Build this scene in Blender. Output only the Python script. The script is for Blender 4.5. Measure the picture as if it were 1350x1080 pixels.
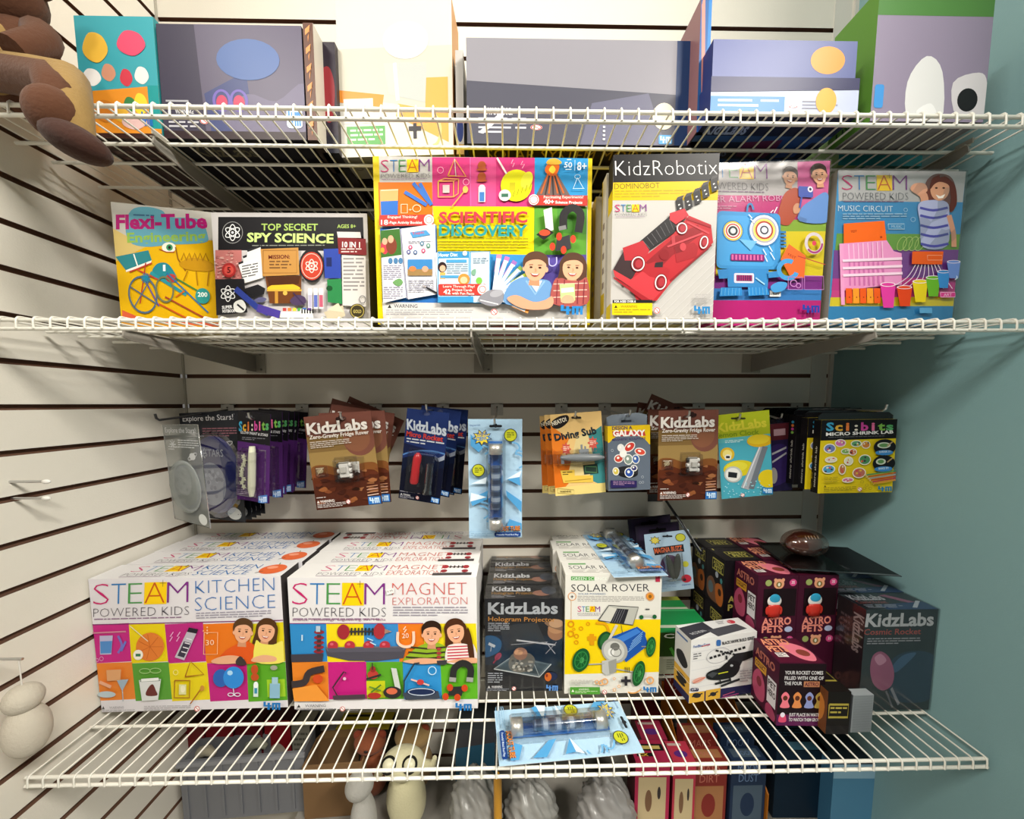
import bpy, bmesh, math, random
import numpy as np
from mathutils import Vector, Matrix
from mathutils.geometry import tessellate_polygon

for _o in list(bpy.data.objects):
    bpy.data.objects.remove(_o)
SC = bpy.context.scene
COL = SC.collection
H = 1.40                                   # camera height; the fitted measurements are relative to the eye

# ---------------------------------------------------------------- camera
F, YAW, PITCH, ROLL, PCX, PCY = 490.0, -0.0182, 0.0857, -0.0020, 676.98, 574.71
_cy, _sy, _cp, _sp = math.cos(YAW), math.sin(YAW), math.cos(PITCH), math.sin(PITCH)
_f = Vector((-_sy*_cp, _cy*_cp, -_sp)); _r0 = Vector((_cy, _sy, 0)); _u0 = _r0.cross(_f)
_r = _r0*math.cos(ROLL) + _u0*math.sin(ROLL); _u = _u0*math.cos(ROLL) - _r0*math.sin(ROLL)
cam_d = bpy.data.cameras.new('camera'); cam = bpy.data.objects.new('camera', cam_d); COL.objects.link(cam)
cam_d.sensor_width = 36; cam_d.lens = F/1350*36
cam_d.shift_x = -(PCX-675)/1350; cam_d.shift_y = (PCY-540)/1350
cam_d.clip_start = .02; cam_d.clip_end = 50
M4 = Matrix((( _r.x, _u.x, -_f.x, 0), (_r.y, _u.y, -_f.y, 0), (_r.z, _u.z, -_f.z, H), (0, 0, 0, 1)))
cam.matrix_world = M4
SC.camera = cam

# ---------------------------------------------------------------- world, lamps, exposure
SC.view_settings.view_transform = 'Standard'; SC.view_settings.look = 'None'
SC.view_settings.gamma = 1; SC.view_settings.exposure = -0.36
W = bpy.data.worlds.new('world'); SC.world = W; W.use_nodes = True
W.node_tree.nodes['Background'].inputs[0].default_value = (1.0, .97, .90, 1)
W.node_tree.nodes['Background'].inputs[1].default_value = 0.20
def area(name, loc, target, sx, sy, power, col=(1, .955, .87)):
    d = bpy.data.lights.new(name, 'AREA'); d.shape = 'RECTANGLE'; d.size = sx; d.size_y = sy
    d.energy = power; d.color = col
    o = bpy.data.objects.new(name, d); COL.objects.link(o); o.location = loc
    o.rotation_euler = (Vector(target)-Vector(loc)).to_track_quat('-Z', 'Y').to_euler()
    return o
area('ceiling_lamp', (-.05, -1.00, 3.24), (0, .2, 1.0), .20, 1.2, 8)
area('ceiling_lamp', (-1.45, -1.10, 3.24), (.2, .6, 1.0), 1.2, .16, 92)
area('ceiling_lamp', (1.55, -1.15, 3.24), (-.3, .6, 1.0), 1.2, .16, 160)

# ---------------------------------------------------------------- measuring (pixel of the 1350x1080 photo + a plane -> point)
def ray(x, y): return _f + _r*((x-PCX)/F) - _u*((y-PCY)/F)
def onz(x, y, z): d = ray(x, y); p = d*(z/d.z); return Vector((p.x, p.y, p.z+H))
def ony(x, y, Y): d = ray(x, y); p = d*(Y/d.y); return Vector((p.x, p.y, p.z+H))
HB, HM, HT = -.6234, .1333, .4386          # deck levels below / above the eye
YLIP, YB, XL, XR, ZG, PITCHG = .589, .978, -.8271, .8585, .0723, .0762

# ---------------------------------------------------------------- materials
_mats = {}
def lin(c): return tuple((v/12.92 if v <= .04045 else ((v+.055)/1.055)**2.4) for v in c)
def hexc(h): return lin(tuple(int(h[i:i+2], 16)/255 for i in (0, 2, 4)))
def mat(h, fin='print'):
    k = (h, fin)
    if k in _mats: return _mats[k]
    m = bpy.data.materials.new(fin+'_'+h); m.use_nodes = True
    nt = m.node_tree; b = nt.nodes['Principled BSDF']
    c = hexc(h); b.inputs['Base Color'].default_value = (*c, 1)
    R = {'print': .36, 'matte': .8, 'metal': .32, 'enamel': .32, 'plastic': .3, 'wall': .6, 'plush': .95, 'gloss': .12, 'chrome': .38}[fin]
    b.inputs['Roughness'].default_value = R
    if fin == 'chrome': b.inputs['Metallic'].default_value = .75
    if fin == 'metal': b.inputs['Metallic'].default_value = 1
    if fin in ('print',): b.inputs['Specular IOR Level'].default_value = .15
    if fin == 'plush':
        b.inputs['Sheen Weight'].default_value = .08
    if fin in ('plush', 'wall', 'matte'):
        n = nt.nodes.new('ShaderNodeTexNoise'); n.inputs['Scale'].default_value = {'plush': 220, 'wall': 300, 'matte': 60}[fin]
        tc = nt.nodes.new('ShaderNodeTexCoord'); nt.links.new(tc.outputs['Object'], n.inputs['Vector'])
        bp = nt.nodes.new('ShaderNodeBump'); bp.inputs['Strength'].default_value = {'plush': .5, 'wall': .12, 'matte': .08}[fin]
        bp.inputs['Distance'].default_value = .002
        nt.links.new(n.outputs['Fac'], bp.inputs['Height']); nt.links.new(bp.outputs['Normal'], b.inputs['Normal'])
    _mats[k] = m
    return m
def clear(tint='ffffff', gl=.10, name='clear_plastic', rough=.06):
    k = (tint, gl, name)
    if k in _mats: return _mats[k]
    m = bpy.data.materials.new(name); m.use_nodes = True; nt = m.node_tree
    nt.nodes.remove(nt.nodes['Principled BSDF']); out = nt.nodes['Material Output']
    t = nt.nodes.new('ShaderNodeBsdfTransparent'); t.inputs[0].default_value = (*hexc(tint), 1)
    g = nt.nodes.new('ShaderNodeBsdfGlossy'); g.inputs['Roughness'].default_value = rough
    fr = nt.nodes.new('ShaderNodeLayerWeight'); fr.inputs[0].default_value = .25
    mr = nt.nodes.new('ShaderNodeMath'); mr.operation = 'MULTIPLY_ADD'; mr.inputs[1].default_value = .6; mr.inputs[2].default_value = gl
    mr.use_clamp = True
    mx = nt.nodes.new('ShaderNodeMixShader')
    nt.links.new(fr.outputs['Facing'], mr.inputs[0]); nt.links.new(mr.outputs[0], mx.inputs[0])
    nt.links.new(t.outputs[0], mx.inputs[1]); nt.links.new(g.outputs[0], mx.inputs[2]); nt.links.new(mx.outputs[0], out.inputs[0])
    _mats[k] = m
    return m

# ---------------------------------------------------------------- mesh kit
class MB:
    def __init__(s): s.v = []; s.f = []; s.m = []; s.sm = []; s.mats = []
    def mi(s, m):
        if isinstance(m, str): m = mat(m)
        if m not in s.mats: s.mats.append(m)
        return s.mats.index(m)
    def add(s, vs, fs, m, smooth=False):
        o = len(s.v); i = s.mi(m); s.v += [tuple(v) for v in vs]
        for f in fs: s.f.append([o+k for k in f]); s.m.append(i); s.sm.append(smooth)
    def box(s, a, b, m, cols=None):
        x0, y0, z0 = a; x1, y1, z1 = b
        v = [(x0,y0,z0),(x1,y0,z0),(x1,y1,z0),(x0,y1,z0),(x0,y0,z1),(x1,y0,z1),(x1,y1,z1),(x0,y1,z1)]
        fs = dict(bottom=(0,3,2,1), top=(4,5,6,7), front=(0,1,5,4), back=(2,3,7,6), left=(3,0,4,7), right=(1,2,6,5))
        if cols is None: s.add(v, list(fs.values()), m)
        else:
            for k, f in fs.items(): s.add([v[i] for i in f], [(0,1,2,3)], cols.get(k, m))
    def tube(s, pts, r, m, n=8, cap=True, smooth=True):
        pts = [Vector(p) for p in pts]; rings = []
        rr = r if isinstance(r, (list, tuple)) else [r]*len(pts)
        ref = None
        for i, p in enumerate(pts):
            t = (pts[min(i+1, len(pts)-1)]-pts[max(i-1, 0)]).normalized()
            if ref is None: ref = Vector((0,0,1)) if abs(t.z) < .9 else Vector((1,0,0))
            a = ref - t*ref.dot(t)
            if a.length < 1e-4: a = t.orthogonal()
            a.normalize(); b = t.cross(a); ref = a
            rings.append([p + (a*math.cos(k*2*math.pi/n) + b*math.sin(k*2*math.pi/n))*rr[i] for k in range(n)])
        vs = [v for r_ in rings for v in r_]
        fs = [(i*n+k, i*n+(k+1) % n, (i+1)*n+(k+1) % n, (i+1)*n+k) for i in range(len(pts)-1) for k in range(n)]
        s.add(vs, fs, m, smooth)
        if cap:
            s.add(rings[0], [tuple(reversed(range(n)))], m); s.add(rings[-1], [tuple(range(n))], m)
    def lathe(s, prof, m, o=(0,0,0), ax=(0,0,1), n=24, smooth=True):
        ax = Vector(ax).normalized(); a = ax.orthogonal().normalized(); b = ax.cross(a); o = Vector(o)
        vs = [o + ax*z + (a*math.cos(k*2*math.pi/n)+b*math.sin(k*2*math.pi/n))*max(r, 1e-5) for r, z in prof for k in range(n)]
        fs = [(i*n+k, i*n+(k+1) % n, (i+1)*n+(k+1) % n, (i+1)*n+k) for i in range(len(prof)-1) for k in range(n)]
        s.add(vs, fs, m, smooth)
    def ell(s, c, r, m, n=20, k=12, rot=None, fn=None):
        vs = []
        for i in range(k+1):
            th = math.pi*i/k
            for j in range(n):
                ph = 2*math.pi*j/n
                p = Vector((r[0]*math.sin(th)*math.cos(ph), r[1]*math.sin(th)*math.sin(ph), r[2]*math.cos(th)))
                if fn: p = fn(p)
                if rot is not None: p = rot @ p
                vs.append(p+Vector(c))
        s.add(vs, [(i*n+j, (i+1)*n+j, (i+1)*n+(j+1) % n, i*n+(j+1) % n) for i in range(k) for j in range(n)], m, True)
    def prism(s, pts, d, m, o=(0,0,0), U=(1,0,0), V=(0,0,1), N=(0,1,0), side=None):
        o, U, V, N = map(Vector, (o, U, V, N)); n = len(pts)
        a = [o+U*x+V*y for x, y in pts]; b = [p+N*d for p in a]
        tr = tessellate_polygon([[Vector((x, y, 0)) for x, y in pts]])
        s.add(a, [tuple(t) for t in tr], m); s.add(b, [tuple(t) for t in tr], m)
        s.add(a+b, [(i, (i+1) % n, n+(i+1) % n, n+i) for i in range(n)], side or m)
    def build(s, name, parent=None, bevel=0, loc=None, rotz=None):
        me = bpy.data.meshes.new(name); me.from_pydata(s.v, [], s.f)
        for m in s.mats: me.materials.append(m)
        me.polygons.foreach_set('material_index', s.m); me.polygons.foreach_set('use_smooth', s.sm); me.update()
        o = bpy.data.objects.new(name, me); COL.objects.link(o)
        if parent: o.parent = parent
        if loc is not None: o.location = loc
        if rotz is not None: o.rotation_euler = (0, 0, rotz)
        if bevel:
            b = o.modifiers.new('bevel', 'BEVEL'); b.width = bevel; b.segments = 2; b.limit_method = 'ANGLE'
        return o
def tag(o, label, cat, group=None, kind=None):
    if label: o['label'] = label
    if cat: o['category'] = cat
    if group: o['group'] = group
    if kind: o['kind'] = kind
    return o
def thing(name, label, cat, loc=(0,0,0), rot=(0,0,0), group=None):
    o = bpy.data.objects.new(name, None); COL.objects.link(o); o.empty_display_size = .03
    o.location = loc; o.rotation_euler = rot
    return tag(o, label, cat, group)
def dup(root, loc=None, label=None, rot=None, group=None):
    def cp(o, par):
        c = o.copy(); COL.objects.link(c); c.parent = par
        for ch in [x for x in list(bpy.data.objects) if x.parent == o]: cp(ch, c)
        return c
    c = cp(root, None)
    if loc is not None: c.location = loc
    if rot is not None: c.rotation_euler = rot
    if label: c['label'] = label
    if group: c['group'] = group
    return c

# ---------------------------------------------------------------- printing kit: flat inks laid on a face, drawn in the coordinates of 'quad'
_tx = {}
def glyphs(s, wt=0.0, sp=1.0):
    k = (s, wt, sp)
    if k not in _tx:
        cu = bpy.data.curves.new('t', 'FONT'); cu.body = s; cu.size = 1; cu.offset = wt; cu.resolution_u = 2; cu.space_character = sp
        ob = bpy.data.objects.new('t', cu); COL.objects.link(ob)
        dg = bpy.context.evaluated_depsgraph_get(); me = bpy.data.meshes.new_from_object(ob.evaluated_get(dg))
        vs = [(v.co.x, v.co.y) for v in me.vertices]; fs = [tuple(p.vertices) for p in me.polygons]
        bpy.data.objects.remove(ob); bpy.data.curves.remove(cu); bpy.data.meshes.remove(me)
        xs = [v[0] for v in vs] or [0, 1]; ys = [v[1] for v in vs] or [0, 1]
        _tx[k] = (vs, fs, min(xs), max(xs), min(ys), max(ys))
    return _tx[k]
def homog(q):
    A = []; B = []
    for (x, y), (u, v) in zip(q, ((0,0),(1,0),(1,1),(0,1))):
        A.append([x,y,1,0,0,0,-u*x,-u*y]); B.append(u); A.append([0,0,0,x,y,1,-v*x,-v*y]); B.append(v)
    h = np.linalg.solve(np.array(A, float), np.array(B, float)); return h
def spline(pts, closed=True, k=4):
    n = len(pts); out = []
    R = range(n) if closed else range(n-1)
    for i in R:
        if closed: p0, p1, p2, p3 = pts[i-1], pts[i], pts[(i+1) % n], pts[(i+2) % n]
        else: p0, p1, p2, p3 = pts[max(i-1,0)], pts[i], pts[i+1], pts[min(i+2,n-1)]
        for j in range(k):
            t = j/k
            out.append(tuple(.5*((2*p1[a])+(-p0[a]+p2[a])*t+(2*p0[a]-5*p1[a]+4*p2[a]-p3[a])*t*t+(-p0[a]+3*p1[a]-3*p2[a]+p3[a])*t**3) for a in (0,1)))
    if not closed: out.append(tuple(pts[-1]))
    return out
class Cv:
    STEP = 5e-5
    def __init__(s, mb, o, U, V, N, quad=((0,0),(100,0),(100,100),(0,100)), lift=1e-4):
        s.mb = mb; s.o, s.U, s.V, s.N = map(Vector, (o, U, V, N)); s.h = homog(quad); s.l = lift; s.clip = True
    def uv(s, x, y):
        h = s.h; w = h[6]*x+h[7]*y+1
        return ((h[0]*x+h[1]*y+h[2])/w, (h[3]*x+h[4]*y+h[5])/w)
    def P(s, u, v): return s.o+s.U*u+s.V*v+s.N*s.l
    def _put(s, uvs, fs, col):
        cols = mat(col) if isinstance(col, str) else col
        vs = []; out = []
        for f in fs:
            p = [uvs[i] for i in f]
            if s.clip and any(not (0 <= a <= 1 and 0 <= b <= 1) for a, b in p):
                for ax, lim, sg in ((0,0,1),(0,1,-1),(1,0,1),(1,1,-1)):
                    q = []
                    for i in range(len(p)):
                        a, b = p[i-1], p[i]; da = (a[ax]-lim)*sg; db = (b[ax]-lim)*sg
                        if (da < 0) != (db < 0):
                            t = da/(da-db); q.append((a[0]+(b[0]-a[0])*t, a[1]+(b[1]-a[1])*t))
                        if db >= 0: q.append(b)
                    p = q
                    if len(p) < 3: break
                if len(p) < 3: continue
            n = len(vs); vs += [s.P(*a) for a in p]; out.append(tuple(range(n, n+len(p))))
        if out:
            # face the viewer
            a, b, c = vs[out[0][0]], vs[out[0][1]], vs[out[0][2]]
            if (b-a).cross(c-a).dot(s.N) < 0: out = [tuple(reversed(f)) for f in out]
            s.mb.add(vs, out, cols)
        s.l += s.STEP
    def poly(s, pts, col):
        pts = [p for i, p in enumerate(pts) if p != pts[i-1]]
        tr = tessellate_polygon([[Vector((x, y, 0)) for x, y in pts]])
        s._put([s.uv(*p) for p in pts], [tuple(t) for t in tr], col)
    def blob(s, pts, col): s.poly(spline(pts), col)
    def rect(s, x0, y0, x1, y1, col): s._put([s.uv(*p) for p in ((x0,y0),(x1,y0),(x1,y1),(x0,y1))], [(0,1,2,3)], col)
    def ell(s, cx, cy, rx, ry, col, rot=0, n=24, a0=0, a1=360):
        c, q = math.cos(math.radians(rot)), math.sin(math.radians(rot)); pts = []
        full = abs(a1-a0) >= 360
        for i in range(n if full else n+1):
            a = math.radians(a0+(a1-a0)*i/n); x, y = rx*math.cos(a), ry*math.sin(a); pts.append((cx+x*c-y*q, cy+x*q+y*c))
        s._put([s.uv(*p) for p in pts], [tuple(range(len(pts)))], col)
    def ring(s, cx, cy, rx, ry, w, col, rot=0, a0=0, a1=360, n=24):
        c, q = math.cos(math.radians(rot)), math.sin(math.radians(rot)); pts = []
        for i in range(n+1):
            a = math.radians(a0+(a1-a0)*i/n)
            for k in (1, -1):
                x, y = (rx+k*w/2)*math.cos(a), (ry+k*w/2)*math.sin(a); pts.append((cx+x*c-y*q, cy+x*q+y*c))
        s._put([s.uv(*p) for p in pts], [(2*i, 2*i+1, 2*i+3, 2*i+2) for i in range(n)], col)
    def line(s, pts, w, col, smooth=False):
        if smooth: pts = spline(pts, False)
        L = []
        for i, p in enumerate(pts):
            a = pts[max(i-1,0)]; b = pts[min(i+1,len(pts)-1)]; d = math.hypot(b[0]-a[0], b[1]-a[1]) or 1
            nx, ny = -(b[1]-a[1])/d*w/2, (b[0]-a[0])/d*w/2; L += [(p[0]+nx, p[1]+ny), (p[0]-nx, p[1]-ny)]
        s._put([s.uv(*p) for p in L], [(2*i, 2*i+1, 2*i+3, 2*i+2) for i in range(len(pts)-1)], col)
    def frame(s, x0, y0, x1, y1, w, col): s.line([(x0,y0),(x1,y0),(x1,y1),(x0,y1),(x0,y0)], w, col)
    def text(s, t, p0, p1, hgt, col, wt=0.0, sp=1.0, up=None):
        """baseline from p0 to p1, hgt = height of the tallest glyph above the baseline"""
        vs, fs, x0, x1, y0, y1 = glyphs(t, wt, sp)
        dx, dy = p1[0]-p0[0], p1[1]-p0[1]; d = math.hypot(dx, dy)
        ux, uy = up if up else (dy/d, -dx/d)
        q = []
        top = glyphs('H' if t.upper() == t else 'l', wt)[5]
        for x, y in vs:
            a = (x-x0)/(x1-x0); b = y/top*hgt
            q.append(s.uv(p0[0]+dx*a+ux*b, p0[1]+dy*a+uy*b))
        s._put(q, fs, col)
    def greek(s, x0, y0, x1, y1, rows, col, skew=0, seed=1, fill=.42):
        rd = random.Random(seed+rows); hh = (y1-y0)/rows; q = []; fs = []
        for r in range(rows):
            x = x0; end = x1 if r < rows-1 else x0+(x1-x0)*rd.uniform(.5, .95)
            while x < end-hh*.6:
                wd = min(hh*rd.uniform(1, 4.2), end-x); y = y0+r*hh; k = len(q)
                sk = lambda X: skew*(X-x0)/(x1-x0)
                q += [s.uv(x, y+sk(x)), s.uv(x+wd, y+sk(x+wd)), s.uv(x+wd, y+hh*fill+sk(x+wd)), s.uv(x, y+hh*fill+sk(x))]
                fs.append((k, k+1, k+2, k+3)); x += wd+hh*.45
        if fs: s._put(q, fs, col)
    def rrect(s, x0, y0, x1, y1, r, col):
        pts = []
        for cx, cy, a in ((x1-r, y0+r, -90), (x1-r, y1-r, 0), (x0+r, y1-r, 90), (x0+r, y0+r, 180)):
            pts += [(cx+r*math.cos(math.radians(a+t)), cy+r*math.sin(math.radians(a+t))) for t in (0, 30, 60, 90)]
        s._put([s.uv(*p) for p in pts], [tuple(range(len(pts)))], col)

# ================================================================ the setting
def slat_panel(name, x0, x1, y0, y1, axis):
    """slatwall: boards with a recessed T-slot between them. axis 'y' faces -y, axis 'x' faces +x"""
    mb = MB(); board = mat('ded9cd', 'wall'); slot = mat('6a4a38', 'matte')
    zs = []
    z = H+ZG
    while z > .1: z -= PITCHG
    z += PITCHG
    g = .0050; bt = .05
    while z < 3.22:
        zs.append(z); z += PITCHG
    edges = [bt]+[e for z in zs for e in (z-g, z+g)]+[3.3]
    th = .019; rec = .009
    for i in range(0, len(edges), 2):
        a, b = edges[i], edges[i+1]
        if axis == 'y': mb.box((x0, y0, a), (x1, y0+rec, b), board, dict(top=slot, bottom=slot))
        else: mb.box((x1-rec, y0, a), (x1, y1, b), board, dict(top=slot, bottom=slot))
    if axis == 'y': mb.box((x0, y0+rec, bt), (x1, y0+th, 3.3), slot)
    else: mb.box((x1-th, y0, bt), (x1-rec, y1, 3.3), slot)
    return tag(mb.build(name), None, None, kind='structure')
slat_panel('wall_back', XL, XR, YB, 0, 'y')
slat_panel('wall_left', 0, XL, .10, YB, 'x')
mb = MB(); mb.box((XR, .10, 0), (XR+.1, YB+.02, 3.35), mat('7ea2a5', 'wall')); tag(mb.build('wall_right'), None, None, kind='structure')
mb = MB(); mb.box((-4, -5, -.05), (4, YB+.1, 0), mat('8f8a80', 'matte')); tag(mb.build('floor'), None, None, kind='structure')
mb = MB(); mb.box((-4, -5, 3.3), (4, YB+.1, 3.35), mat('c9c6bd', 'wall')); tag(mb.build('ceiling'), None, None, kind='structure')
# corner trim of the panelling; right end's lit region laid on as pale strips
mb = MB(); mb.box((XL, YB-.004, .05), (XL+.004, YB, 3.3), mat('a9a498', 'wall')); tag(mb.build('trim_1'), None, None, kind='structure')
mb = MB()
mb.box((XR-.009, YB-.006, .05), (XR, YB, 3.3), mat('c8c5bc', 'wall'))
mb.box((XR-.055, YB-.0015, .05), (XR-.0135, YB, 3.3), mat('d0cdc4', 'wall')); tag(mb.build('trim_lit_end'), None, None, kind='structure')

# ---------------------------------------------------------------- wire shelves
WHITE = mat('e6e4da', 'enamel')
def wire_shelf(z, phase, lip, label, rods, xa=None, xb=None):
    xa = XL+.012 if xa is None else xa; xb = XR-.010 if xb is None else xb
    t = thing('wire_shelf', label, 'shelf', (0, .75, H+z))
    y0, y1 = YLIP-.75, .962-.75
    m = MB(); r = .0015
    m.tube([(0, y1, .0), (0, y0+.004, .0), (0, y0+.0012, -.0006), (0, y0-.0014, -.004), (0, y0-.0018, -.008), (0, y0-.0022, -lip)], r, WHITE, 8)
    k0 = math.ceil((xa-phase)/.0254); k1 = math.floor((xb-phase)/.0254); first = None
    for k in range(k0, k1+1):
        if first is None: first = m.build('deck_wire', t); w = first
        else: w = first.copy(); COL.objects.link(w); w.parent = t
        w.location = (phase+k*.0254, 0, 0)
    for zz, yy, rr in ((-.0046, y0+.0030, .0029), (-lip, y0+.0012, .0029)):
        m = MB(); m.tube([(xa, yy, zz), (xb, yy, zz)], rr, WHITE, 12); m.build('front_rail', t)
    for yy in rods:
        m = MB(); m.tube([(xa, yy-.75, -.0042), (xb, yy-.75, -.0042)], .0028, WHITE, 10); m.build('cross_rod', t)
    return t
wire_shelf(HT, -.5894, .0197, 'white wire shelf at the top, above the row of big science boxes', (.673, .7236, .80, .88, .955))
wire_shelf(HM, -.6894, .0180, 'white wire shelf in the middle, carrying the red robot box', (.688, .7377, .80, .88, .955))
wire_shelf(HB, -.7564, .0185, 'white wire shelf at the bottom, carrying the stacked kitchen experiment boxes', (.690, .7377, .80, .88, .955))

STEEL = mat('8f8b84', 'metal'); PLATE = mat('a19b8e', 'enamel')
def bracket(x, z, label, grp):
    t = thing('shelf_bracket', label, 'bracket', (x, YB, H+z), group=grp)
    m = MB(); m.prism([(-.003, -.050), (-.003, -.007), (-.330, -.007), (-.333, -.020), (-.32, -.024), (-.02, -.050)], .0028, mat('8d8880', 'enamel'), o=(-.0014, 0, 0), U=(0,1,0), V=(0,0,1), N=(1,0,0))
    m.box((-.006, -.330, -.0085), (.006, -.003, -.0070), PLATE)
    m.build('arm', t)
    m = MB(); m.box((-.024, -.0035, -.053), (.024, -.0008, .003), mat('aaa598', 'enamel'))
    for zz in (-.045, -.006):
        m.lathe([(.0028, 0), (.0028, .0012), (0, .0018)], STEEL, (.014, -.0035, zz), (0, -1, 0), 10)
    m.build('wall_plate', t)
    m = MB(); m.prism([(-.335, -.007), (-.310, -.007), (-.310, .002), (-.335, .001)], .0026, PLATE, o=(.0014, 0, 0), U=(0,1,0), V=(0,0,1), N=(1,0,0)); m.build('clip', t)
bracket(-.642, HM, 'grey shelf bracket under the middle shelf at its left, by the white slat corner', 'shelf brackets')
bracket(-.060, HM, 'grey shelf bracket under the centre of the middle shelf', 'shelf brackets')
bracket(.642, HM, 'grey shelf bracket under the middle shelf at its right, near the blue wall', 'shelf brackets')
bracket(-.567, HT, 'grey shelf bracket under the top shelf, above the spy kit box', 'shelf brackets')
bracket(.774, HT, 'grey shelf bracket under the top shelf, against the blue wall', 'shelf brackets')

# ================================================================ cartons
def xat(px, Y, z):                      # point on the vertical plane Y at height z (relative to the eye) seen in column px
    a = (px-PCX)/F
    X = (a*(Y*_f.y+z*_f.z)-(Y*_r.y+z*_r.z))/(_r.x-a*_f.x)
    return Vector((X, Y, z+H))
def zfor(P, py):                        # height of the point above/below P seen in row py
    a = -(py-PCY)/F
    return (a*(P.x*_f.x+P.y*_f.y)-(P.x*_u.x+P.y*_u.y))/(_u.z-a*_f.z)+H
class Box:
    """one carton: local x along its front, y to the back, z up, origin in the middle of its base"""
    def __init__(s, A, B, h, d, cols, base='e8e6e2'):
        s.A, s.B = Vector(A), Vector(B); s.w = (s.B-s.A).length; s.h, s.d = h, d
        s.an = math.atan2(s.B.y-s.A.y, s.B.x-s.A.x)
        n = Vector((-math.sin(s.an), math.cos(s.an), 0)); s.loc = (s.A+s.B)/2+n*d/2
        s.mb = MB(); w, d = s.w/2, d/2
        s.mb.box((-w, -d, 0), (w, d, h), base, cols)
    def cv(s, face, quad=((0,0),(100,0),(100,100),(0,100))):
        w, d, h = s.w/2, s.d/2, s.h
        o, U, V, N = dict(front=((-w,-d,h),(2*w,0,0),(0,0,-h),(0,-1,0)), top=((-w,d,h),(2*w,0,0),(0,-2*d,0),(0,0,1)),
            left=((-w,d,h),(0,-2*d,0),(0,0,-h),(-1,0,0)), right=((w,-d,h),(0,2*d,0),(0,0,-h),(1,0,0)),
            bottom=((-w,-d,0),(2*w,0,0),(0,2*d,0),(0,0,-1)))[face]
        return Cv(s.mb, o, U, V, N, quad)
    def done(s, name, label, cat, group=None, wrap=None, sub='carton', extra=None):
        if wrap is None and extra is None:
            o = s.mb.build(name, None, .0006); o.location = s.loc; o.rotation_euler = (0, 0, s.an); return tag(o, label, cat, group)
        t = thing(name, label, cat, s.loc, (0, 0, s.an), group); s.mb.build(sub, t, .0006)
        if wrap:
            m = MB(); w, d, h, e = s.w/2, s.d/2, s.h, .0016
            rd = random.Random(int(s.w*1e4)); nx, nz = 12, 12
            vs = []; fs = []                      # a slightly rippled film over front, top and sides
            def P(a, b, side):
                k = lambda: e+rd.uniform(-.0006, .0008)
                return dict(f=(-w-e+a*2*(w+e), -d-k(), b*(h+e)), t=(-w-e+a*2*(w+e), -d-e+b*2*(d+e), h+k()), l=(-w-k(), -d-e+a*2*(d+e), b*(h+e)), r=(w+k(), -d-e+a*2*(d+e), b*(h+e)))[side]
            for side in 'ftlr':
                o0 = len(vs)
                for j in range(nz+1):
                    for i in range(nx+1): vs.append(P(i/nx, j/nz, side))
                fs += [(o0+j*(nx+1)+i, o0+j*(nx+1)+i+1, o0+(j+1)*(nx+1)+i+1, o0+(j+1)*(nx+1)+i) for j in range(nz) for i in range(nx)]
            m.add(vs, fs, clear('f4f4f4', .0, 'shrink_film', .16), True); m.build('shrink_wrap', t)
        if extra: extra(t, s)
        return t
def shelf_box(Al, Bl, ytop, d, cols, base='e8e6e2', z=None):
    """Al, Bl = (px, Y) of the front bottom corners on deck z"""
    A, B = xat(Al[0], Al[1], z), xat(Bl[0], Bl[1], z); return Box(A, B, zfor(A, ytop)-A.z, d, cols, base)

# ---- recurring marks
MAG, BLU, GRN, YEL, ORA, PUR = 'c8207c', '2f78c4', '4f9a3c', 'f0d00c', 'e8701a', '7a2f8c'
def steam(c, x0, x1, yb, h, slope=0, sub=True, wt=-.022, h2=None, y2=None, colr=('c41f6a', '2d78b8', '4d9450', 'c4581c', '7c2c84')):
    w = (x1-x0); cuts = (0, .185, .36, .53, .76, 1.0)
    Y = lambda x: yb+slope*(x-x0)/w
    a, b = x0+w*.535, x0+w*.765
    c.poly([(a, Y(a)-h*1.02), (b, Y(b)-h*1.02), (b, Y(b)+h*.03), (a, Y(a)+h*.03)], 'f4cc10')
    for i, (ch, k) in enumerate(zip('STEAM', colr)):
        xa, xb = x0+w*(cuts[i]+.012), x0+w*(cuts[i+1]-.012)
        c.text(ch, (xa, Y(xa)), (xb, Y(xb)), h, k, wt)
    m = x0+w*.725; c.line([(m, Y(m)-h*1.12), (m, Y(m)-h*.80)], h*.02, '333333'); c.line([(m-h*.15, Y(m)-h*.97), (m+h*.15, Y(m)-h*.97)], h*.02, '333333')
    if sub:
        hh = h2 or h*.42; y = (y2 or h*.58)
        c.text('POWERED KIDS', (x0+w*.02, Y(x0)+y), (x1, Y(x1)+y), hh, '4a4650', -.024)
        c.greek(x0+w*.03, yb+y+hh*.18, x1, yb+y+hh*.45, 1, '8a6a8a', slope)
def m4(c, x, y, w, h, col='1d6fb8', sl=0):
    R = lambda a, b, e, f: c.poly([(x+a*w, y+b*h+sl*a), (x+e*w, y+b*h+sl*e), (x+e*w, y+f*h+sl*e), (x+a*w, y+f*h+sl*a)], col)
    R(0,.0,.14,.62); R(0,.42,.46,.62); R(.24,.12,.38,1)
    R(.50,.12,.98,.34); R(.50,.12,.62,1); R(.68,.12,.80,1); R(.86,.12,.98,1)
def nono(c, x, y, r, col='c03a3a'):
    c.ell(x, y, r, r, 'f4f0ee'); c.ring(x, y, r*.85, r*.85, r*.22, col); c.line([(x-r*.6, y-r*.6), (x+r*.6, y+r*.6)], r*.2, col)
def warn(c, x, y, s, col='333333'): c.poly([(x, y), (x+s, y), (x+s/2, y-s*.9)], col)
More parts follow.
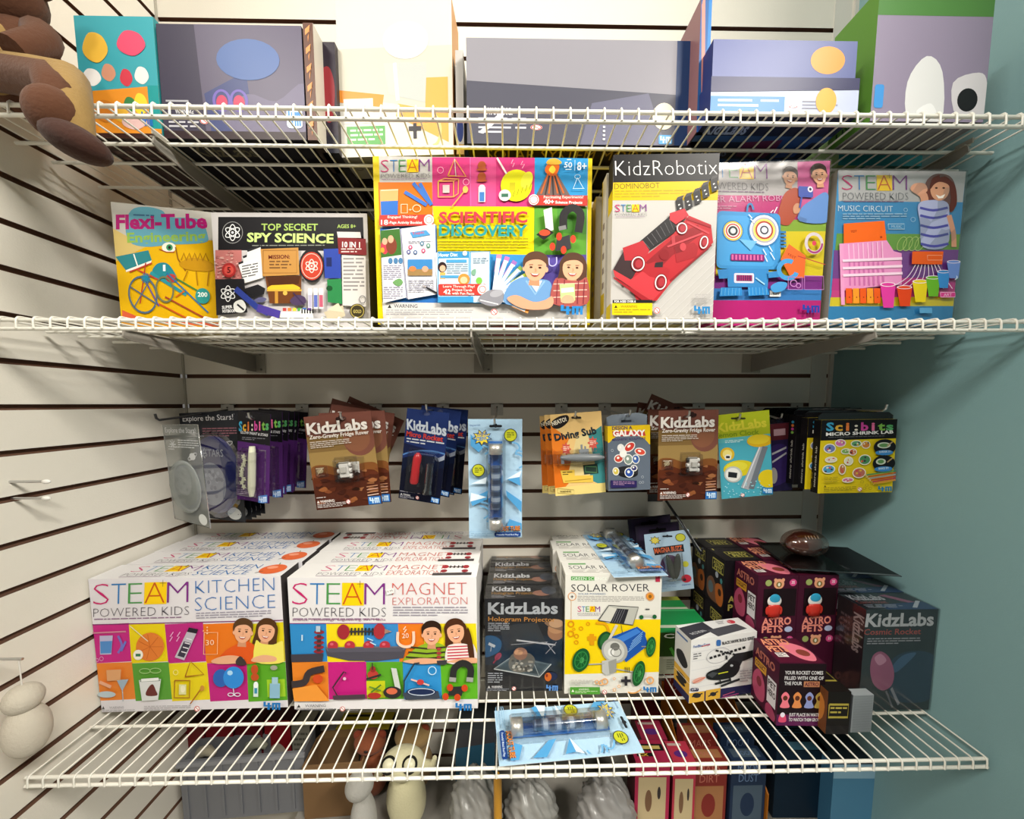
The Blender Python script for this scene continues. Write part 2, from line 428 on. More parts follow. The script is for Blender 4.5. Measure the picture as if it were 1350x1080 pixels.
def kid(c, x, y, r, long=False, hair='4a2e1e', skin='e2a986', tilt=0, side=1):
    T = math.radians(tilt); q = lambda a, b: (x+r*(a*math.cos(T)-b*math.sin(T)), y+r*(a*math.sin(T)+b*math.cos(T)))
    if long: c.blob([q(*p) for p in ((-.95,-.6),(0,-1.22),(.95,-.6),(1.1,.6),(1.25,1.8),(.7,2.1),(.2,1.2),(-.6,1.2),(-1.1,1.3),(-1.0,.3))], hair)
    c.poly([q(*p) for p in ((-.32,.6),(.32,.6),(.4,1.35),(-.4,1.35))], 'c98f6c')
    c.ell(*q(0,0), r*.78, r, skin, tilt)
    if not long: c.ell(*q(-.8,.1), r*.13, r*.2, skin, tilt); c.ell(*q(.8,.1), r*.13, r*.2, skin, tilt)
    c.blob([q(*p) for p in ((-.86,.05),(-.92,-.6),(-.5,-1.12),(.2,-1.22),(.8,-.85),(.9,.0),(.72,-.35),(.3,-.62*side),(-.3,-.58),(-.7,-.35))], hair)
    for a in (-.32, .32):
        c.ell(*q(a,-.02), r*.11, r*.075, '3a2418', tilt, 10); c.line([q(a-.15,-.2), q(a+.14,-.22)], r*.05, hair)
    c.line([q(.0,.05), q(.07,.26), q(-.04,.28)], r*.05, 'c08564')
    c.poly([q(-.34,.42), q(0,.47), q(.34,.42), q(.2,.62), q(0,.68), q(-.2,.62)], 'a8453f')
    c.poly([q(-.28,.44), q(0,.48), q(.28,.44), q(.16,.55), q(-.16,.55)], 'f6efe8')
def atom(c, x, y, r, col='e8e8e8', w=None):
    w = w or r*.1
    for a in (0, 60, 120): c.ring(x, y, r*.9, r*.36, w, col, a+30)
    c.ell(x, y, r*.14, r*.14, col)
def wheel(c, x, y, r, a='1d1d1d', b='d8d8d8', sq=1.0, rot=0):
    c.ell(x, y, r*sq, r, a, rot); c.ring(x, y, r*.62*sq, r*.62, r*.12, b, rot); c.ell(x, y, r*.2*sq, r*.2, b, rot)

# ---------------------------------------------------------------- KITCHEN and MAGNET boxes
def art_kitchen(c):
    W_ = 'd9d6dc'
    P = c.poly
    row1 = [(250,450,'c02a80'),(450,640,'e4cc14'),(640,840,'b82a7c'),(840,1095,'e0741c'),(1095,1262,'d8c818')]
    b1 = {250:272, 450:472, 640:665, 840:862, 1095:1072, 1262:1268}
    for a, b, k in row1: P([(a,557),(b,549),(b1[b],744),(b1[a],754)], k)
    for a, b, a2, b2, k in ((272,475,305,502,'e28334'),(475,668,502,692,'5a9a38'),(668,866,692,888,'e0cc1c'),(866,1070,888,1082,'b8247a'),(1070,1268,1082,1282,'58a024')):
        P([(a,754),(b,747),(b2,932),(a2,942)], k)
    P([(1172,834),(1262,830),(1268,915),(1178,918)], '9cc82c')
    c.line([(250,556),(1262,540)], 5, '7a3068')
    steam(c, 250, 768, 455, 108, -8, y2=62, h2=44)
    c.text('KITCHEN', (798,402), (1206,390), 66, '3c74b4', -.024); c.text('SCIENCE', (798,490), (1212,478), 68, '3c74b4', -.024)
    c.greek(805, 498, 1190, 534, 3, '9a96a4', -10)
    # glass and pipe cleaners
    P([(300,612),(370,610),(366,706),(306,708)], 'b8b4d4'); P([(304,640),(368,638),(365,700),(309,702)], '5088c8')
    c.line([(398,612),(420,660),(402,700)], 12, '7a6cc0', True); c.line([(440,640),(418,690)], 12, '6a74c8')
    c.ring(315, 728, 10, 10, 3, 'd8a0c8'); c.ring(292, 735, 8, 8, 3, 'd8a0c8'); c.line([(262,597),(440,590)], 8, 'c88098')
    # orange with meter
    c.ell(570, 668, 74, 72, 'dc7c34')
    for i in range(7):
        a = i*.9; c.line([(570,668), (570+66*math.cos(a), 668+64*math.sin(a))], 3, 'c46428')
    c.ell(510, 708, 26, 26, 'f0ece0'); c.rect(497, 702, 523, 716, '3a7c54'); c.line([(460,560),(560,640)], 4, 'dcd8c0')
    # battery tube
    P([(772,570),(820,580),(752,735),(702,720)], 'b8b4c0'); P([(772,570),(820,580),(812,602),(762,592)], '26222c'); P([(748,640),(785,650),(750,722),(716,712)], '3c3848')
    for k in range(4): c.line([(760-k*8,625+k*22),(788-k*8,632+k*22)], 5, 'e4e0e8')
    for x in (680, 716): c.line([(x+12,592),(x-4,616),(x+8,616),(x-6,640)], 5, 'e0a8d0')
    # beaker
    c.frame(852, 596, 922, 705, 4, 'f0b888'); c.text('30', (862,660), (905,658), 26, 'f4d0b0', 0); c.line([(846,590),(850,584)], 5, 'f0b888')
    for i in range(3): c.ell(868, 570+i*15, 4, 4, 'f4c8a0')
    # two children
    c.blob([(920,745),(960,690),(1010,660),(1060,640),(1105,655),(1135,700),(1120,748),(1000,750)], 'd8561c')
    kid(c, 1052, 592, 56, tilt=4, hair='54381f')
    c.blob([(1110,742),(1125,690),(1160,650),(1200,650),(1262,660),(1266,738)], 'eadc5c')
    kid(c, 1172, 590, 54, True, tilt=10, hair='4e3018')
    c.blob([(1120,636),(1150,650),(1210,655),(1258,640),(1266,738),(1120,740)], 'e6da60')
    c.blob([(895,735),(950,712),(1010,708),(1060,722),(1040,745),(930,750)], 'e0a884'); c.blob([(1020,735),(1045,712),(1075,752),(1030,756)], '3e3434')
    c.blob([(1105,722),(1160,706),(1220,716),(1215,738),(1110,740)], 'e0a884')
    # funnel
    P([(408,830),(470,826),(442,880),(436,880)], '9cb0c0'); c.line([(440,880),(446,935)], 5, '9cb0c0'); c.ell(358, 902, 48, 16, 'b4c4cc'); c.line([(318,840),(380,865)], 16, 'e0a888', True); P([(352,780),(430,776),(428,830),(358,836)], 'd8a070')
    # bucket
    P([(525,830),(640,824),(628,928),(545,934)], 'd8dcdc'); c.line([(530,835),(636,830)], 8, '8a9490'); c.blob([(565,905),(575,868),(598,850),(615,880),(622,905)], '6a3430')
    c.ring(555, 784, 28, 12, 4, '9cc47c'); c.ring(610, 782, 28, 12, 4, '9cc47c'); c.line([(538,830),(628,824)], 14, 'eceeee')
    # frames and wand
    c.line([(765,812),(790,735),(860,800),(765,812)], 6, 'a4641c'); c.frame(712, 830, 790, 915, 6, 'a46c20'); c.rect(735, 850, 772, 900, 'd8d8a0'); c.ell(755, 872, 12, 18, 'e8e4c4')
    c.line([(795,945),(850,868)], 6, 'a4641c'); c.ell(854, 868, 11, 14, 'c08838'); c.ring(716, 790, 12, 12, 3, 'f0e890')
    # balloons
    c.ell(948, 818, 40, 44, '2c5fae'); c.ell(1012, 815, 52, 54, '2f86d4'); c.ell(994, 792, 14, 12, 'a8d4f4'); c.line([(1012,868),(1018,905)], 4, 'd8d8e4'); c.ring(1000, 898, 14, 8, 4, 'd8d8e8'); c.ring(1034, 898, 14, 8, 4, 'd8d8e8')
    # gummy and bottle
    c.ell(1118, 775, 18, 24, 'b84c24'); c.ell(1120, 812, 20, 18, 'b84c24'); c.rect(1114, 850, 1138, 908, 'cfe0d8'); c.ell(1126, 850, 12, 16, 'e8f0f0'); c.rect(1119, 865, 1133, 892, '3a8cb0')
    c.ell(1215, 766, 18, 12, '9c9c8c'); c.rect(1196, 842, 1246, 914, '88b4cc'); c.rect(1206, 812, 1236, 846, '9cc0d0')
    warn(c, 340, 972, 16, '555555'); c.text('WARNING', (380,970), (455,967), 11, '8a8890', 0); c.greek(345, 976, 520, 990, 2, 'a8a6ac', -4); c.greek(560, 955, 800, 982, 3, 'b0aeb4', -6); nono(c, 832, 966, 14)
    m4(c, 1166, 930, 86, 38, '1f72b8')
def art_steam_top(c, words_, col, blob):
    steam(c, 13, 49, 56, 40, 0, y2=30, h2=20); c.text(words_[0], (51,46), (82,46), 30, col, -.012); c.text(words_[1], (51,86), (80,86), 30, col, -.012)
    if blob == 'tomato':
        c.ell(91, 52, 7, 34, 'e06a3c'); c.ell(89.5, 40, 3, 10, 'f4a080'); c.line([(91,18),(90.4,6)], .5, '4c7c34'); c.line([(84,78),(87,66)], .8, '3a3030')
    else:
        P = c.poly; P([(76,74),(97,70),(97,88),(76,90)], '4a4446'); c.line([(82,30),(93,30)], 5, '5a3c3c')
        for x in (81.5, 93): c.ell(x, 30, 1.8, 12, 'a03038'); c.ell(x, 60, 1.8, 10, '903038')
        for x in (84, 86.2, 88.4, 90.6): c.rect(x, 22, x+.7, 40, '2c2426')
CARD = 'dad7d8'
def big_pair():
    A, B = onz(134.3, 939.3, HB+.0025), onz(379.9, 932.5, HB+.0025)
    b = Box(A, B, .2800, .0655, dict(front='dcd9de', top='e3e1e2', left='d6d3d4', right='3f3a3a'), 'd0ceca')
    art_kitchen(b.cv('front', ((220,320),(1235,318),(1280,968),(325,1000))))
    art_steam_top(b.cv('top'), ('KITCHEN', 'SCIENCE'), '3c74b4', 'tomato')
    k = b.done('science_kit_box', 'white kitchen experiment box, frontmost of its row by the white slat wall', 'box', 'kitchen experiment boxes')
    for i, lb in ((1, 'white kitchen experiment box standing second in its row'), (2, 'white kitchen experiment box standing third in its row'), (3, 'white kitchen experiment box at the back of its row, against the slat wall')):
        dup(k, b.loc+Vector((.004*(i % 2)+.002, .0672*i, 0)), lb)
    A, B = onz(388.4, 935.4, HB+.0025), onz(630, 934, HB+.0025)
    b = Box(A, B, .2790, .0655, dict(front='e0dee0', top='e8e6e4', left='d6d3d4', right='d8d5d2'), 'd0ceca')
    c = b.cv('front', ((95,315),(1075,310),(1080,980),(145,985)))
    P = c.poly
    xs = [112,300,492,640,805,900,1068]; x2 = [126,312,505,None,None,None,1076]
    for a, b_, k in ((112,300,'2f86c4'),(300,492,'ecd41c'),(492,670,'3a88c8'),(670,800,'e07820'),(800,1072,'ecd820')): P([(a,550),(b_,549),(b_+9,744),(a+9,746)], k)
    for a, b_, k in ((122,312,'e08028'),(312,508,'c0207c'),(508,695,'58a028'),(695,892,'2f8ccc'),(888,1078,'5caa24')): P([(a,746),(b_,744),(b_+7,932),(a+9,934)], k)
    P([(510,842),(605,840),(608,925),(514,928)], 'c8cc20')
    c.line([(110,549),(800,548)], 4, '8a3078')
    steam(c, 118, 608, 454, 112, 0, y2=60, h2=46)
    c.text('MAGNET', (640,403), (1025,400), 62, 'd0625c', -.024); c.text('EXPLORATION', (642,454), (1028,450), 38, 'd0625c', -.024)
    c.greek(645, 462, 1030, 516, 4, '9c98a4')
    c.text('Science. Technology. Engineering. Art. Maths', (128,535), (606,533), 12, '8c4c74', .0)
    # price sticker is a part of its own, see below
    for i, y in enumerate((592,620,645,668,690)): c.ell(266, y, 26, 10, '8c2c34'); c.rect(256, y-14, 276, y, '3c3438')
    c.rect(250, 560, 272, 590, 'b0c4d4'); P([(120,705),(290,700),(286,740),(124,744)], '3f3c46')
    c.line([(180,605),(180,635)], 8, 'c0dcec')
    P([(300,668),(715,662),(700,722),(560,738),(420,736),(310,712)], '4c4a54'); P([(300,668),(715,662),(705,682),(312,690)], '6a6872')
    for x in (338, 425, 521, 605): c.ell(x, 660, 27, 25, 'b03440'); c.ell(x-6, 652, 9, 7, 'd06070')
    P([(312,672),(700,668),(694,690),(320,694)], '565460')
    for x in range(412, 560, 18): c.rect(x, 568, x+8, 606, '2c2c30')
    c.line([(395,587),(600,584)], 8, '38363a'); c.ell(392, 588, 32, 38, '9c2c34'); c.ell(577, 585, 30, 40, 'a43038'); P([(604,572),(640,586),(604,598)], '9a7c70')
    c.line([(672,588),(672,640),(700,662),(735,660),(752,640),(752,585)], 14, 'f4ccb4', True); c.text('20', (694,620), (728,618), 24, 'f8dcc8')
    c.line([(515,620),(545,632),(530,640),(560,655)], 6, 'b4dcf4'); c.line([(712,560),(700,575),(716,575),(704,590)], 5, 'fce0d0')
    c.blob([(708,742),(740,690),(790,655),(850,640),(905,655),(930,700),(925,745)], '8cae2c')
    for y in (665, 690, 715): c.line([(738+(y-665)*-.5,y),(820,y+8),(915,y)], 9, '3a3a24')
    kid(c, 845, 598, 56, tilt=0, hair='2e1e16')
    c.blob([(930,742),(925,690),(940,650),(1000,632),(1060,650),(1070,740)], 'e4d8d4')
    kid(c, 968, 585, 56, True, tilt=-8, hair='4a2a18')
    c.blob([(922,668),(950,648),(1010,645),(1045,665),(1048,740),(925,742)], 'e6dcd8')
    for y in range(662, 740, 15): c.line([(926,y),(1046,y-6)], 6, 'c03048')
    c.blob([(1030,560),(1052,620),(1064,720),(1040,720),(1028,640)], '4a2a18')
    c.blob([(700,735),(780,718),(880,722),(920,735),(800,748)], 'e0a682'); c.blob([(930,738),(980,722),(1070,716),(1075,742)], 'e0a682')
    for y in (672, 692, 712): c.ell(883, y, 12, 8, 'a03c3c')
    P([(872,730),(925,726),(922,750),(876,752)], '3c3a40')
    # row two pictures
    c.line([(135,850),(200,838),(225,790),(300,770)], 34, '3a3234', True); c.ell(268, 822, 26, 22, 'c84820'); c.blob([(230,905),(270,880),(305,905),(310,930),(232,932)], 'b43820')
    P([(140,870),(260,850),(330,932),(150,934)], 'e89438')
    c.line([(368,905),(345,865),(400,785),(412,792)], 7, '3c2c34'); P([(345,905),(508,898),(512,922),(350,926)], '4a3a44'); c.ell(404, 820, 8, 8, 'e0b8d0')
    c.ell(548, 800, 28, 22, 'b43c34'); c.ell(548, 772, 14, 16, '902c28'); c.line([(515,822),(590,800)], 10, '303030'); c.line([(545,740),(546,775)], 6, '3a3030')
    c.ell(556, 905, 34, 16, 'a83228'); c.line([(530,860),(590,880)], 8, '608c30'); c.line([(590,850),(540,888)], 8, '4c7828')
    P([(640,765),(668,768),(690,870),(662,868)], 'c8ccc8'); c.ell(648, 888, 46, 30, '2e2a2c'); c.ell(645, 882, 28, 16, 'd06848')
    c.line([(705,905),(708,830),(760,742),(785,740)], 7, '2c3844'); P([(700,890),(880,880),(890,918),(715,926)], '3c4452'); c.ell(795, 885, 76, 22, '1e2c50'); c.ring(795, 885, 66, 17, 4, 'c8d4e4'); c.line([(742,822),(835,852)], 8, 'e4b8b0'); c.ell(790, 836, 18, 14, 'c03c3c')
    c.ring(850, 778, 20, 20, 4, 'c4e0f0')
    c.line([(955,830),(962,770),(1005,740),(1045,765),(1040,830)], 34, '2a2a2a', True); c.line([(955,812),(953,834)], 34, '9c9c98'); c.line([(1042,812),(1040,834)], 34, '9c9c98')
    P([(938,860),(1010,855),(1000,905),(930,902)], '2c2c2c')
    for x, y in ((918,908),(978,912),(940,862),(1015,865)): c.ell(x, y, 16, 18, 'c4441c')
    warn(c, 167, 962, 18); c.text('WARNING', (208,960), (312,958), 14, '50505a', 0); c.greek(165, 966, 365, 978, 2, '77777f'); nono(c, 397, 968, 13); c.greek(418, 972, 490, 980, 1, '8a8a90')
    m4(c, 968, 938, 84, 38, '1f72b8')
    art_steam_top(b.cv('top'), ('MAGNET', 'EXPLORATION'), 'c87068', 'magnet')
    def price(t, s):
        m = MB(); cc = Cv(m, (-s.w/2, -s.d/2-.0035, s.h), (s.w,0,0), (0,0,-s.h), (0,-1,0), ((95,315),(1075,310),(1080,980),(145,985)))
        cc.poly([(610,372),(648,362),(652,388),(615,398)], 'f0eeea'); cc.text('9.99', (618,388), (645,381), 11, '555560')
        tag(m.build('price_sticker', t), 'small white price sticker', None)
    k = b.done('science_kit_box', 'white magnet experiment box with price sticker, frontmost of its row', 'box', 'magnet experiment boxes', extra=price)
    for i, lb in ((1, 'white magnet experiment box standing second in its row'), (2, 'white magnet experiment box standing third in its row'), (3, 'white magnet experiment box at the back of its row, text reversed on top')):
        o = dup(k, b.loc+Vector((-.002*i+.001, .0668*i, 0)), lb)
        for ch in [x for x in bpy.data.objects if x.parent == o and x.name.startswith('price')]: bpy.data.objects.remove(ch)
        if i == 3: o.rotation_euler = (0, 0, b.an+math.pi)
big_pair()

# ---------------------------------------------------------------- HOLOGRAM and SOLAR boxes
def holo_solar():
    A, B = onz(640.2, 911.5, HB+.0025), onz(741, 910.8, HB+.0025)
    b = Box(A, B, .2085, .0600, dict(front='1c1f26', top='24262c', left='16171c', right='1a1b20'), '1c1e24')
    c = b.cv('front', ((60,425),(465,418),(470,890),(75,893)))
    c.rect(60, 610, 470, 760, '1b2a3c'); c.blob([(65,620),(110,612),(150,640),(140,690),(80,720),(66,700)], '2a5c88')
    c.ell(250, 560, 50, 12, '2c3440'); c.poly([(140,565),(330,540),(380,640),(170,690)], '31363c')
    c.ell(432, 590, 44, 42, 'a87858'); c.ell(432, 570, 42, 28, 'c09068'); c.ell(430, 560, 62, 14, '8c6c54', 18); c.ell(432, 545, 38, 22, 'c8a07c')
    c.text('KidzLabs', (78,500), (440,494), 58, 'b9bec4', .03)
    c.text('Hologram Projector', (80,536), (428,536), 22, 'c88a40', .012)
    c.greek(80, 545, 190, 592, 5, 'b8bcc4')
    c.line([(228,632),(430,655)], 8, 'c8c8cc'); c.line([(200,655),(390,640)], 3, 'a8a8ac'); c.line([(380,640),(430,700)], 4, 'b8b8c0'); c.line([(380,700),(436,640)], 4, '9c9ca4')
    c.line([(85,650),(118,665)], 14, 'c4ccd4'); c.line([(100,660),(96,690)], 3, 'c4ccd4'); c.ell(135, 715, 22, 14, '9a3c54', -50); c.line([(110,750),(150,700)], 8, '903048')
    c.poly([(115,778),(210,712),(410,752),(350,818)], '5c6a70'); c.poly([(130,776),(212,722),(392,756),(346,804)], '3e4a50')
    c.line([(115,778),(350,818),(410,752)], 5, 'd0d4d4'); c.line([(350,815),(305,715)], 3, 'a8b0b0'); c.line([(115,778),(210,712),(300,700)], 3, 'a8b0b0')
    c.blob([(190,745),(205,705),(250,690),(300,700),(325,730),(310,780),(250,795),(200,780)], '6c6860'); c.ell(250, 700, 36, 32, '98705c'); c.ell(240, 694, 22, 14, 'b88c6c')
    rd = random.Random(3)
    for i in range(26): c.ell(205+rd.random()*105, 735+rd.random()*50, 8, 6, rd.choice(['8c867c', '4c4a46', 'a8a49a']))
    c.ell(410, 812, 34, 22, '232c48'); c.ell(395, 815, 18, 22, 'c06428'); c.ell(388, 808, 6, 9, '7c2c1c')
    c.greek(85, 795, 160, 850, 5, 'a8acb4', seed=4); warn(c, 85, 872, 14, 'd0d0d0'); c.text('WARNING', (105,872), (160,871), 12, 'd8d8dc', .02); c.greek(80, 875, 200, 888, 2, '9ca0a8'); nono(c, 220, 874, 11)
    m4(c, 386, 854, 62, 30, '5a8cd0')
    c = b.cv('top'); c.text('KidzLabs', (8,45), (60,45), 34, 'd4d6da', .03); c.text('Hologram Projector', (8,68), (68,68), 18, 'b08038', .01); c.greek(8, 74, 40, 96, 3, '9c9ca4'); c.ell(74, 60, 12, 20, '9c7060'); c.ell(84, 40, 10, 30, '4a5260')
    labs = ['black hologram kit box, frontmost of its row on the bottom shelf', 'black hologram kit box standing second in its row', 'black hologram kit box standing third in its row', 'black hologram kit box at the back of its row, by the slat wall']
    k = b.done('science_kit_box', labs[0], 'box', 'hologram kit boxes', wrap=True)
    for i in (1, 2, 3): dup(k, b.loc+Vector((.002*i, .0645*i, 0)), labs[i], (0, 0, b.an+.01*(-1)**i))
    A, B = onz(743.9, 914.6, HB+.0025), onz(867.6, 913.3, HB+.0025)
    b = Box(A, B, .2650, .0640, dict(front='dcdad2', top='dddbd4', left='c8c5b8', right='d4d2ca'), 'd8d5cc')
    c = b.cv('front', ((487,300),(985,290),(955,900),(478,905)))
    c.poly([(484,530),(975,525),(962,795),(480,808)], 'eccb0c')
    c.rect(515, 308, 635, 328, '4f9a46'); c.text('GREEN SCIENCE', (519,326), (700,325), 14, 'e8f0e4')
    c.text('SOLAR ROVER', (516,387), (918,380), 38, '33323a', -.006); c.text('SOLAR POWERED', (552,402), (692,401), 9, '3a6090'); c.greek(548, 408, 890, 440, 4, 'a09c98')
    steam(c, 546, 664, 489, 28, -1, wt=-.004, y2=16, h2=11)
    c.rect(950, 290, 973, 330, 'b8304c'); c.text('P', (956,306), (968,306), 10, 'f4ece8')
    c.ring(520, 410, 20, 20, 3, 'dc9450'); c.line([(520,404),(520,418)], 3, '33323a'); c.line([(513,411),(527,411)], 3, '33323a'); c.line([(515,430),(514,545)], 2, 'd8a878')
    c.ell(920, 406, 19, 19, 'd88c34'); c.ell(920, 406, 9, 9, '8a5c20'); c.ring(920, 406, 22, 22, 2, 'dc9450')
    for x, y, r in ((513,551,14),(600,549,8),(564,573,9),(528,577,6),(541,612,10),(540,643,9),(512,600,14)): c.ring(x, y, r, r, r*.5, 'd8900c')
    c.rect(596, 612, 642, 634, 'd8940c'); c.rect(608, 600, 630, 658, 'd8940c'); c.line([(640,545),(690,552),(705,590)], 12, 'dc9c10', True)
    # small rover
    c.line([(870,505),(940,505)], 12, 'c0c0b8'); c.rect(895, 468, 916, 474, '4a4a4c')
    for x, y in ((873,512),(941,509)): c.ell(x, y, 11, 11, '1c5c34')
    # solar panel, axle, body, wheels
    c.ell(685, 635, 36, 50, '184824', 20); c.ell(688, 635, 26, 38, '2a6434', 20)
    c.poly([(652,530),(706,452),(858,460),(828,552)], 'b4b4ac'); c.poly([(660,528),(708,458),(748,470),(708,545)], 'cccac0'); c.poly([(748,468),(808,472),(782,548),(712,542)], '2a2a30')
    for k in range(4): c.line([(752+k*12,472),(722+k*12,541)], 2, '7c7c84')
    c.line([(652,530),(706,452),(858,460),(828,552),(652,530)], 4, '3c3c3c'); c.line([(746,552),(700,640)], 14, 'c8c4b8'); c.line([(768,552),(775,600)], 3, '333333')
    c.poly([(720,612),(850,560),(892,590),(888,668),(800,735),(790,742)], '1c50a0'); c.ell(866, 616, 26, 56, '1c50a0', -25); c.poly([(735,622),(848,568),(868,588),(755,650)], '3c78c8')
    for k in range(5): c.line([(800+k*6,690-k*14),(868+k*3,632-k*12)], 3, '7fb0e0')
    c.ell(733, 682, 68, 62, 'a4a4a0', 30); c.ell(730, 684, 54, 50, 'c4c4be', 30); c.ell(735, 662, 24, 20, '686864'); c.ell(715, 690, 16, 20, 'e0e0dc'); c.ring(740, 690, 26, 22, 5, '787874')
    c.poly([(668,735),(742,722),(740,790),(690,808),(668,790)], 'b8b8b4'); c.poly([(700,738),(742,722),(740,790),(705,800)], '94948e')
    c.line([(600,752),(680,748)], 6, 'a8a8a0'); c.line([(740,775),(830,790)], 6, 'a8a8a0'); c.line([(870,660),(915,660)], 5, '8c8c88')
    for x in (785, 795, 805): c.line([(x,765),(x,790)], 4, '303030')
    for x, y, rx, ry, ro in ((562,730,42,62,20),(918,660,24,52,10),(853,795,30,66,15)):
        c.ell(x, y, rx, ry, '175428', ro); c.ring(x, y, rx*.7, ry*.7, 5, '2f8040', ro); c.ell(x+4, y, rx*.25, ry*.25, '4c9c58', ro)
        for a in range(0, 360, 45): c.line([(x,y),(x+rx*.7*math.cos(math.radians(a)), y+ry*.7*math.sin(math.radians(a)))], 3, '2f8040')
    c.rect(762, 824, 812, 838, '2c2a30'); c.rect(780, 808, 794, 856, '2c2a30')
    for x, y, r in ((640,838,9),(660,842,10),(680,835,14),(728,820,6),(752,858,6),(728,876,7),(910,828,16)): c.ring(x, y, r, r, r*.5, 'e0a468')
    c.ring(820, 852, 48, 40, 6, 'dc9c50', 0, 30, 120)
    c.greek(510, 826, 620, 852, 3, 'c0bcb0'); c.rect(505, 862, 655, 898, '4f9636'); warn(c, 512, 886, 14, 'f0f0e0'); c.text('WARNING', (548,878), (600,877), 9, 'eaf0dc'); c.greek(530, 881, 645, 895, 2, 'c4dcb0'); nono(c, 678, 886, 12); m4(c, 874, 858, 68, 28, '1f72b8')
    c = b.cv('top'); c.text('SOLAR ROVER', (6,58), (70,58), 26, '3a3a40', -.004); c.rect(7, 14, 26, 24, '5a9a50'); c.greek(8, 66, 60, 90, 3, 'a8a49c')
    c.line([(80,50),(90,60)], 8, '9898a0'); c.poly([(74,38),(82,22),(90,28),(84,46)], '4a4a50')
    for x, y in ((76,66),(93,46),(90,84)): c.ell(x, y, 2.6, 10, '25552f')
    c = b.cv('left'); c.rect(20, 4, 80, 8, '8a8a80'); c.greek(15, 12, 85, 30, 4, 'a8a498')
    labs = ['white and yellow solar toy car box, frontmost of its row on the bottom shelf', 'white solar toy car box standing second in its row, under the tube pack', 'white solar toy car box standing third in its row, under the tube pack', 'white solar toy car box at the back of its row, touching the slats']
    k = b.done('science_kit_box', labs[0], 'box', 'solar toy car boxes')
    for i in (1, 2, 3): dup(k, b.loc+Vector((-.008*(i == 2)-.002, .0660*i, 0)), labs[i])
holo_solar()

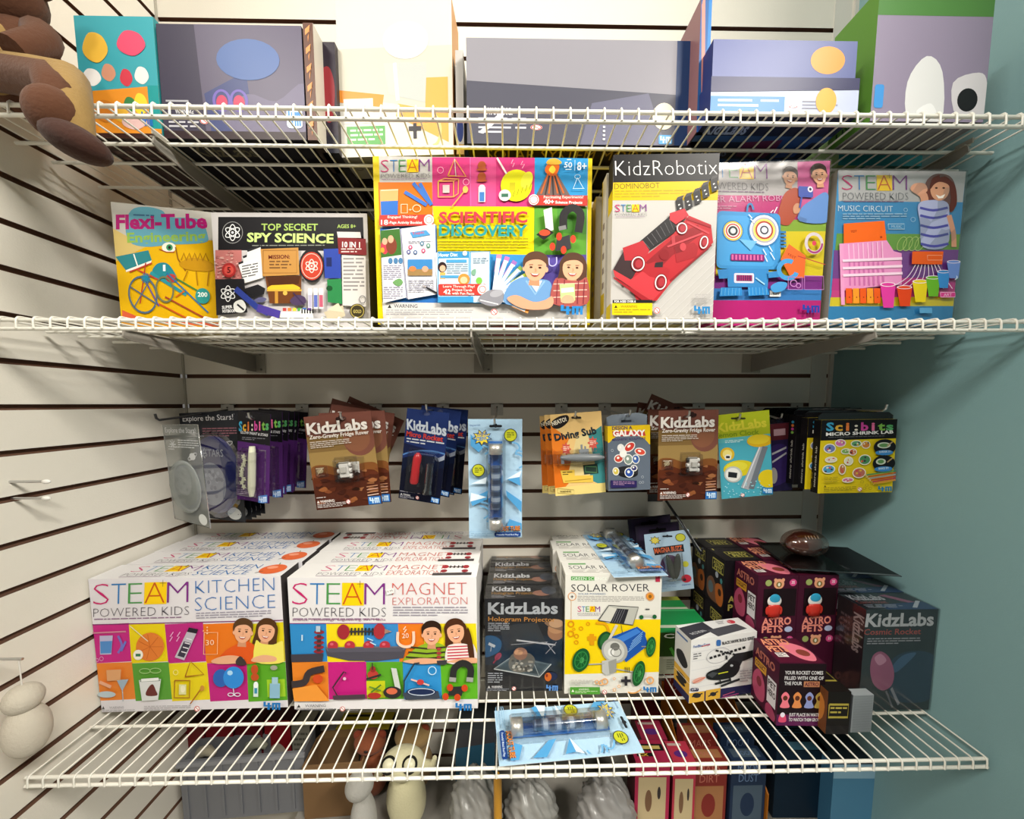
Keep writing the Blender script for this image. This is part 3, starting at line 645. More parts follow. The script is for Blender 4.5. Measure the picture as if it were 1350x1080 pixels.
# ---------------------------------------------------------------- helicopter box, astro boxes, rocket boxes, crystal boxes
def right_side():
    A, B = onz(908, 927.6, HB+.0025), onz(993.5, 913, HB+.0025)
    b = Box(A, B, .1385, .052, dict(front='e2e1df', top='dedddb', left='cfcdca', right='d0cecc'), '26263a')
    c = b.cv('front', ((185,635),(528,600),(515,900),(185,955)))
    c.poly([(186,905),(518,858),(515,900),(186,955)], '28244c')
    c.poly([(186,905),(265,893),(265,945),(186,956)], 'd8a83c'); c.poly([(272,890),(348,878),(346,930),(272,942)], 'd8a83c')
    c.ell(225, 915, 22, 12, '26262a'); c.line([(200,922),(255,905)], 6, '26262a'); c.line([(285,920),(335,895)], 6, '26262a'); c.ell(310, 908, 16, 10, '2a2a2e')
    c.line([(355,925),(440,905)], 5, '9c3c74'); c.line([(360,915),(420,895)], 4, 'b04c6c')
    for k in range(5): c.line([(190,700+k*45),(520,650+k*42)], 2, 'cfcfd2')
    c.rrect(318, 636, 342, 668, 8, '3a6cae'); c.text('BLACK HAWK BUILD SERIES', (350,662), (516,638), 15, '3a3a3e', .03)
    c.text('FunBlocToys', (198,675), (285,662), 13, '2c5ca4', .01); c.line([(240,668),(285,658)], 4, 'c04040')
    c.greek(198, 705, 240, 740, 3, '6c6c70', -6)
    c.ring(330, 715, 62, 36, 3, 'b8b8bc', -15)
    for i in range(9): c.line([(285+i*21,728-i*6),(299+i*21,724-i*6)], 12, '26282a')
    for i in range(7): c.line([(315+i*22,688+i*5),(330+i*22,692+i*5)], 9, '2c2e30')
    c.line([(370,715),(372,735)], 10, '303234'); c.line([(410,740),(505,712)], 14, '1f2123'); c.poly([(440,705),(505,690),(505,725),(455,745)], '1d1f21'); c.poly([(380,740),(420,705),(460,700),(455,740),(430,790),(380,820)], '25272a')
    c.blob([(268,810),(290,790),(340,775),(380,745),(430,745),(440,780),(410,820),(340,835),(280,832)], '1c1e20'); c.ell(398, 765, 8, 6, 'b0b4b8'); c.line([(330,805),(380,795)], 5, 'c8cc30'); c.poly([(272,810),(300,795),(330,800),(300,825)], '44484c')
    c.line([(315,855),(395,835)], 11, '222426'); c.line([(345,866),(440,832)], 11, '2a2c2e'); c.line([(340,835),(345,855)], 6, '222426'); c.line([(390,820),(395,842)], 6, '222426')
    c.blob([(198,838),(230,822),(265,820),(240,842),(205,852)], 'dca494'); c.line([(200,850),(260,822)], 4, 'c87060')
    c.rrect(188, 874, 230, 890, 6, '26264a'); c.text('6 IN 1', (194,886), (224,882), 9, 'e8e8f0', .02)
    c.greek(440, 790, 500, 850, 5, 'a8a8ac', -6)
    c = b.cv('top'); c.poly([(0,20),(42,0),(46,60),(0,100)], '37373f'); c.poly([(35,55),(85,38),(92,76),(40,100)], '4c4c52'); c.text('ACTION', (10,72), (34,60), 12, 'd8d8dc'); c.ell(82, 22, 6, 13, 'c03a48'); c.text('7', (80,27), (83,26), 12, 'f4ecec'); c.greek(60, 10, 74, 32, 3, '77777c')
    c = b.cv('left'); c.poly([(0,58),(100,60),(100,100),(0,100)], 'd4a440'); c.rect(0, 88, 100, 100, '27244a'); c.blob([(12,36),(50,30),(85,44),(60,54),(20,48)], '2a2a2c'); c.ell(50, 72, 32, 6, '2c2a28'); c.rect(10, 6, 80, 9, '4a6aa0'); c.ell(45, 80, 30, 4, '2c2a28'); c.rect(0, 68, 100, 69, 'efe8d0')
    b.done('building_set_box', 'white box with a black toy helicopter, front right on the bottom shelf', 'box')

    # astro boxes (rows of small window boxes); footprint measured from the nearest one
    ax = Vector((math.cos(.02), math.sin(.02), 0)); ay = Vector((-math.sin(.02), math.cos(.02), 0))
    w, d, h = .088, .078, .127
    def astro_small(kind):
        body = {'pink': '43142a', 'black': '17151a'}[kind]
        b = Box((0,0,0), (w,0,0), h, d, dict(front=body, top=body, left=body, right=body), body)
        ink, ink2 = ('d87f86', 'e08e70') if kind == 'pink' else ('7a7440', 'b0a860')
        c = b.cv('top'); c.rect(4, 4, 96, 96, '57182f' if kind == 'pink' else '1f1d20')
        if kind == 'pink':
            c.blob([(40,34),(60,18),(88,34),(97,62),(84,90),(56,80)], 'ec7f92'); c.ell(76, 60, 14, 13, '8c4438'); c.text('ASTRO', (6,28), (70,28), 23, 'ee9e78', .03); c.text('PETS', (6,56), (50,56), 23, 'ee9e78', .03); c.rect(12, 60, 36, 76, 'e8e0dc'); c.greek(14, 62, 34, 76, 3, '333333')
        else:
            c.frame(30, 35, 90, 75, 3, '9c9444'); c.text('ASTRO', (34,54), (86,54), 15, 'b8b058', .028); c.text('PETS', (40,72), (80,72), 15, 'b8b058', .028); c.text('1', (8,20), (12,20), 12, 'b8b058')
        c = b.cv('left')
        if kind == 'pink':
            c.text('ASTRO', (10,22), (85,22), 13, 'b06858', .03); c.rect(10, 28, 55, 42, 'c8902c'); c.text('COLLECT', (13,38), (52,38), 8, '3a1824', .03); c.blob([(8,55),(30,42),(52,60),(50,88),(20,92),(4,75)], 'b04a68'); c.ell(30, 62, 10, 8, '7c2c38')
            c.rect(62, 36, 94, 78, 'd8d4d8'); c.text('PET', (64,50), (92,50), 10, '2a1820', .028); c.text('HERO', (64,64), (92,64), 10, '2a1820', .028); c.blob([(60,85),(75,78),(95,88),(90,99),(62,99)], '9c3c5c')
        else:
            c.frame(35, 10, 92, 30, 3, 'a8a04c'); c.text('ASTRO', (40,20), (88,20), 7, 'b8b058', .028); c.text('PETS', (45,28), (84,28), 7, 'b8b058', .028)
            c.ell(60, 38, 8, 6, 'aab0bc'); c.blob([(10,60),(35,48),(60,58),(88,50),(95,85),(50,95),(12,88)], '74503c'); c.blob([(55,60),(80,52),(96,66),(90,92),(62,90)], 'b8642c'); c.ell(30, 70, 14, 12, '5c6c74'); c.ell(78, 68, 9, 7, '3a2418'); c.ell(84, 44, 6, 5, '4c8c90')
        return b
    def window(t, s):                                      # recessed window with the figure standing behind it
        m = MB(); W2, D2 = s.w/2, s.d/2; z0, z1 = .038, .099
        m.box((-W2*.70, -D2-.0011, z0), (W2*.92, -D2-.0005, z1), mat('1e1116'))
        tag(m.build('window_recess', t), 'dark window opening', None)
        m = MB(); cx = -.010; cy = -D2-.0055
        m.lathe([(0, 0), (.0125, .001), (.0130, .012), (.0145, .020), (.0120, .027), (0, .029)], mat('c42f22', 'plastic'), (cx, cy, z0+.001), (0,0,1), 18)
        m.ell((cx, cy, z0+.036), (.0155, .0065, .0135), mat('e4e2de', 'plastic')); m.ell((cx, cy-.0035, z0+.042), (.0118, .0050, .0100), mat('2f9cc4', 'plastic'))
        for sx in (-1, 1): m.ell((cx+sx*.0145, cy, z0+.015), (.004, .004, .009), mat('c42f22', 'plastic'))
        for i in range(len(m.v)): v = m.v[i]; m.v[i] = (v[0], max(min((v[1]-cy)*.32, .004), -.004)-D2-.0052, v[2])
        tag(m.build('toy_figure', t), 'red toy figure with a blue and white helmet', None)
    def front_pink(c):
        c.rect(0, 0, 100, 100, '43142a')
        for x, y, r, k in ((26,12,8,'9cac64'),(52,14,13,'e8a480'),(87,12,9,'d84c88')): c.ell(x, y, r, r*.68, k)
        c.ell(43, 7, 4, 3, 'e8a480'); c.ell(62, 7, 4, 3, 'e8a480'); c.ell(52, 15, 7, 5, '8a7038'); c.ell(52, 15, 3, 3, 'e8e8d8'); c.text('35', (83,14), (91,14), 5, 'f4d8e4', .03)
        c.text('ASTRO', (15,86.2), (88,85.4), 13, 'e89080', .035); c.text('PETS', (15,99.4), (68,98.6), 12, 'e89080', .035); c.ell(82, 94, 10, 5, 'b8c4e4')
    def front_back(c):                                     # the side with the reading matter
        c.rect(0, 0, 100, 100, '1d1016'); c.rect(0, 82, 100, 100, '5a1e4c')
        for i, t_ in enumerate(('YOUR ROCKET COMES', 'FILLED WITH ONE OF', 'THE FOUR')): c.text(t_, (12, 17+i*8.5), (12+[82,84,38][i], 17+i*8.5), 5.5, 'dcdadc', .02)
        c.rect(54, 28, 88, 37, 'b87c58'); c.text('ASTRO', (56,35.5), (86,35.5), 6, '5a2030', .028)
        for x, k in ((16,'e87888'),(42,'dc8c50'),(68,'8c98cc'),(90,'b8a050')): c.blob([(x-9,52),(x,45),(x+9,52),(x+6,60),(x+10,70),(x-10,70),(x-6,60)], k); c.ell(x, 55, 5, 4, '5c3020')
        c.blob([(4,93),(6,82),(12,78),(18,82),(20,93)], 'd84c70'); c.ell(12, 82, 5, 4, 'e8e4f0')
        for i, t_ in enumerate(('JUST PLACE IN WATER', 'TO WATCH THEM GROW!')): c.text(t_, (26, 84+i*8), (96, 84+i*8), 5.2, 'e4e2e4', .02)
    lay = lambda P, i, j, k: P+ax*(w+.001)*i+ay*(d+.0015)*j+Vector((0,0,1))*(h+.0008)*k
    # nearest box, reading side forward, top in view
    z0 = H+HB+.0025
    P0 = onz(1024.5, 957.5, HB+.0025)
    b = astro_small('pink'); front_back(b.cv('front')); b.loc = P0+Vector((w/2, d/2, 0)); b.an = -.03
    b.done('toy_box', 'dark pink toy box with white writing, nearest on the bottom shelf', 'box', 'small dark toy boxes')
    P1 = Vector((P0.x+.014, P0.y+d+.016, z0))
    protos = {}
    def place(P, kind, win, label, an=.02):
        k = (kind, win)
        if k not in protos:
            b = astro_small(kind)
            if kind == 'pink': front_pink(b.cv('front'))
            else:
                c = b.cv('front'); c.text('ASTRO', (12,80), (88,80), 12, 'b8b058', .028); c.text('PETS', (12,96), (70,96), 12, 'b8b058', .028)
            b.loc = P+ax*w/2+ay*d/2; b.an = an
            protos[k] = b.done('toy_box', label, 'box', 'small dark toy boxes', extra=window if win else None)
        else: dup(protos[k], P+ax*w/2+ay*d/2, label, (0, 0, an))
    place(lay(P1, 0, 0, 0), 'pink', False, 'dark pink toy box in the lower layer, behind the nearest one')
    place(lay(P1, 1, 0, 0), 'pink', False, 'dark pink toy box in the lower layer, beside the rocket box')
    place(lay(P1, 0, 0, 1), 'pink', True, 'upper dark pink toy box with a window, nearer the helicopter box')
    place(lay(P1, 1, 0, 1), 'pink', True, 'upper dark pink toy box with a window, nearer the rocket box')
    for j in (1, 2):
        wd = ('second', 'rear')[j-1]
        place(lay(P1, -.25, j, 0), 'black', False, 'black toy box in the lower layer, %s row of the pile' % wd)
        place(lay(P1, -.25, j, 1), 'black', False, 'black toy box in the upper layer, %s row of the pile' % wd)
        place(lay(P1, .78, j, 0), 'pink', False, 'dark pink toy box in the lower layer, %s row of the pile' % wd)
        place(lay(P1, .78, j, 1), 'pink', False, 'dark pink toy box in the upper layer, %s row of the pile' % wd)

    # rocket kit boxes
    A, B = ony(1142, 804.4, .690), ony(1250, 804.4, .690); zt = A.z; B.x = min(B.x, XR-.003); A.z = B.z = H+HB+.0025
    b = Box(A, B, zt-A.z, .062, dict(front='23242b', top='26272f', left='2a2326', right='202026'), '202127')
    c = b.cv('front', ((355,480),(775,480),(738,900),(395,900)))
    c.text('KidzLabs', (362,560), (750,558), 62, 'c8c9ce', .03); c.text('Cosmic Rocket', (362,598), (680,598), 26, 'a8483e', .015); c.greek(388, 614, 680, 646, 3, 'a0a0a8')
    c.blob([(520,740),(560,690),(640,672),(730,680),(765,720),(750,860),(560,860)], '22344c'); c.blob([(540,735),(590,690),(660,680),(620,720),(560,760)], '3c5a7c')
    c.blob([(425,745),(430,690),(470,672),(520,700),(552,760),(545,810),(500,828),(450,800)], 'a05478'); c.blob([(440,700),(470,682),(505,710),(470,730)], 'c88ca8'); c.line([(545,820),(590,880)], 12, '8a8a94'); c.line([(520,830),(560,890)], 8, '6a6a74')
    c = b.cv('top'); c.text('KidzLabs', (6,40), (54,40), 32, 'c8cad2', .03); c.text('Cosmic Rocket', (6,62), (48,62), 18, 'a05050', .01); c.line([(60,10),(84,62)], 12, '9c5878'); c.poly([(30,70),(100,55),(100,100),(30,100)], '20386c'); c.greek(8, 70, 60, 92, 3, 'b0b4c4'); c.line([(72,90),(95,50)], 6, 'c8d0dc')
    c = b.cv('left'); c.text('KidzLabs', (62,8), (62,46), 34, '9c8c8c', .03, up=(1, 0)); c.greek(15, 15, 50, 50, 6, '5c4c50')
    k = b.done('science_kit_box', 'dark rocket kit box, frontmost, by the blue wall', 'box', 'rocket kit boxes', wrap=True)
    dup(k, b.loc+Vector((.002, .066, 0)), 'dark rocket kit box standing second behind the front one')
    dup(k, b.loc+Vector((.000, .132, 0)), 'dark rocket kit box at the back, under the football pack')

    # crystal growing boxes
    A, B = xat(868, .800, HB+.0025), xat(934, .800, HB+.0025)
    b = Box(A, B, zfor(A, 828)-A.z, .075, dict(front='2f4a1c', top='1c8a4a', left='2a4420', right='2a4420'), '2f4a20')
    c = b.cv('front'); c.rect(0, 0, 100, 10, '2a8c4c'); c.rect(0, 62, 100, 100, 'b8bca4'); c.text('Crystal', (8,22), (98,22), 9, 'eef0e0', .02)
    rd = random.Random(8)
    for i in range(16): x = 30+rd.random()*55; c.line([(x,66),(x+rd.uniform(-16,16), 40+rd.random()*12)], 6, rd.choice(['4f9c38', '6cbc4c', '356c28', '88cc60']))
    c.greek(15, 68, 90, 92, 5, '8c9078'); c.rect(8, 64, 96, 66, 'd8d8c8')
    c = b.cv('top'); c.rect(0, 86, 100, 100, 'bfc8b0'); c.rect(0, 0, 100, 10, '3ba865')
    b.done('science_kit_box', 'green crystal growing box standing behind the helicopter box', 'box', 'crystal growing boxes')
    b = Box(A+Vector((-.012, .080, 0)), B+Vector((-.012, .080, 0)), b.h-.002, .060, dict(front='2c8a48', top='209048', left='2a4420', right='2a4420'), '2f4a20')
    c = b.cv('top'); c.rect(0, 0, 100, 30, 'a8b040'); c.rect(0, 86, 100, 100, 'bfc8b0')
    b.done('science_kit_box', 'green crystal growing box at the back, under the hanging magnet pack', 'box', 'crystal growing boxes')
right_side()

# ================================================================ middle shelf
MS = HM+.0025
def middle_shelf():
    # --- flexible tube engineering box, left
    b = shelf_box((161, .700), (292, .735), 266, .06, dict(front='d8a808', top='c8c4ba', left='cfcabd', right='a8a294'), 'd8c890', MS)
    c = b.cv('front', ((325,492),(830,540),(845,1040),(378,1040)))
    c.poly([(325,492),(830,540),(835,660),(340,640)], 'b9b6ae'); c.poly([(335,610),(500,690),(340,760)], 'c8b06c'); c.poly([(380,960),(470,990),(840,1000),(845,1040),(378,1040)], 'cf5a3c'); c.poly([(380,1000),(845,1015),(845,1040),(378,1040)], 'c98a24')
    c.blob([(400,600),(430,530),(500,515),(580,530),(620,560),(760,570),(800,640),(780,670),(620,680),(500,690),(420,670)], '5f9cae')
    c.text('Flexi-Tube', (352,612), (800,606), 62, 'a81e6c', .04); c.text('Engineering', (408,672), (790,660), 42, '8cb04c', .03); c.greek(440, 548, 560, 562, 1, '3c5c80', 4)
    c.ell(612, 692, 34, 22, 'e8e4d4'); c.ell(615, 692, 16, 14, '3c8c60'); c.ell(615, 692, 7, 7, '1c1c1c'); c.line([(565,700),(600,712),(640,712)], 4, 'a03c28')
    c.poly([(350,735),(512,705),(528,748),(400,792)], '2c7c84'); c.poly([(400,792),(528,748),(522,762),(402,800)], 'e8e4d8'); c.line([(440,722),(458,772)], 6, 'e8e4d8')
    c.blob([(530,790),(560,760),(610,765),(650,830),(600,840),(545,815)], '24808c'); c.line([(520,800),(690,890)], 14, '2a8a94'); c.ell(620, 822, 26, 18, 'b03c3c'); c.text('1', (582,792), (594,792), 26, 'e8f0ee', .03)
    c.line([(645,690),(655,740),(690,790)], 6, '8c5410'); c.blob([(660,760),(720,735),(790,745),(830,770),(800,790),(700,785)], 'b8860c')
    for a in range(670, 800, 26): c.line([(a,745),(a+14,715),(a+26,748)], 5, '9c6c08')
    c.line([(700,790),(680,830)], 5, '9c6c08'); c.line([(740,790),(745,850)], 5, '9c6c08'); c.line([(800,790),(790,850)], 5, '9c6c08')
    for k_, (x0, y0, x1, y1) in (('b8402c',(420,800,530,760)),('b8402c',(460,790,560,830)),('c46010',(640,900,690,870)),('a83828',(500,760,470,930)),('5c4c90',(500,840,560,940)),('286c9c',(600,800,790,960)),('3c7c38',(640,820,800,900)),('a03c28',(590,900,790,990)),('c05020',(560,930,700,990))):
        c.line([(x0,y0),(x1,y1)], 6, k_)
    c.ring(484, 894, 66, 76, 8, '4c6478', -20); c.ring(590, 870, 40, 52, 8, '6c7050', -10); c.line([(420,860),(548,930)], 5, '4c6478'); c.line([(440,950),(520,830)], 5, '4c6478')
    c.ell(768, 893, 34, 32, '2c8c88'); c.text('200', (745,896), (790,896), 18, 'e8f0e8', .02)
    for a in range(0, 180, 30): c.line([(500-22*math.cos(a*.01745),825-22*math.sin(a*.01745)),(500+22*math.cos(a*.01745),825+22*math.sin(a*.01745))], 5, '1c7c98')
    b.done('science_kit_box', 'yellow tube building box with pink title, leftmost on the middle shelf', 'box')

    # --- spy science
    A, B = xat(288.5, .690, MS), xat(489, .690, MS)
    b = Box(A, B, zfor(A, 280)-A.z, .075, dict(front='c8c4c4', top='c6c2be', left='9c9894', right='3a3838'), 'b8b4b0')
    c = b.cv('front', ((768,535),(1478,545),(1485,1052),(806,1052)))       # left crop; the right half is shifted by 1181.25
    S = 1181.25
    c.poly([(802,556),(1460,562),(1462,712),(802,706)], '17161a')
    atom(c, 868, 627, 40); c.ring(868, 627, 46, 48, 3, '8c8c8c')
    c.text('TOP SECRET', (1000,618), (1256,620), 30, 'a8c464', .02)
    c.text('SPY SCIENCE', (934,668), (1326,676), 40, 'c4dc84', .035); c.greek(958, 684, 1310, 694, 1, '8a8c84'); c.text('AGES 8+', (S+162,610), (S+246,610), 16, 'a8c464', .02)
    c.rect(790, 706, 910, 842, 'b8706c'); 
    rd = random.Random(5)
    for i in range(60): c.rect(*(lambda x, y: (x, y, x+rd.uniform(4,14), y+4))(792+rd.random()*105, 710+rd.random()*120), rd.choice(['cc9890', 'a05c58', 'd8aca4']))
    c.ell(858, 798, 32, 32, 'a02828'); c.ell(858, 798, 22, 22, 'c84840'); c.text('5', (850,810), (866,810), 26, '5c1414', .03)
    for k in range(3): c.poly([(902+k*20,770-k*28),(982+k*10,740-k*24),(1010,830),(930,855)], 'e0e0de'); c.line([(902+k*20,770-k*28),(982+k*10,740-k*24)], 10, '26262a')
    c.poly([(902,775),(985,745),(1012,832),(930,856)], 'eceae6'); c.greek(918, 780, 990, 840, 5, '55555a', -14)
    c.poly([(1002,706),(1172,700),(1176,820),(1012,826)], 'c08c48'); c.frame(1014, 712, 1164, 812, 3, '8c5c28'); c.text('MISSION:', (1038,750), (1134,748), 17, '6c241c', .03); c.greek(1042, 758, 1140, 800, 3, '74502c')
    c.poly([(1022,828),(1185,824),(1182,945),(1042,945)], '6a3c1c'); c.blob([(1036,884),(1060,862),(1110,855),(1160,866),(1172,884)], 'e8bc30'); c.rect(1030, 884, 1186, 892, 'd8a840'); c.rect(1066, 890, 1080, 945, 'c08c38'); c.ell(1112, 900, 10, 10, 'd8b050'); c.poly([(1028,828),(1180,826),(1172,860),(1040,866)], '4c2814')
    c.poly([(932,880),(990,862),(1024,880),(1018,905),(966,922),(932,900)], '1d1c20'); c.blob([(968,935),(1000,918),(1030,925),(1010,940)], '5c5c80')
    c.ell(1232, 780, 56, 74, '201c20'); c.ell(1232, 782, 50, 62, 'c0402c'); atom(c, 1232, 782, 32, 'ecdcd4', 4); c.ring(1232, 782, 44, 54, 3, 'e4c8bc')
    c.poly([(1286,708),(1350,706),(1362,722),(1362,836),(1290,836)], '2c44a0'); c.rect(1298, 745, 1322, 785, '18245c'); c.poly([(1300,842),(1364,838),(1366,948),(1302,940)], '2c8048'); c.ell(1310, 880, 14, 12, '184c28')
    c.poly([(S+166,632),(S+270,634),(S+274,660),(S+170,658)], 'd4cccc'); c.poly([(S+168,658),(S+294,664),(S+296,736),(S+172,730)], '7c1f24'); c.text('10 IN 1', (S+188,700), (S+268,702), 24, 'ece6e2', .03); c.greek(S+184, 706, S+274, 730, 2, 'dcc8c4'); c.poly([(S+186,735),(S+292,740),(S+290,960),(S+186,955)], 'd2cecb'); c.greek(S+192, 748, S+284, 900, 9, '8c8888')
    c.poly([(800,840),(930,838),(945,985),(806,998)], '1c1b1f'); atom(c, 858, 903, 38, 'e4e4e4'); c.text('SUPER', (832,970), (878,966), 13, 'e8e8e8', .02); c.text('NOTEBOOK', (834,986), (890,984), 13, 'e8e8e8', .02); c.blob([(890,980),(885,945),(920,930),(940,960),(925,985)], 'd8d8d4'); c.line([(900,950),(930,975)], 8, '202024')
    c.line([(892,882),(985,960),(1040,990)], 26, '2c3c8c'); c.line([(990,965),(1090,995)], 34, '4a3c94')
    c.blob([(1135,935),(1165,910),(1200,918),(1205,945),(1160,955)], '4c3c5c'); c.line([(1150,900),(1200,955)], 6, '3c2c4c')
    for k, (x, h_) in enumerate(((1215,'b8b4cc'),(1240,'5c6cb8'),(1264,'c05c74'))): c.rect(x, 885, x+20, 970, 'dcd8dc'); c.rect(x+2, 910, x+18, 962, h_); c.rect(x+2, 880, x+18, 892, 'e8e4e4')
    for k in range(6): c.rect(1104+k*22, 966, 1120+k*22, 980, ('b84040','d87c40','d8c840','4c9c4c','3c6cb8','6c4c9c')[k])
    c.poly([(1096,982),(1235,985),(1240,1010),(1092,1008)], 'f0eeea'); c.poly([(1286,985),(1370,955),(1380,1000),(1310,1030)], 'c8bca0'); c.poly([(1300,975),(1350,945),(1374,985)], 'dcd0b4')
    c.ell(S+252, 980, 34, 32, '3a3420'); c.ring(S+252, 980, 28, 27, 4, 'a89850'); c.text('GOLD', (S+234,988), (S+270,988), 14, 'b8a85c', .03); c.line([(S+0,980),(S+50,990)], 20, 'e8e8e4')
    for k in range(5): c.rect(S+6+k*12, 972, S+12+k*12, 990, '202020')
    c.ring(S+276, 930, 14, 16, 3, '66666a'); c.greek(830, 1012, 1200, 1040, 2, '8c8c8c')
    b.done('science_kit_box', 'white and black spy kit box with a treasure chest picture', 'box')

    # --- scientific discovery
    A, B = xat(498.5, .652, MS), xat(777.5, .652, MS)
    b = Box(A, B, zfor(A, 206)-A.z, .075, dict(front='c4c1bc', top='e8d010', left='e8d010', right='d8bc10', bottom='b8b4a8'), 'd8d4c8')
    c = b.cv('front', ((318,290),(1282,318),(1282,1072),(338,1072)))
    P = c.poly
    P([(318,290),(346,291),(366,1072),(338,1072)], 'dcc40c'); P([(1264,317),(1282,318),(1282,1072),(1268,1072)], 'dcc40c')
    P([(342,410),(584,414),(586,566),(346,566)], 'd4700e'); P([(584,300),(1034,310),(1034,532),(586,522)], 'cc3a78'); P([(750,304),(756,304),(758,526),(752,526)], 'd4609a'); P([(758,304),(866,306),(866,528),(758,526)], 'd85088')
    P([(1034,310),(1264,318),(1262,488),(1034,482)], '2f92cc'); P([(586,524),(1034,532),(1034,752),(840,750),(606,742)], 'dcc90a'); P([(1034,530),(1262,536),(1262,752),(1034,752)], '5c9c34'); P([(1134,532),(1262,536),(1262,660),(1134,650)], '4c8c34')
    P([(350,620),(604,612),(612,985),(360,970)], '2c6cb4'); P([(606,740),(1034,752),(1262,752),(1262,985),(612,978)], '3c8cc8'); P([(1034,752),(1262,752),(1262,900),(1034,900)], '5a4c9c')
    P([(358,968),(620,972),(1262,985),(1266,1072),(364,1072)], 'd0cdca')
    steam(c, 352, 576, 366, 56, 0, y2=28, h2=20, wt=-.02)
    # top left: beaker and pipe cleaners
    P([(350,446),(434,444),(430,566),(354,566)], 'dca868'); P([(354,500),(432,498),(430,566),(356,566)], '2f6cc0'); c.line([(356,450),(432,448)], 4, 'f0d8b8')
    for a, b_ in (((462,458),(560,520)),((500,418),(575,510)),((530,420),(582,520))): c.line([a, b_], 16, '3c70c0')
    c.frame(446, 515, 474, 555, 3, 'f8dcb8'); c.text('+', (480,548), (494,548), 14, 'f8dcb8'); c.ring(516, 535, 18, 16, 3, 'f8dcb8')
    # pink: frames
    c.line([(655,388),(684,312),(735,392),(655,388)], 6, 'e0a448'); c.line([(684,312),(690,392)], 4, 'c8b8b0'); c.frame(612, 412, 680, 484, 6, 'd8a04c'); c.line([(612,412),(640,400),(702,404),(680,412)], 4, 'd8a04c'); c.line([(702,404),(700,470),(680,484)], 4, 'd8a04c'); c.rect(632, 430, 662, 466, 'c8b8b4')
    c.ring(622, 362, 13, 14, 2, 'f4b8cc'); c.ring(735, 418, 13, 14, 2, 'f4b8cc'); c.line([(668,535),(728,458)], 5, 'd8a04c'); c.ell(732, 452, 12, 16, 'e4b45c')
    for y in (345, 395): c.ell(804, y, 18, 20, 'b0542c'); c.ell(804, y+18, 24, 6, 'b0542c')
    c.rect(790, 442, 820, 510, 'e8ecf0'); c.rect(794, 465, 816, 508, '4478b8'); c.ell(805, 440, 12, 8, 'f0f0f0')
    c.ell(955, 438, 68, 72, 'e0dc1c'); c.ell(1000, 415, 24, 40, 'e8e440', 20); c.rect(926, 425, 950, 460, 'c8bc20'); c.line([(870,312),(912,385)], 8, 'e8e4e0'); c.ell(905, 482, 26, 26, 'e8e6e0'); c.rect(890, 474, 920, 490, '3c6c58')
    for i in range(5): c.line([(940+i*18,490-i*8),(948+i*18,462-i*8)], 4, 'a8a418')
    c.line([(940,322),(932,340),(946,338),(938,356)], 3, 'f8b8cc'); c.line([(982,330),(974,346),(990,344),(980,362)], 3, 'f8b8cc')
    # volcano
    P([(1040,486),(1092,380),(1108,366),(1126,380),(1188,488)], '6c5c58'); c.blob([(1078,375),(1090,345),(1115,335),(1140,352),(1132,385),(1118,400),(1100,398)], 'e86c20'); c.blob([(1095,372),(1110,352),(1124,370),(1112,388)], 'f8d040')
    for x0, x1 in ((1092,1062),(1104,1096),(1116,1134),(1124,1160)): c.line([(x0,390),(x1,478)], 7, 'c8622c')
    for x0, x1 in ((1098,1080),(1110,1116),(1120,1146)): c.line([(x0,398),(x1,486)], 6, '3c3434')
    c.blob([(1085,345),(1095,325),(1125,322),(1150,340),(1130,350)], 'f0b040')
    c.text('50', (1160,362), (1194,364), 24, 'e8f0f4', .02); c.text('8+', (1215,375), (1256,376), 36, 'e8f0f4', .02); c.greek(1172, 326, 1192, 336, 1, 'd8ecf4'); c.greek(1166, 370, 1194, 378, 1, 'd8ecf4'); c.line([(1206,330),(1206,378)], 2, 'd8ecf4')
    c.line([(1218,410),(1200,458)], 2, 'd0e8f0'); c.line([(1218,410),(1244,458)], 2, 'd0e8f0'); c.line([(1198,458),(1248,458)], 2, 'd0e8f0'); c.ring(1218, 405, 12, 9, 2, 'd0e8f0')
    P([(1034,486),(1262,490),(1262,536),(1034,530)], 'c03c34'); c.text('Fascinating Experiments!', (1074,500), (1244,502), 12, 'f4e4dc', .01); c.text('40+', (1073,524), (1118,526), 20, 'f4e8e4', .03); c.text('Science Projects', (1124,524), (1240,527), 12, 'f4e8e4', .03); c.ell(1031, 506, 22, 24, 'f0e8e4'); c.ring(1031, 506, 17, 18, 3, 'c84838')
    c.text('SCIENTIFIC', (616,606), (1004,608), 50, 'c03a48', .035); c.text('DISCOVERY', (616,664), (1004,670), 50, '2a9494', .035); c.greek(618, 676, 1008, 728, 4, '9c9018', 4)
    # left: booklet
    c.rrect(350, 568, 592, 618, 6, 'c43c34'); c.text('Engaged Thinking!', (388,582), (520,583), 11, 'f8e8e0', .01); c.text('18', (358,612), (390,612), 22, 'f4e8e4', .02); c.text('-Page Activity Booklet', (392,608), (542,610), 12, 'f4e8e4', .02); c.ell(572, 592, 22, 24, 'ece4e2'); c.ring(572, 592, 14, 15, 3, 'c87868')
    P([(356,640),(440,628),(470,950),(366,975)], 'e4e4e8'); P([(448,632),(600,612),(606,935),(478,958)], 'e8e8ec'); c.line([(444,632),(474,955)], 5, '9c9cb0')
    P([(356,640),(442,632),(450,752),(358,765)], '3c6c2c'); c.ell(375, 715, 18, 34, 'c83c4c'); c.ell(405, 710, 24, 40, '7c3c28'); c.ell(375, 690, 12, 16, 'dca888'); c.ell(402, 680, 13, 18, 'dca888'); c.ell(365, 730, 9, 12, 'e09c30')
    for x in (400, 424, 446): c.ell(x, 780, 10, 14, '4c7ca8')
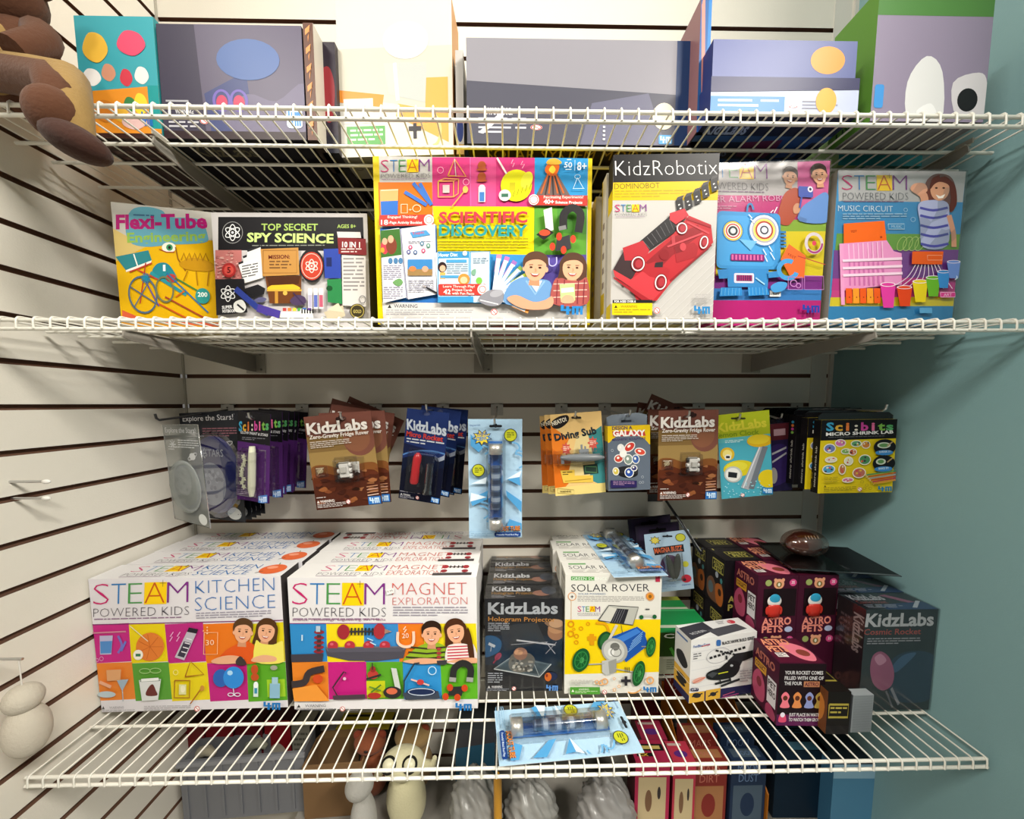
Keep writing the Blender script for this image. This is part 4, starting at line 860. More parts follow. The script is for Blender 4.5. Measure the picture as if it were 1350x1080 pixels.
    c.greek(368, 800, 450, 870, 8, '9c98b0'); c.blob([(410,880),(440,862),(456,880),(436,898)], '6c9c60'); c.greek(368, 900, 455, 960, 6, 'a4a0b4')
    c.poly([(488,650),(560,640),(580,662),(500,676)], '4c94c8'); c.text('Topic', (498,662), (552,654), 11, 'c84860', .02); c.greek(480, 690, 590, 704, 2, '9898a8')
    for x, y, k in ((490,718,'c83c6c'),(482,740,'4c4c8c'),(512,742,'3c5c8c'),(542,702,'4c7c98'),(548,735,'c83c6c'),(570,712,'4c8c74')): c.ell(x, y, 9, 10, k); c.ell(x, y, 4, 5, 'e8e8ec')
    c.rect(478, 775, 588, 850, '3c84c0'); c.rect(478, 820, 588, 850, '9c7c4c'); c.ell(500, 818, 16, 12, 'd88048'); c.ell(556, 820, 14, 14, 'e0a080'); c.greek(480, 868, 595, 930, 6, 'a0a0b0')
    c.line([(548,898),(680,970)], 8, '26262c'); c.line([(545,896),(560,904)], 8, 'a8a0a0')
    P([(600,745),(840,742),(842,975),(614,978)], 'cfe0ec'); P([(612,742),(750,740),(752,770),(614,772)], '3c90c4'); c.text('Hover Disc', (616,764), (700,762), 16, 'ecf4f8', .02); c.frame(614, 742, 750, 975, 4, '3c98cc'); c.frame(756, 742, 842, 975, 4, '3c98cc')
    c.ell(632, 812, 20, 24, '302020'); c.ell(634, 818, 13, 15, 'e4b090'); c.rect(622, 836, 646, 866, 'e0b060'); c.rect(650, 778, 740, 792, '4c9ccc'); c.rect(624, 850, 706, 862, '4c9ccc'); c.greek(652, 798, 745, 846, 5, '8a9cac'); c.ell(728, 868, 26, 26, 'e09040'); c.ell(728, 872, 16, 16, 'f0c098'); c.ell(795, 875, 14, 16, '7cbc4c'); c.greek(768, 772, 835, 800, 3, '8a9cac'); c.ell(822, 758, 12, 13, 'e8f0f4'); c.ell(732, 750, 10, 11, 'e8f0f4'); c.blob([(762,830),(780,822),(778,848),(764,848)], '7ca88c')
    c.rrect(616, 890, 824, 942, 6, 'c43c34'); c.text('Learn Through Play!', (636,906), (776,907), 11, 'f8e8e0', .01); c.text('42', (638,936), (670,937), 22, 'f4e8e4', .03); c.text('Project Cards', (676,922), (764,924), 11, 'f4e8e4', .02); c.text('with Fun Facts', (676,938), (774,940), 11, 'f4e8e4', .02); c.ell(810, 915, 22, 24, 'f0e8e4'); c.ring(810, 915, 14, 15, 3, 'c84838'); c.rect(614, 948, 770, 975, '3c94cc')
    for k in range(9):
        a = math.radians(-82+k*13); x0, y0 = 860, 945; col = ('e88ca8','c874b4','9c6cb4','7c9c4c','9cac3c','c8a83c','dc9c3c','e08c40','e0944c')[k]
        c.line([(x0+90*math.cos(a), y0+110*math.sin(a)), (x0+165*math.cos(a), y0+190*math.sin(a))], 22, col); c.line([(x0+20*math.cos(a), y0+20*math.sin(a)), (x0+150*math.cos(a), y0+172*math.sin(a))], 20, 'dce8f4'); c.line([(x0+20*math.cos(a)+8, y0+20*math.sin(a)), (x0+140*math.cos(a)+10, y0+160*math.sin(a))], 4, '3c84c0')
    c.blob([(790,965),(830,925),(880,918),(905,940),(890,985),(840,992)], '8c8c94'); c.ell(872, 935, 30, 16, 'a8a8b0', -15); c.line([(800,965),(880,985)], 5, 'd8d8dc')
    # magnet, disc, racer
    P([(1072,560),(1108,548),(1116,650),(1084,660)], 'd4d4d0'); P([(1042,670),(1085,640),(1118,662),(1075,695)], '2c2426'); c.ell(1078, 662, 24, 14, 'cc4c30')
    c.line([(1158,648),(1160,580),(1195,552),(1230,580),(1222,662)], 34, '2a282a', True); c.line([(1152,632),(1156,650)], 32, '7c7c7c'); P([(1130,690),(1185,672),(1192,735),(1125,745)], '38363a')
    for x, y in ((1112,725),(1160,740),(1140,680),(1200,692)): c.ell(x, y, 12, 18, 'cc4028')
    c.line([(1098,775),(1100,805),(1116,812),(1130,800),(1130,772)], 5, 'b4b0e0', True)
    # children
    c.blob([(915,985),(925,900),(985,862),(1040,870),(1100,880),(1115,930),(1110,985)], '6c98c8'); P([(1010,880),(1045,930),(1070,878)], 'e8e6e2'); c.line([(1000,878),(1040,940),(1080,880)], 8, '8cb4d8')
    kid(c, 1040, 820, 60, tilt=4, hair='5c4030')
    c.blob([(1115,985),(1120,880),(1160,860),(1210,860),(1262,880),(1262,985)], 'a04c4c')
    kid(c, 1200, 822, 56, True, tilt=4, hair='54382a')
    c.blob([(1116,890),(1150,868),(1180,878),(1230,880),(1262,870),(1262,985),(1118,985)], 'a85450')
    for y in (895, 925, 955): c.line([(1118,y),(1262,y-4)], 4, 'e0c0b0')
    for x in (1135, 1165, 1225, 1250): c.line([(x,875),(x-4,985)], 4, '7c2c38')
    P([(1144,898),(1208,892),(1212,970),(1150,975)], 'b8d48c'); P([(1150,915),(1204,910),(1206,930),(1152,935)], 'e8ece0'); c.blob([(1150,965),(1170,945),(1200,950),(1206,978),(1160,982)], 'e0a888')
    c.blob([(918,960),(960,945),(1030,975),(1080,968),(1112,950),(1118,985),(1090,1008),(1010,1010),(950,990)], 'dca080')
    c.text('WARNING', (420,1002), (525,1003), 16, '44444a', .01); warn(c, 392, 1004, 18); c.greek(385, 1012, 770, 1040, 3, '9a989c'); nono(c, 862, 1022, 15); c.greek(885, 1022, 960, 1030, 1, '8a8a8a'); m4(c, 1150, 990, 96, 44, '2a80c4')
    c = b.cv('bottom'); c.rect(0, 0, 100, 100, 'a8a498'); c.rect(0, 78, 100, 100, 'c8a818'); m4(c, 84, 20, 12, 40, '2c50a8'); c.greek(6, 15, 40, 60, 4, '77746c'); c.rect(92, 0, 100, 100, 'c8a818'); c.blob([(52,20),(64,10),(78,40),(66,50)], '8a3c38')
    k = b.done('science_kit_box', 'large colourful science set box with yellow edges, tallest on the middle shelf', 'box', 'science set boxes')
    dup(k, b.loc+Vector((-.012, .080, 0)), 'second science set box, hidden behind the large colourful front one')

    # --- row of kits seen edge on, then the domino robot box in front
    A, B = xat(804.6, .612, MS), xat(939.4, .606, MS)
    hd = zfor(A, 204)-A.z
    for i in range(6):
        hh = hd*(.98, .90, .93, .80, .82, .80)[i]; y = .650+.032*i if i else .650
        a = Vector((A.x-.000-.010*i, y, A.z)); bb = Vector((B.x-.008, y, A.z))
        b = Box(a, bb, hh, .029, dict(front='b9b2a4', top='d8c018', left=('e2ded4','e0c818','7c3830','e8d418','cfccc4','d8bc1c')[i], right='7a7468'), 'b8a868')
        c = b.cv('left'); c.rect(0, 0, 14, 100, 'e4cc14'); c.rect(86, 0, 100, 100, 'dcd8d0'); c.greek(30, 30, 70, 90, 6, '8c7c6c'); c.rect(14, 78, 86, 92, 'd0b418')
        b.done('science_kit_box', 'thin science box seen edge on, %s behind the red domino robot box' % ('first', 'second', 'third', 'fourth', 'fifth', 'sixth')[i], 'box', 'thin boxes behind the domino robot box')
    b = Box(A, B, hd, .030, dict(front='bab7b3', top='c9c6c0', left='d6d2c8', right='c8c4bc', bottom='a8a49c'), 'd0ccc4')
    c = b.cv('left'); c.rect(0, 0, 100, 20, '232225'); c.rect(0, 20, 100, 32, 'e0c414'); c.rect(0, 90, 100, 100, 'd8c030')
    c = b.cv('front', ((162,283),(652,267),(604,1012),(148,1012))); P = c.poly
    P([(162,283),(652,267),(645,395),(160,410)], '141214'); P([(160,410),(645,395),(640,484),(158,490)], 'd6b200')
    c.text('KidzRobotix', (170,380), (640,366), 68, 'f0eeec', -.022); c.text('DOMINOBOT', (166,440), (372,432), 24, '4c4410', -.01); c.greek(166, 446, 515, 484, 3, 'b09c14', -8)
    for k in range(11): c.line([(260+k*35,1000),(640,640+k*35)], 2, 'cfcdcb')
    steam(c, 166, 312, 542, 32, -2, y2=20, h2=14, wt=-.01)
    # dominoes climbing
    for x, y in ((460,520),(500,505),(540,483),(578,455),(620,425)):
        P([(x-18,y-28),(x+14,y-42),(x+20,y+14),(x-12,y+28)], '1c1a1c'); P([(x-18,y-28),(x-8,y-46),(x+22,y-56),(x+14,y-42)], '3c3a3c')
        for a in (-10, 6): c.ell(x+a*.4, y+a, 2.6, 3.2, 'e0e0e0'); c.ell(x+4+a*.4, y-2+a, 2.2, 3, 'e0e0e0')
    P([(272,680),(415,560),(440,585),(440,630),(318,715)], '262426')
    for k in range(7): c.line([(290+k*20,672-k*16),(322+k*18,708-k*14)], 2, '6c6a6c')
    P([(158,800),(215,700),(300,712),(290,790),(210,870)], '3a2a2c'); P([(200,705),(290,672),(320,715),(300,760),(210,760)], 'b02c34'); P([(412,550),(480,528),(500,560),(440,600),(412,580)], 'b8303a')
    P([(230,860),(300,740),(430,640),(500,560),(600,600),(608,680),(420,850),(350,935),(260,930)], 'b0262e')
    P([(300,770),(440,650),(540,600),(560,640),(420,740),(360,800)], '8c1c24'); P([(158,800),(300,880),(360,905),(330,938),(165,830)], 'c03a40'); P([(210,860),(300,800),(420,850),(345,920)], 'c43840'); P([(265,790),(345,765),(410,800),(400,850),(320,830)], 'a8242c'); P([(345,770),(380,765),(378,790),(340,790)], '2a2024')
    P([(430,700),(520,680),(540,700),(530,745),(440,770)], '9c2028'); P([(430,700),(460,690),(468,720),(438,730)], '7c161e'); c.line([(480,570),(600,610)], 10, '98222a'); c.line([(490,590),(590,640)], 8, 'c8444c'); c.line([(410,850),(600,690)], 8, '8a1a22')
    c.ell(385, 735, 22, 24, '84161e'); c.line([(425,650),(428,690)], 16, 'b03c44'); c.ell(470, 700, 14, 18, 'c04048'); c.line([(400,700),(560,640)], 8, 'c84850')
    for x, y, rx, ry in ((268,775,32,36),(368,855,28,38),(466,618,26,28),(565,680,20,32)): c.ell(x, y, rx, ry, '7c1820', 15); c.ring(x, y, rx*.82, ry*.82, 5, 'e8e2e0', 15); c.ell(x+3, y, rx*.5, ry*.5, 'a8303a', 15)
    P([(158,832),(330,938),(300,945),(160,840)], '9c2028')
    c.rect(155, 932, 330, 946, '1c1b1d'); c.text('FOR AGES OVER 8', (162,943), (256,943), 9, 'e8e8e8', .03); P([(152,946),(330,946),(328,998),(152,996)], 'e2c410'); warn(c, 162, 966, 14, '3a3010'); c.text('WARNING', (190,965), (262,965), 10, '7c6c10', .0); c.greek(160, 972, 320, 992, 2, 'a8941c'); nono(c, 349, 978, 14); c.greek(520, 908, 588, 945, 5, 'a8a4a4'); m4(c, 514, 958, 72, 36, '2c80bc')
    b.done('science_kit_box', 'black, yellow and white domino robot box with a red vehicle', 'box')

    # --- spider alarm robot (leans a little) and music circuit, both shrink wrapped
    A, B = xat(936, .660, MS), xat(1080, .648, MS)
    b = Box(A, B, zfor(B, 212)-A.z, .055, dict(front='c4227c', top='c8c4c4', left='c03070', right='b8a03c', bottom='b81c6c'), 'b83078')
    c = b.cv('front', ((-350+905,372),(1100+230-0,308),(1270,1060),(540,1060)))
    # coordinates of the 760,120 crop up to x=1012; the rest continues to the right by 810 (the 1000,120 crop)
    c.h = homog(((612,362),(1148,306),(1082,1062),(590,1062))); P = c.poly
    P([(612,362),(1148,306),(1142,420),(1132,500),(610,520)], 'b9b4b4'); P([(612,500),(985,482),(985,612),(620,640)], 'c21f78'); P([(986,322),(1148,306),(1125,612),(984,612)], 'd85a9c')
    P([(612,600),(1128,590),(1120,660),(612,680)], '8cb034'); P([(612,660),(1120,640),(1110,852),(612,860)], 'e6d020'); P([(612,850),(1110,846),(1104,910),(600,920)], '842c8c'); P([(600,905),(1104,905),(1096,955),(600,958)], '3c84cc'); P([(596,955),(1096,955),(1082,1062),(590,1062)], 'c4207c')
    steam(c, 560, 846, 425, 72, -10, y2=52, h2=32, wt=-.02)
    c.text('SPIDER ALARM ROBOT', (520,540), (965,506), 26, 'e8a8cc', -.008); c.greek(612, 548, 700, 566, 2, 'e090b8', -4)
    c.blob([(888,600),(910,500),(940,460),(985,452),(995,540),(960,600),(930,622)], 'b84c2c'); kid(c, 948, 398, 40, tilt=8, hair='3c2c24'); c.blob([(960,540),(975,520),(995,525),(990,560),(965,566)], 'd89c78')
    c.blob([(990,600),(1000,540),(1050,500),(1120,460),(1140,520),(1125,600)], '5c84c0'); kid(c, 1088, 380, 44, tilt=-6, hair='3a2820'); c.rrect(985, 440, 1055, 490, 6, '3c50a0'); c.ell(1042, 452, 13, 14, 'd8d4e0'); c.ell(1042, 452, 6, 7, '2a2a4c'); c.line([(1000,490),(990,540)], 8, '3c50a0')
    # robot
    c.line([(745,570),(750,540),(765,536),(775,560)], 9, '2c74a8', True)
    c.rrect(612, 572, 898, 822, 22, '3a8cc8'); c.rrect(618, 590, 870, 808, 18, '4498d4')
    for k in range(5): c.rect(896, 650+k*16, 924, 660+k*16, '2c74b0')
    for x, y, r, big in ((682,658,42,0),(822,650,66,1)):
        c.ell(x, y, r*1.12, r*1.12, '2f78b4'); c.ell(x, y, r, r*1.02, 'e8e0dc' if big else 'd8b830')
        for rr, k in ((.86,'a8a4b8' if big else 'e8e4dc'),(.76,'e8d868' if big else 'c03c3c'),(.62,'a83c34' if big else 'e4e0dc'),(.5,'e4e2e0' if big else '2c2c30'),(.30,'38384c' if big else 'c8d0d0'),(.2,'d8d8dc')): c.ell(x, y, r*rr, r*rr, k)
    P([(708,694),(790,700),(760,742)], '6cb0dc'); c.rrect(672, 758, 822, 788, 5, '7c2070')
    for k in range(9): c.rect(676+k*16, 762, 684+k*16, 784, 'd8609c')
    for pts in ([(842,720),(858,745),(848,748),(868,780)],[(815,735),(830,760),(822,764),(835,790)],[(750,585),(765,600),(758,604),(776,620)],[(850,572),(862,560),(866,572),(880,545)]): c.line(pts, 4, 'e4f0f8')
    P([(655,822),(840,822),(836,900),(660,902)], '3482c0'); c.rrect(686, 842, 774, 884, 6, 'd8d0dc'); c.rect(696, 850, 766, 876, '54205c')
    for i in range(7):
        for j in range(3): c.ell(702+i*9.6, 855+j*8, 2.8, 2.6, 'c03c68')
    c.line([(780,862),(820,890)], 6, '9cccec'); P([(612,830),(655,826),(655,866),(620,868)], '3482c0')
    P([(628,905),(718,905),(720,938),(622,942)], '2c84c8'); P([(745,903),(832,900),(840,935),(748,940)], '2c84c8')
    for k in range(6): c.line([(632+k*15,908),(630+k*15,938)], 2, '6cb4dc'); c.line([(750+k*15,904),(752+k*15,936)], 2, '6cb4dc')
    P([(892,780),(930,712),(1008,762),(1000,860),(940,866)], 'e0642c'); c.text('TEST', (920,760), (960,778), 10, '8c2c10', .01); c.line([(835,850),(885,845)], 26, '3482c0'); c.ring(925, 825, 42, 38, 20, '4494d0', 0, 20, 300); c.line([(970,764),(1100,800)], 4, 'b03c3c'); c.ring(1048, 705, 38, 42, 14, 'c8bcc4'); c.ring(1048, 705, 38, 42, 9, '9c3c74', 0, 0, 140); c.ell(1048, 705, 10, 11, 'c83c54')
    c.blob([(845,900),(880,880),(920,885),(905,915),(860,925)], '4494d0'); c.frame(925, 858, 990, 912, 3, 'b878b8'); c.ring(950, 885, 15, 14, 4, 'b878b8'); c.ring(972, 895, 10, 10, 4, 'b878b8'); c.frame(1000, 852, 1090, 912, 3, 'b878b8')
    m4(c, 990, 978, 80, 36, '2a3c9c')
    def sticker(t, s):
        m = MB(); cc = Cv(m, (-s.w/2, -s.d/2-.0026, s.h), (s.w,0,0), (0,0,-s.h), (0,-1,0)); cc.h = homog(((612,362),(1148,306),(1082,1062),(590,1062)))
        cc.rect(848, 914, 898, 940, 'eceae4'); cc.text('19.95', (854,933), (891,932), 10, '4c4c54'); tag(m.build('price_sticker', t), 'small white price sticker', None)
    b.done('science_kit_box', 'magenta robot box with a blue robot face', 'box', wrap=True, extra=sticker)
    # box whose side shows between the robot and the music box
    a, bb = xat(1088, .745, MS), xat(1180, .745, MS)
    b = Box(a, bb, zfor(a, 238)-a.z, .10, dict(front='b8963c', top='6c5c3c', left='6c5a2c', right='5c4c2c'), '7c6c34'); c = b.cv('front'); c.rect(0, 0, 40, 40, '74342c'); c.rect(0, 40, 40, 100, 'c0a028'); c.greek(4, 50, 30, 90, 5, '5c4c1c'); c.rect(0, 30, 30, 42, '3c6c34')
    b.done('science_kit_box', 'dark yellow box standing behind the gap between robot and music boxes', 'box')
    A, B = xat(1091, .648, MS), xat(1254, .648, MS)
    b = Box(A, B, zfor(A, 224.5)-A.z, .055, dict(front='3c94cc', top='b8b8b4', left='a8a4a4', right='9ca0a0', bottom='2c74b0'), '9c9ca0')
    c = b.cv('front'); c.h = homog(((360,350),(922,358),(846,1066),(292,1066))); P = c.poly
    P([(360,350),(922,358),(905,500),(358,492)], 'bcbabb'); P([(355,492),(905,498),(900,650),(345,640)], '3a8cc4'); P([(345,640),(900,645),(890,722),(335,720)], '6ca038'); P([(330,718),(890,716),(880,850),(320,850)], '7c3c94'); P([(320,850),(875,845),(870,905),(314,905)], 'c8308c'); P([(316,905),(310,940),(868,935),(870,905)], 'd4408c'); P([(308,938),(868,935),(862,985),(302,985)], 'e4d020'); P([(302,980),(862,978),(846,1066),(292,1066)], '3488c0')
    steam(c, 370, 664, 442, 68, 2, y2=44, h2=32, wt=-.02); c.greek(368, 488, 640, 494, 1, '9c989c')
    c.text('MUSIC CIRCUIT', (352,538), (594,542), 26, 'd4e8f4', -.004); c.greek(372, 550, 655, 582, 3, '9cc4e0')
    c.rrect(570, 596, 645, 624, 8, '3a8cc4'); c.frame(572, 598, 643, 622, 3, 'b8dcf0'); c.text('MUSIC', (586,616), (632,616), 12, 'b8dcf0'); c.ring(650, 534, 8, 8, 2, 'b0d8f0'); c.ring(682, 578, 10, 10, 2, 'b0d8f0')
    for k in range(4): c.ring(630+k*26, 690, 18, 34, 3, 'b4d070', 25)
    # waving girl
    c.blob([(742,470),(740,410),(780,372),(840,378),(868,420),(872,500),(850,545),(800,520),(760,520)], '6a3a30')
    c.line([(735,520),(730,470),(700,445)], 34, 'cc9478', True); c.blob([(672,440),(690,415),(735,415),(745,450),(700,462)], 'd49c80')
    c.blob([(705,510),(760,490),(830,500),(840,560),(828,700),(722,705),(712,600)], 'a8aed0')
    for y in (525, 560, 605, 645, 690): c.line([(712,y),(770,y+12),(834,y)], 11, '4c4c9c', True)
    c.line([(838,560),(856,640),(858,705)], 22, 'cc9478', True); c.ell(800, 440, 42, 54, 'd09878', 8)
    c.blob([(758,440),(765,395),(800,378),(842,395),(852,450),(835,420),(800,408),(775,420)], '5c3028'); c.blob([(838,400),(868,430),(872,510),(842,540),(848,480)], '5c3028')
    for x in (784, 816): c.ell(x, 436, 6, 4, '3a2018')
    P([(780,466),(800,474),(822,464),(812,482),(792,484)], 'f0e8e0')
    # keytar, cups, board
    P([(372,598),(552,585),(560,675),(370,690)], 'e8641c'); c.text('TEST', (402,640), (430,637), 10, '8c3010', .02); c.ell(536, 660, 5, 5, 'a03c10')
    P([(360,690),(560,675),(590,725),(625,735),(622,880),(500,890),(350,910)], 'e090c0'); P([(350,690),(368,690),(366,975),(350,975)], 'e498c4')
    for k in range(8): c.line([(390+k*21,692-k*1.5),(392+k*21,770)], 5, 'f0b8d8'); c.rect(388+k*21, 775, 396+k*21, 885, 'c86ca8')
    for y in (770, 805, 838): c.line([(360,y),(624,y-10)], 12, 'f0d0e4')
    for k in range(5): c.rect(370+k*31, 898, 398+k*31, 968, ('e4581c','ec9428')[k % 2]); c.ell(386+k*31, 940, 3, 3, '8c2c14')
    P([(668,728),(805,728),(798,788),(664,786)], 'dc5a20'); c.rrect(732, 744, 800, 770, 6, 'dc5a20'); c.frame(734, 746, 798, 768, 2, 'f0b090')
    for k in range(8): c.line([(680+k*14,790),(640+k*24,850),(560+k*40,900)], 3, 'e4d4e4', True)
    for x, y, w_, h_, k in ((555,935,34,54,'dc3c9c'),(628,938,34,44,'d8441c'),(697,915,34,48,'e4cc20'),(754,893,32,44,'68b02c'),(800,860,28,38,'3c88cc'),(845,815,30,38,'6c8cd0')):
        P([(x-w_,y-h_),(x+w_,y-h_),(x+w_*.65,y+h_),(x-w_*.65,y+h_)], k); c.ell(x, y-h_, w_, h_*.2, 'f0e0e8'); c.ell(x, y-h_, w_*.85, h_*.14, k)
    c.rrect(782, 916, 850, 942, 8, 'd4408c'); c.frame(784, 918, 848, 940, 3, 'f0b8d8'); c.text('ART', (798,936), (834,936), 13, 'f0c8e0'); c.text('♪', (848,860), (862,860), 22, 'd8e8f8'); c.rect(690, 990, 745, 1015, '5ca0cc')
    c = b.cv('bottom'); c.rect(0, 0, 100, 100, '3c88bc')
    for k in range(8): c.rect(k*12.5, 0, k*12.5+4, 100, 'c8ccd0')
    b.done('science_kit_box', 'blue music kit box with a waving girl, rightmost on the middle shelf', 'box', wrap=True)
    # clear dome pack standing behind the spy box
    t = thing('ball_pack', 'clear plastic dome pack standing behind the spy kit box', 'toy pack', xat(405, .84, MS))
    m = MB(); m.box((-.075, .012, 0), (.075, .0135, .270), mat('23242a', 'print')); m.build('backing_card', t)
    m = MB(); m.ell((.0, 0, .205), (.068, .045, .066), clear('dfe4e4', .12, 'clear_plastic')); m.build('dome', t)
middle_shelf()

# ================================================================ hooks and hanging packs
def zpix(px, py, Y): return ony(px, py, Y)
CHROME = mat('c9c9c9', 'metal')
def hook(tip, label, dark=False):
    """tip = (px, py, Y): hook fixed in the slot behind it"""
    T = ony(*tip); bz = H+ZG-PITCHG
    t = thing('peg_hook', label, 'hook', (T.x, YB, bz), group='hooks in the slatwall')
    k = mat('2a2a2c', 'enamel') if dark else CHROME
    m = MB(); dy = T.y-YB; dz = T.z-bz
    m.tube([(0, -.003, -.010), (0, -.02, -.012), (0, dy*.5, -.012+(dz+.012)*.55), (0, dy+.008, dz-.001), (0, dy+.002, dz+.003), (0, dy, dz+.012)], .0024, k, 8)
    m.build('arm', t)
    m = MB(); m.box((-.016, -.0022, -.026), (.016, -.0004, .0045), mat('b9b7b0', 'enamel')); m.box((-.016, -.0022, .0028), (-.006, .006, .0045), mat('b9b7b0', 'enamel')); m.box((.006, -.0022, .0028), (.016, .006, .0045), mat('b9b7b0', 'enamel'))
    m.lathe([(.0022, 0), (.0022, .001), (0, .0014)], mat('55524c', 'enamel'), (.0, -.0022, -.004), (0, -1, 0), 8)
    m.build('slot_plate', t)
    return T
class Card:
    """flat hanging pack: local x along its top edge, z up, y to the back; origin at the middle of its top edge"""
    def __init__(s, TL, TR, BL, Yl, Yr=None, thick=.0008, name='toy_card', face='d8d8d8', back='b8b4ac'):
        a, b, c = ony(*TL, Yl), ony(*TR, Yr or Yl), ony(*BL, Yl)
        U = b-a; s.w = U.length; U.normalize(); V = a-c; s.h = V.length; V = (V-U*V.dot(U)).normalized(); N = U.cross(V)     # N = -y-ish (towards the viewer is -N')
        Yax = V.cross(U)
        s.M = Matrix(((U.x, Yax.x, V.x, 0), (U.y, Yax.y, V.y, 0), (U.z, Yax.z, V.z, 0), (0,0,0,1)))
        o = a+U*s.w/2; s.M.translation = o; s.mb = MB(); s.th = thick; s.back = back; s.name = name
        s.mb.box((-s.w/2, 0, -s.h), (s.w/2, thick, 0), face, dict(back=back, left=back, right=back, top=back, bottom=back))
    def cv(s, quad=((0,0),(100,0),(100,100),(0,100)), face='front'):
        w, h = s.w, s.h
        return Cv(s.mb, (-w/2, 0, 0), (w,0,0), (0,0,-h), (0,-1,0), quad)
    def thing(s, label, cat='toy pack', group=None, parts=None, partname='backing_card'):
        t = thing(s.name, label, cat, group=group); t.matrix_world = s.M
        s.card = s.mb.build(partname, t)
        if parts: parts(t)
        return t
def eurohole(c, x, y, w, h, col='3a3a3c'):
    c.rrect(x-w/2, y-h*.3, x+w/2, y+h*.3, h*.28, col); c.ell(x, y-h*.1, h*.45, h*.5, col)
BL_ = lambda: clear('f2f2f2', .06, 'clear_blister', .05)
def blister_box(m, x0, z0, x1, z1, d, r=.004, flange=.003, mt=None):
    mt = mt or BL_(); e = .001; f = flange
    lo = [(x0-f, -e, z0-f), (x1+f, -e, z0-f), (x1+f, -e, z1+f), (x0-f, -e, z1+f)]
    a = [(x0, -e, z0), (x1, -e, z0), (x1, -e, z1), (x0, -e, z1)]
    b = [(x0+r*.4, -d*.8, z0+r*.4), (x1-r*.4, -d*.8, z0+r*.4), (x1-r*.4, -d*.8, z1-r*.4), (x0+r*.4, -d*.8, z1-r*.4)]
    c = [(x0+r, -d, z0+r), (x1-r, -d, z0+r), (x1-r, -d, z1-r), (x0+r, -d, z1-r)]
    vs = lo+a+b+c; fs = []
    for k in range(3):
        for i in range(4): j = (i+1) % 4; fs.append((4*k+i, 4*k+j, 4*k+4+j, 4*k+4+i))
    fs.append((12, 13, 14, 15)); m.add(vs, fs, mt, False)
def stack_copies(t, n, step, labels, turn=None):
    """copies behind t, further along the hook"""
    for i in range(n):
        o = dup(t, label=labels[i] if isinstance(labels, (list, tuple)) else labels)
        M = t.matrix_basis.copy(); st = step[i] if isinstance(step, (list, tuple)) else step*(i+1)
        M = Matrix.Translation(Vector((turn[i][1] if turn else 0, st, turn[i][2] if turn else 0))) @ M
        if turn: M = M @ Matrix.Rotation(math.radians(turn[i][0]), 4, 'Y')
        o.matrix_basis = M

def milky():
    if 'milky' not in _mats:
        m = bpy.data.materials.new('milky_plastic'); m.use_nodes = True; nt = m.node_tree; nt.nodes.remove(nt.nodes['Principled BSDF'])
        t = nt.nodes.new('ShaderNodeBsdfTransparent'); d = nt.nodes.new('ShaderNodeBsdfDiffuse'); d.inputs[0].default_value = (*hexc('b4bab6'), 1)
        tl = nt.nodes.new('ShaderNodeBsdfTranslucent'); tl.inputs[0].default_value = (*hexc('b4bab6'), 1); a = nt.nodes.new('ShaderNodeMixShader')
        nt.links.new(d.outputs[0], a.inputs[1]); nt.links.new(tl.outputs[0], a.inputs[2]); x = nt.nodes.new('ShaderNodeMixShader'); x.inputs[0].default_value = .50
        nt.links.new(t.outputs[0], x.inputs[1]); nt.links.new(a.outputs[0], x.inputs[2]); nt.links.new(x.outputs[0], nt.nodes['Material Output'].inputs[0]); _mats['milky'] = m
    return _mats['milky']
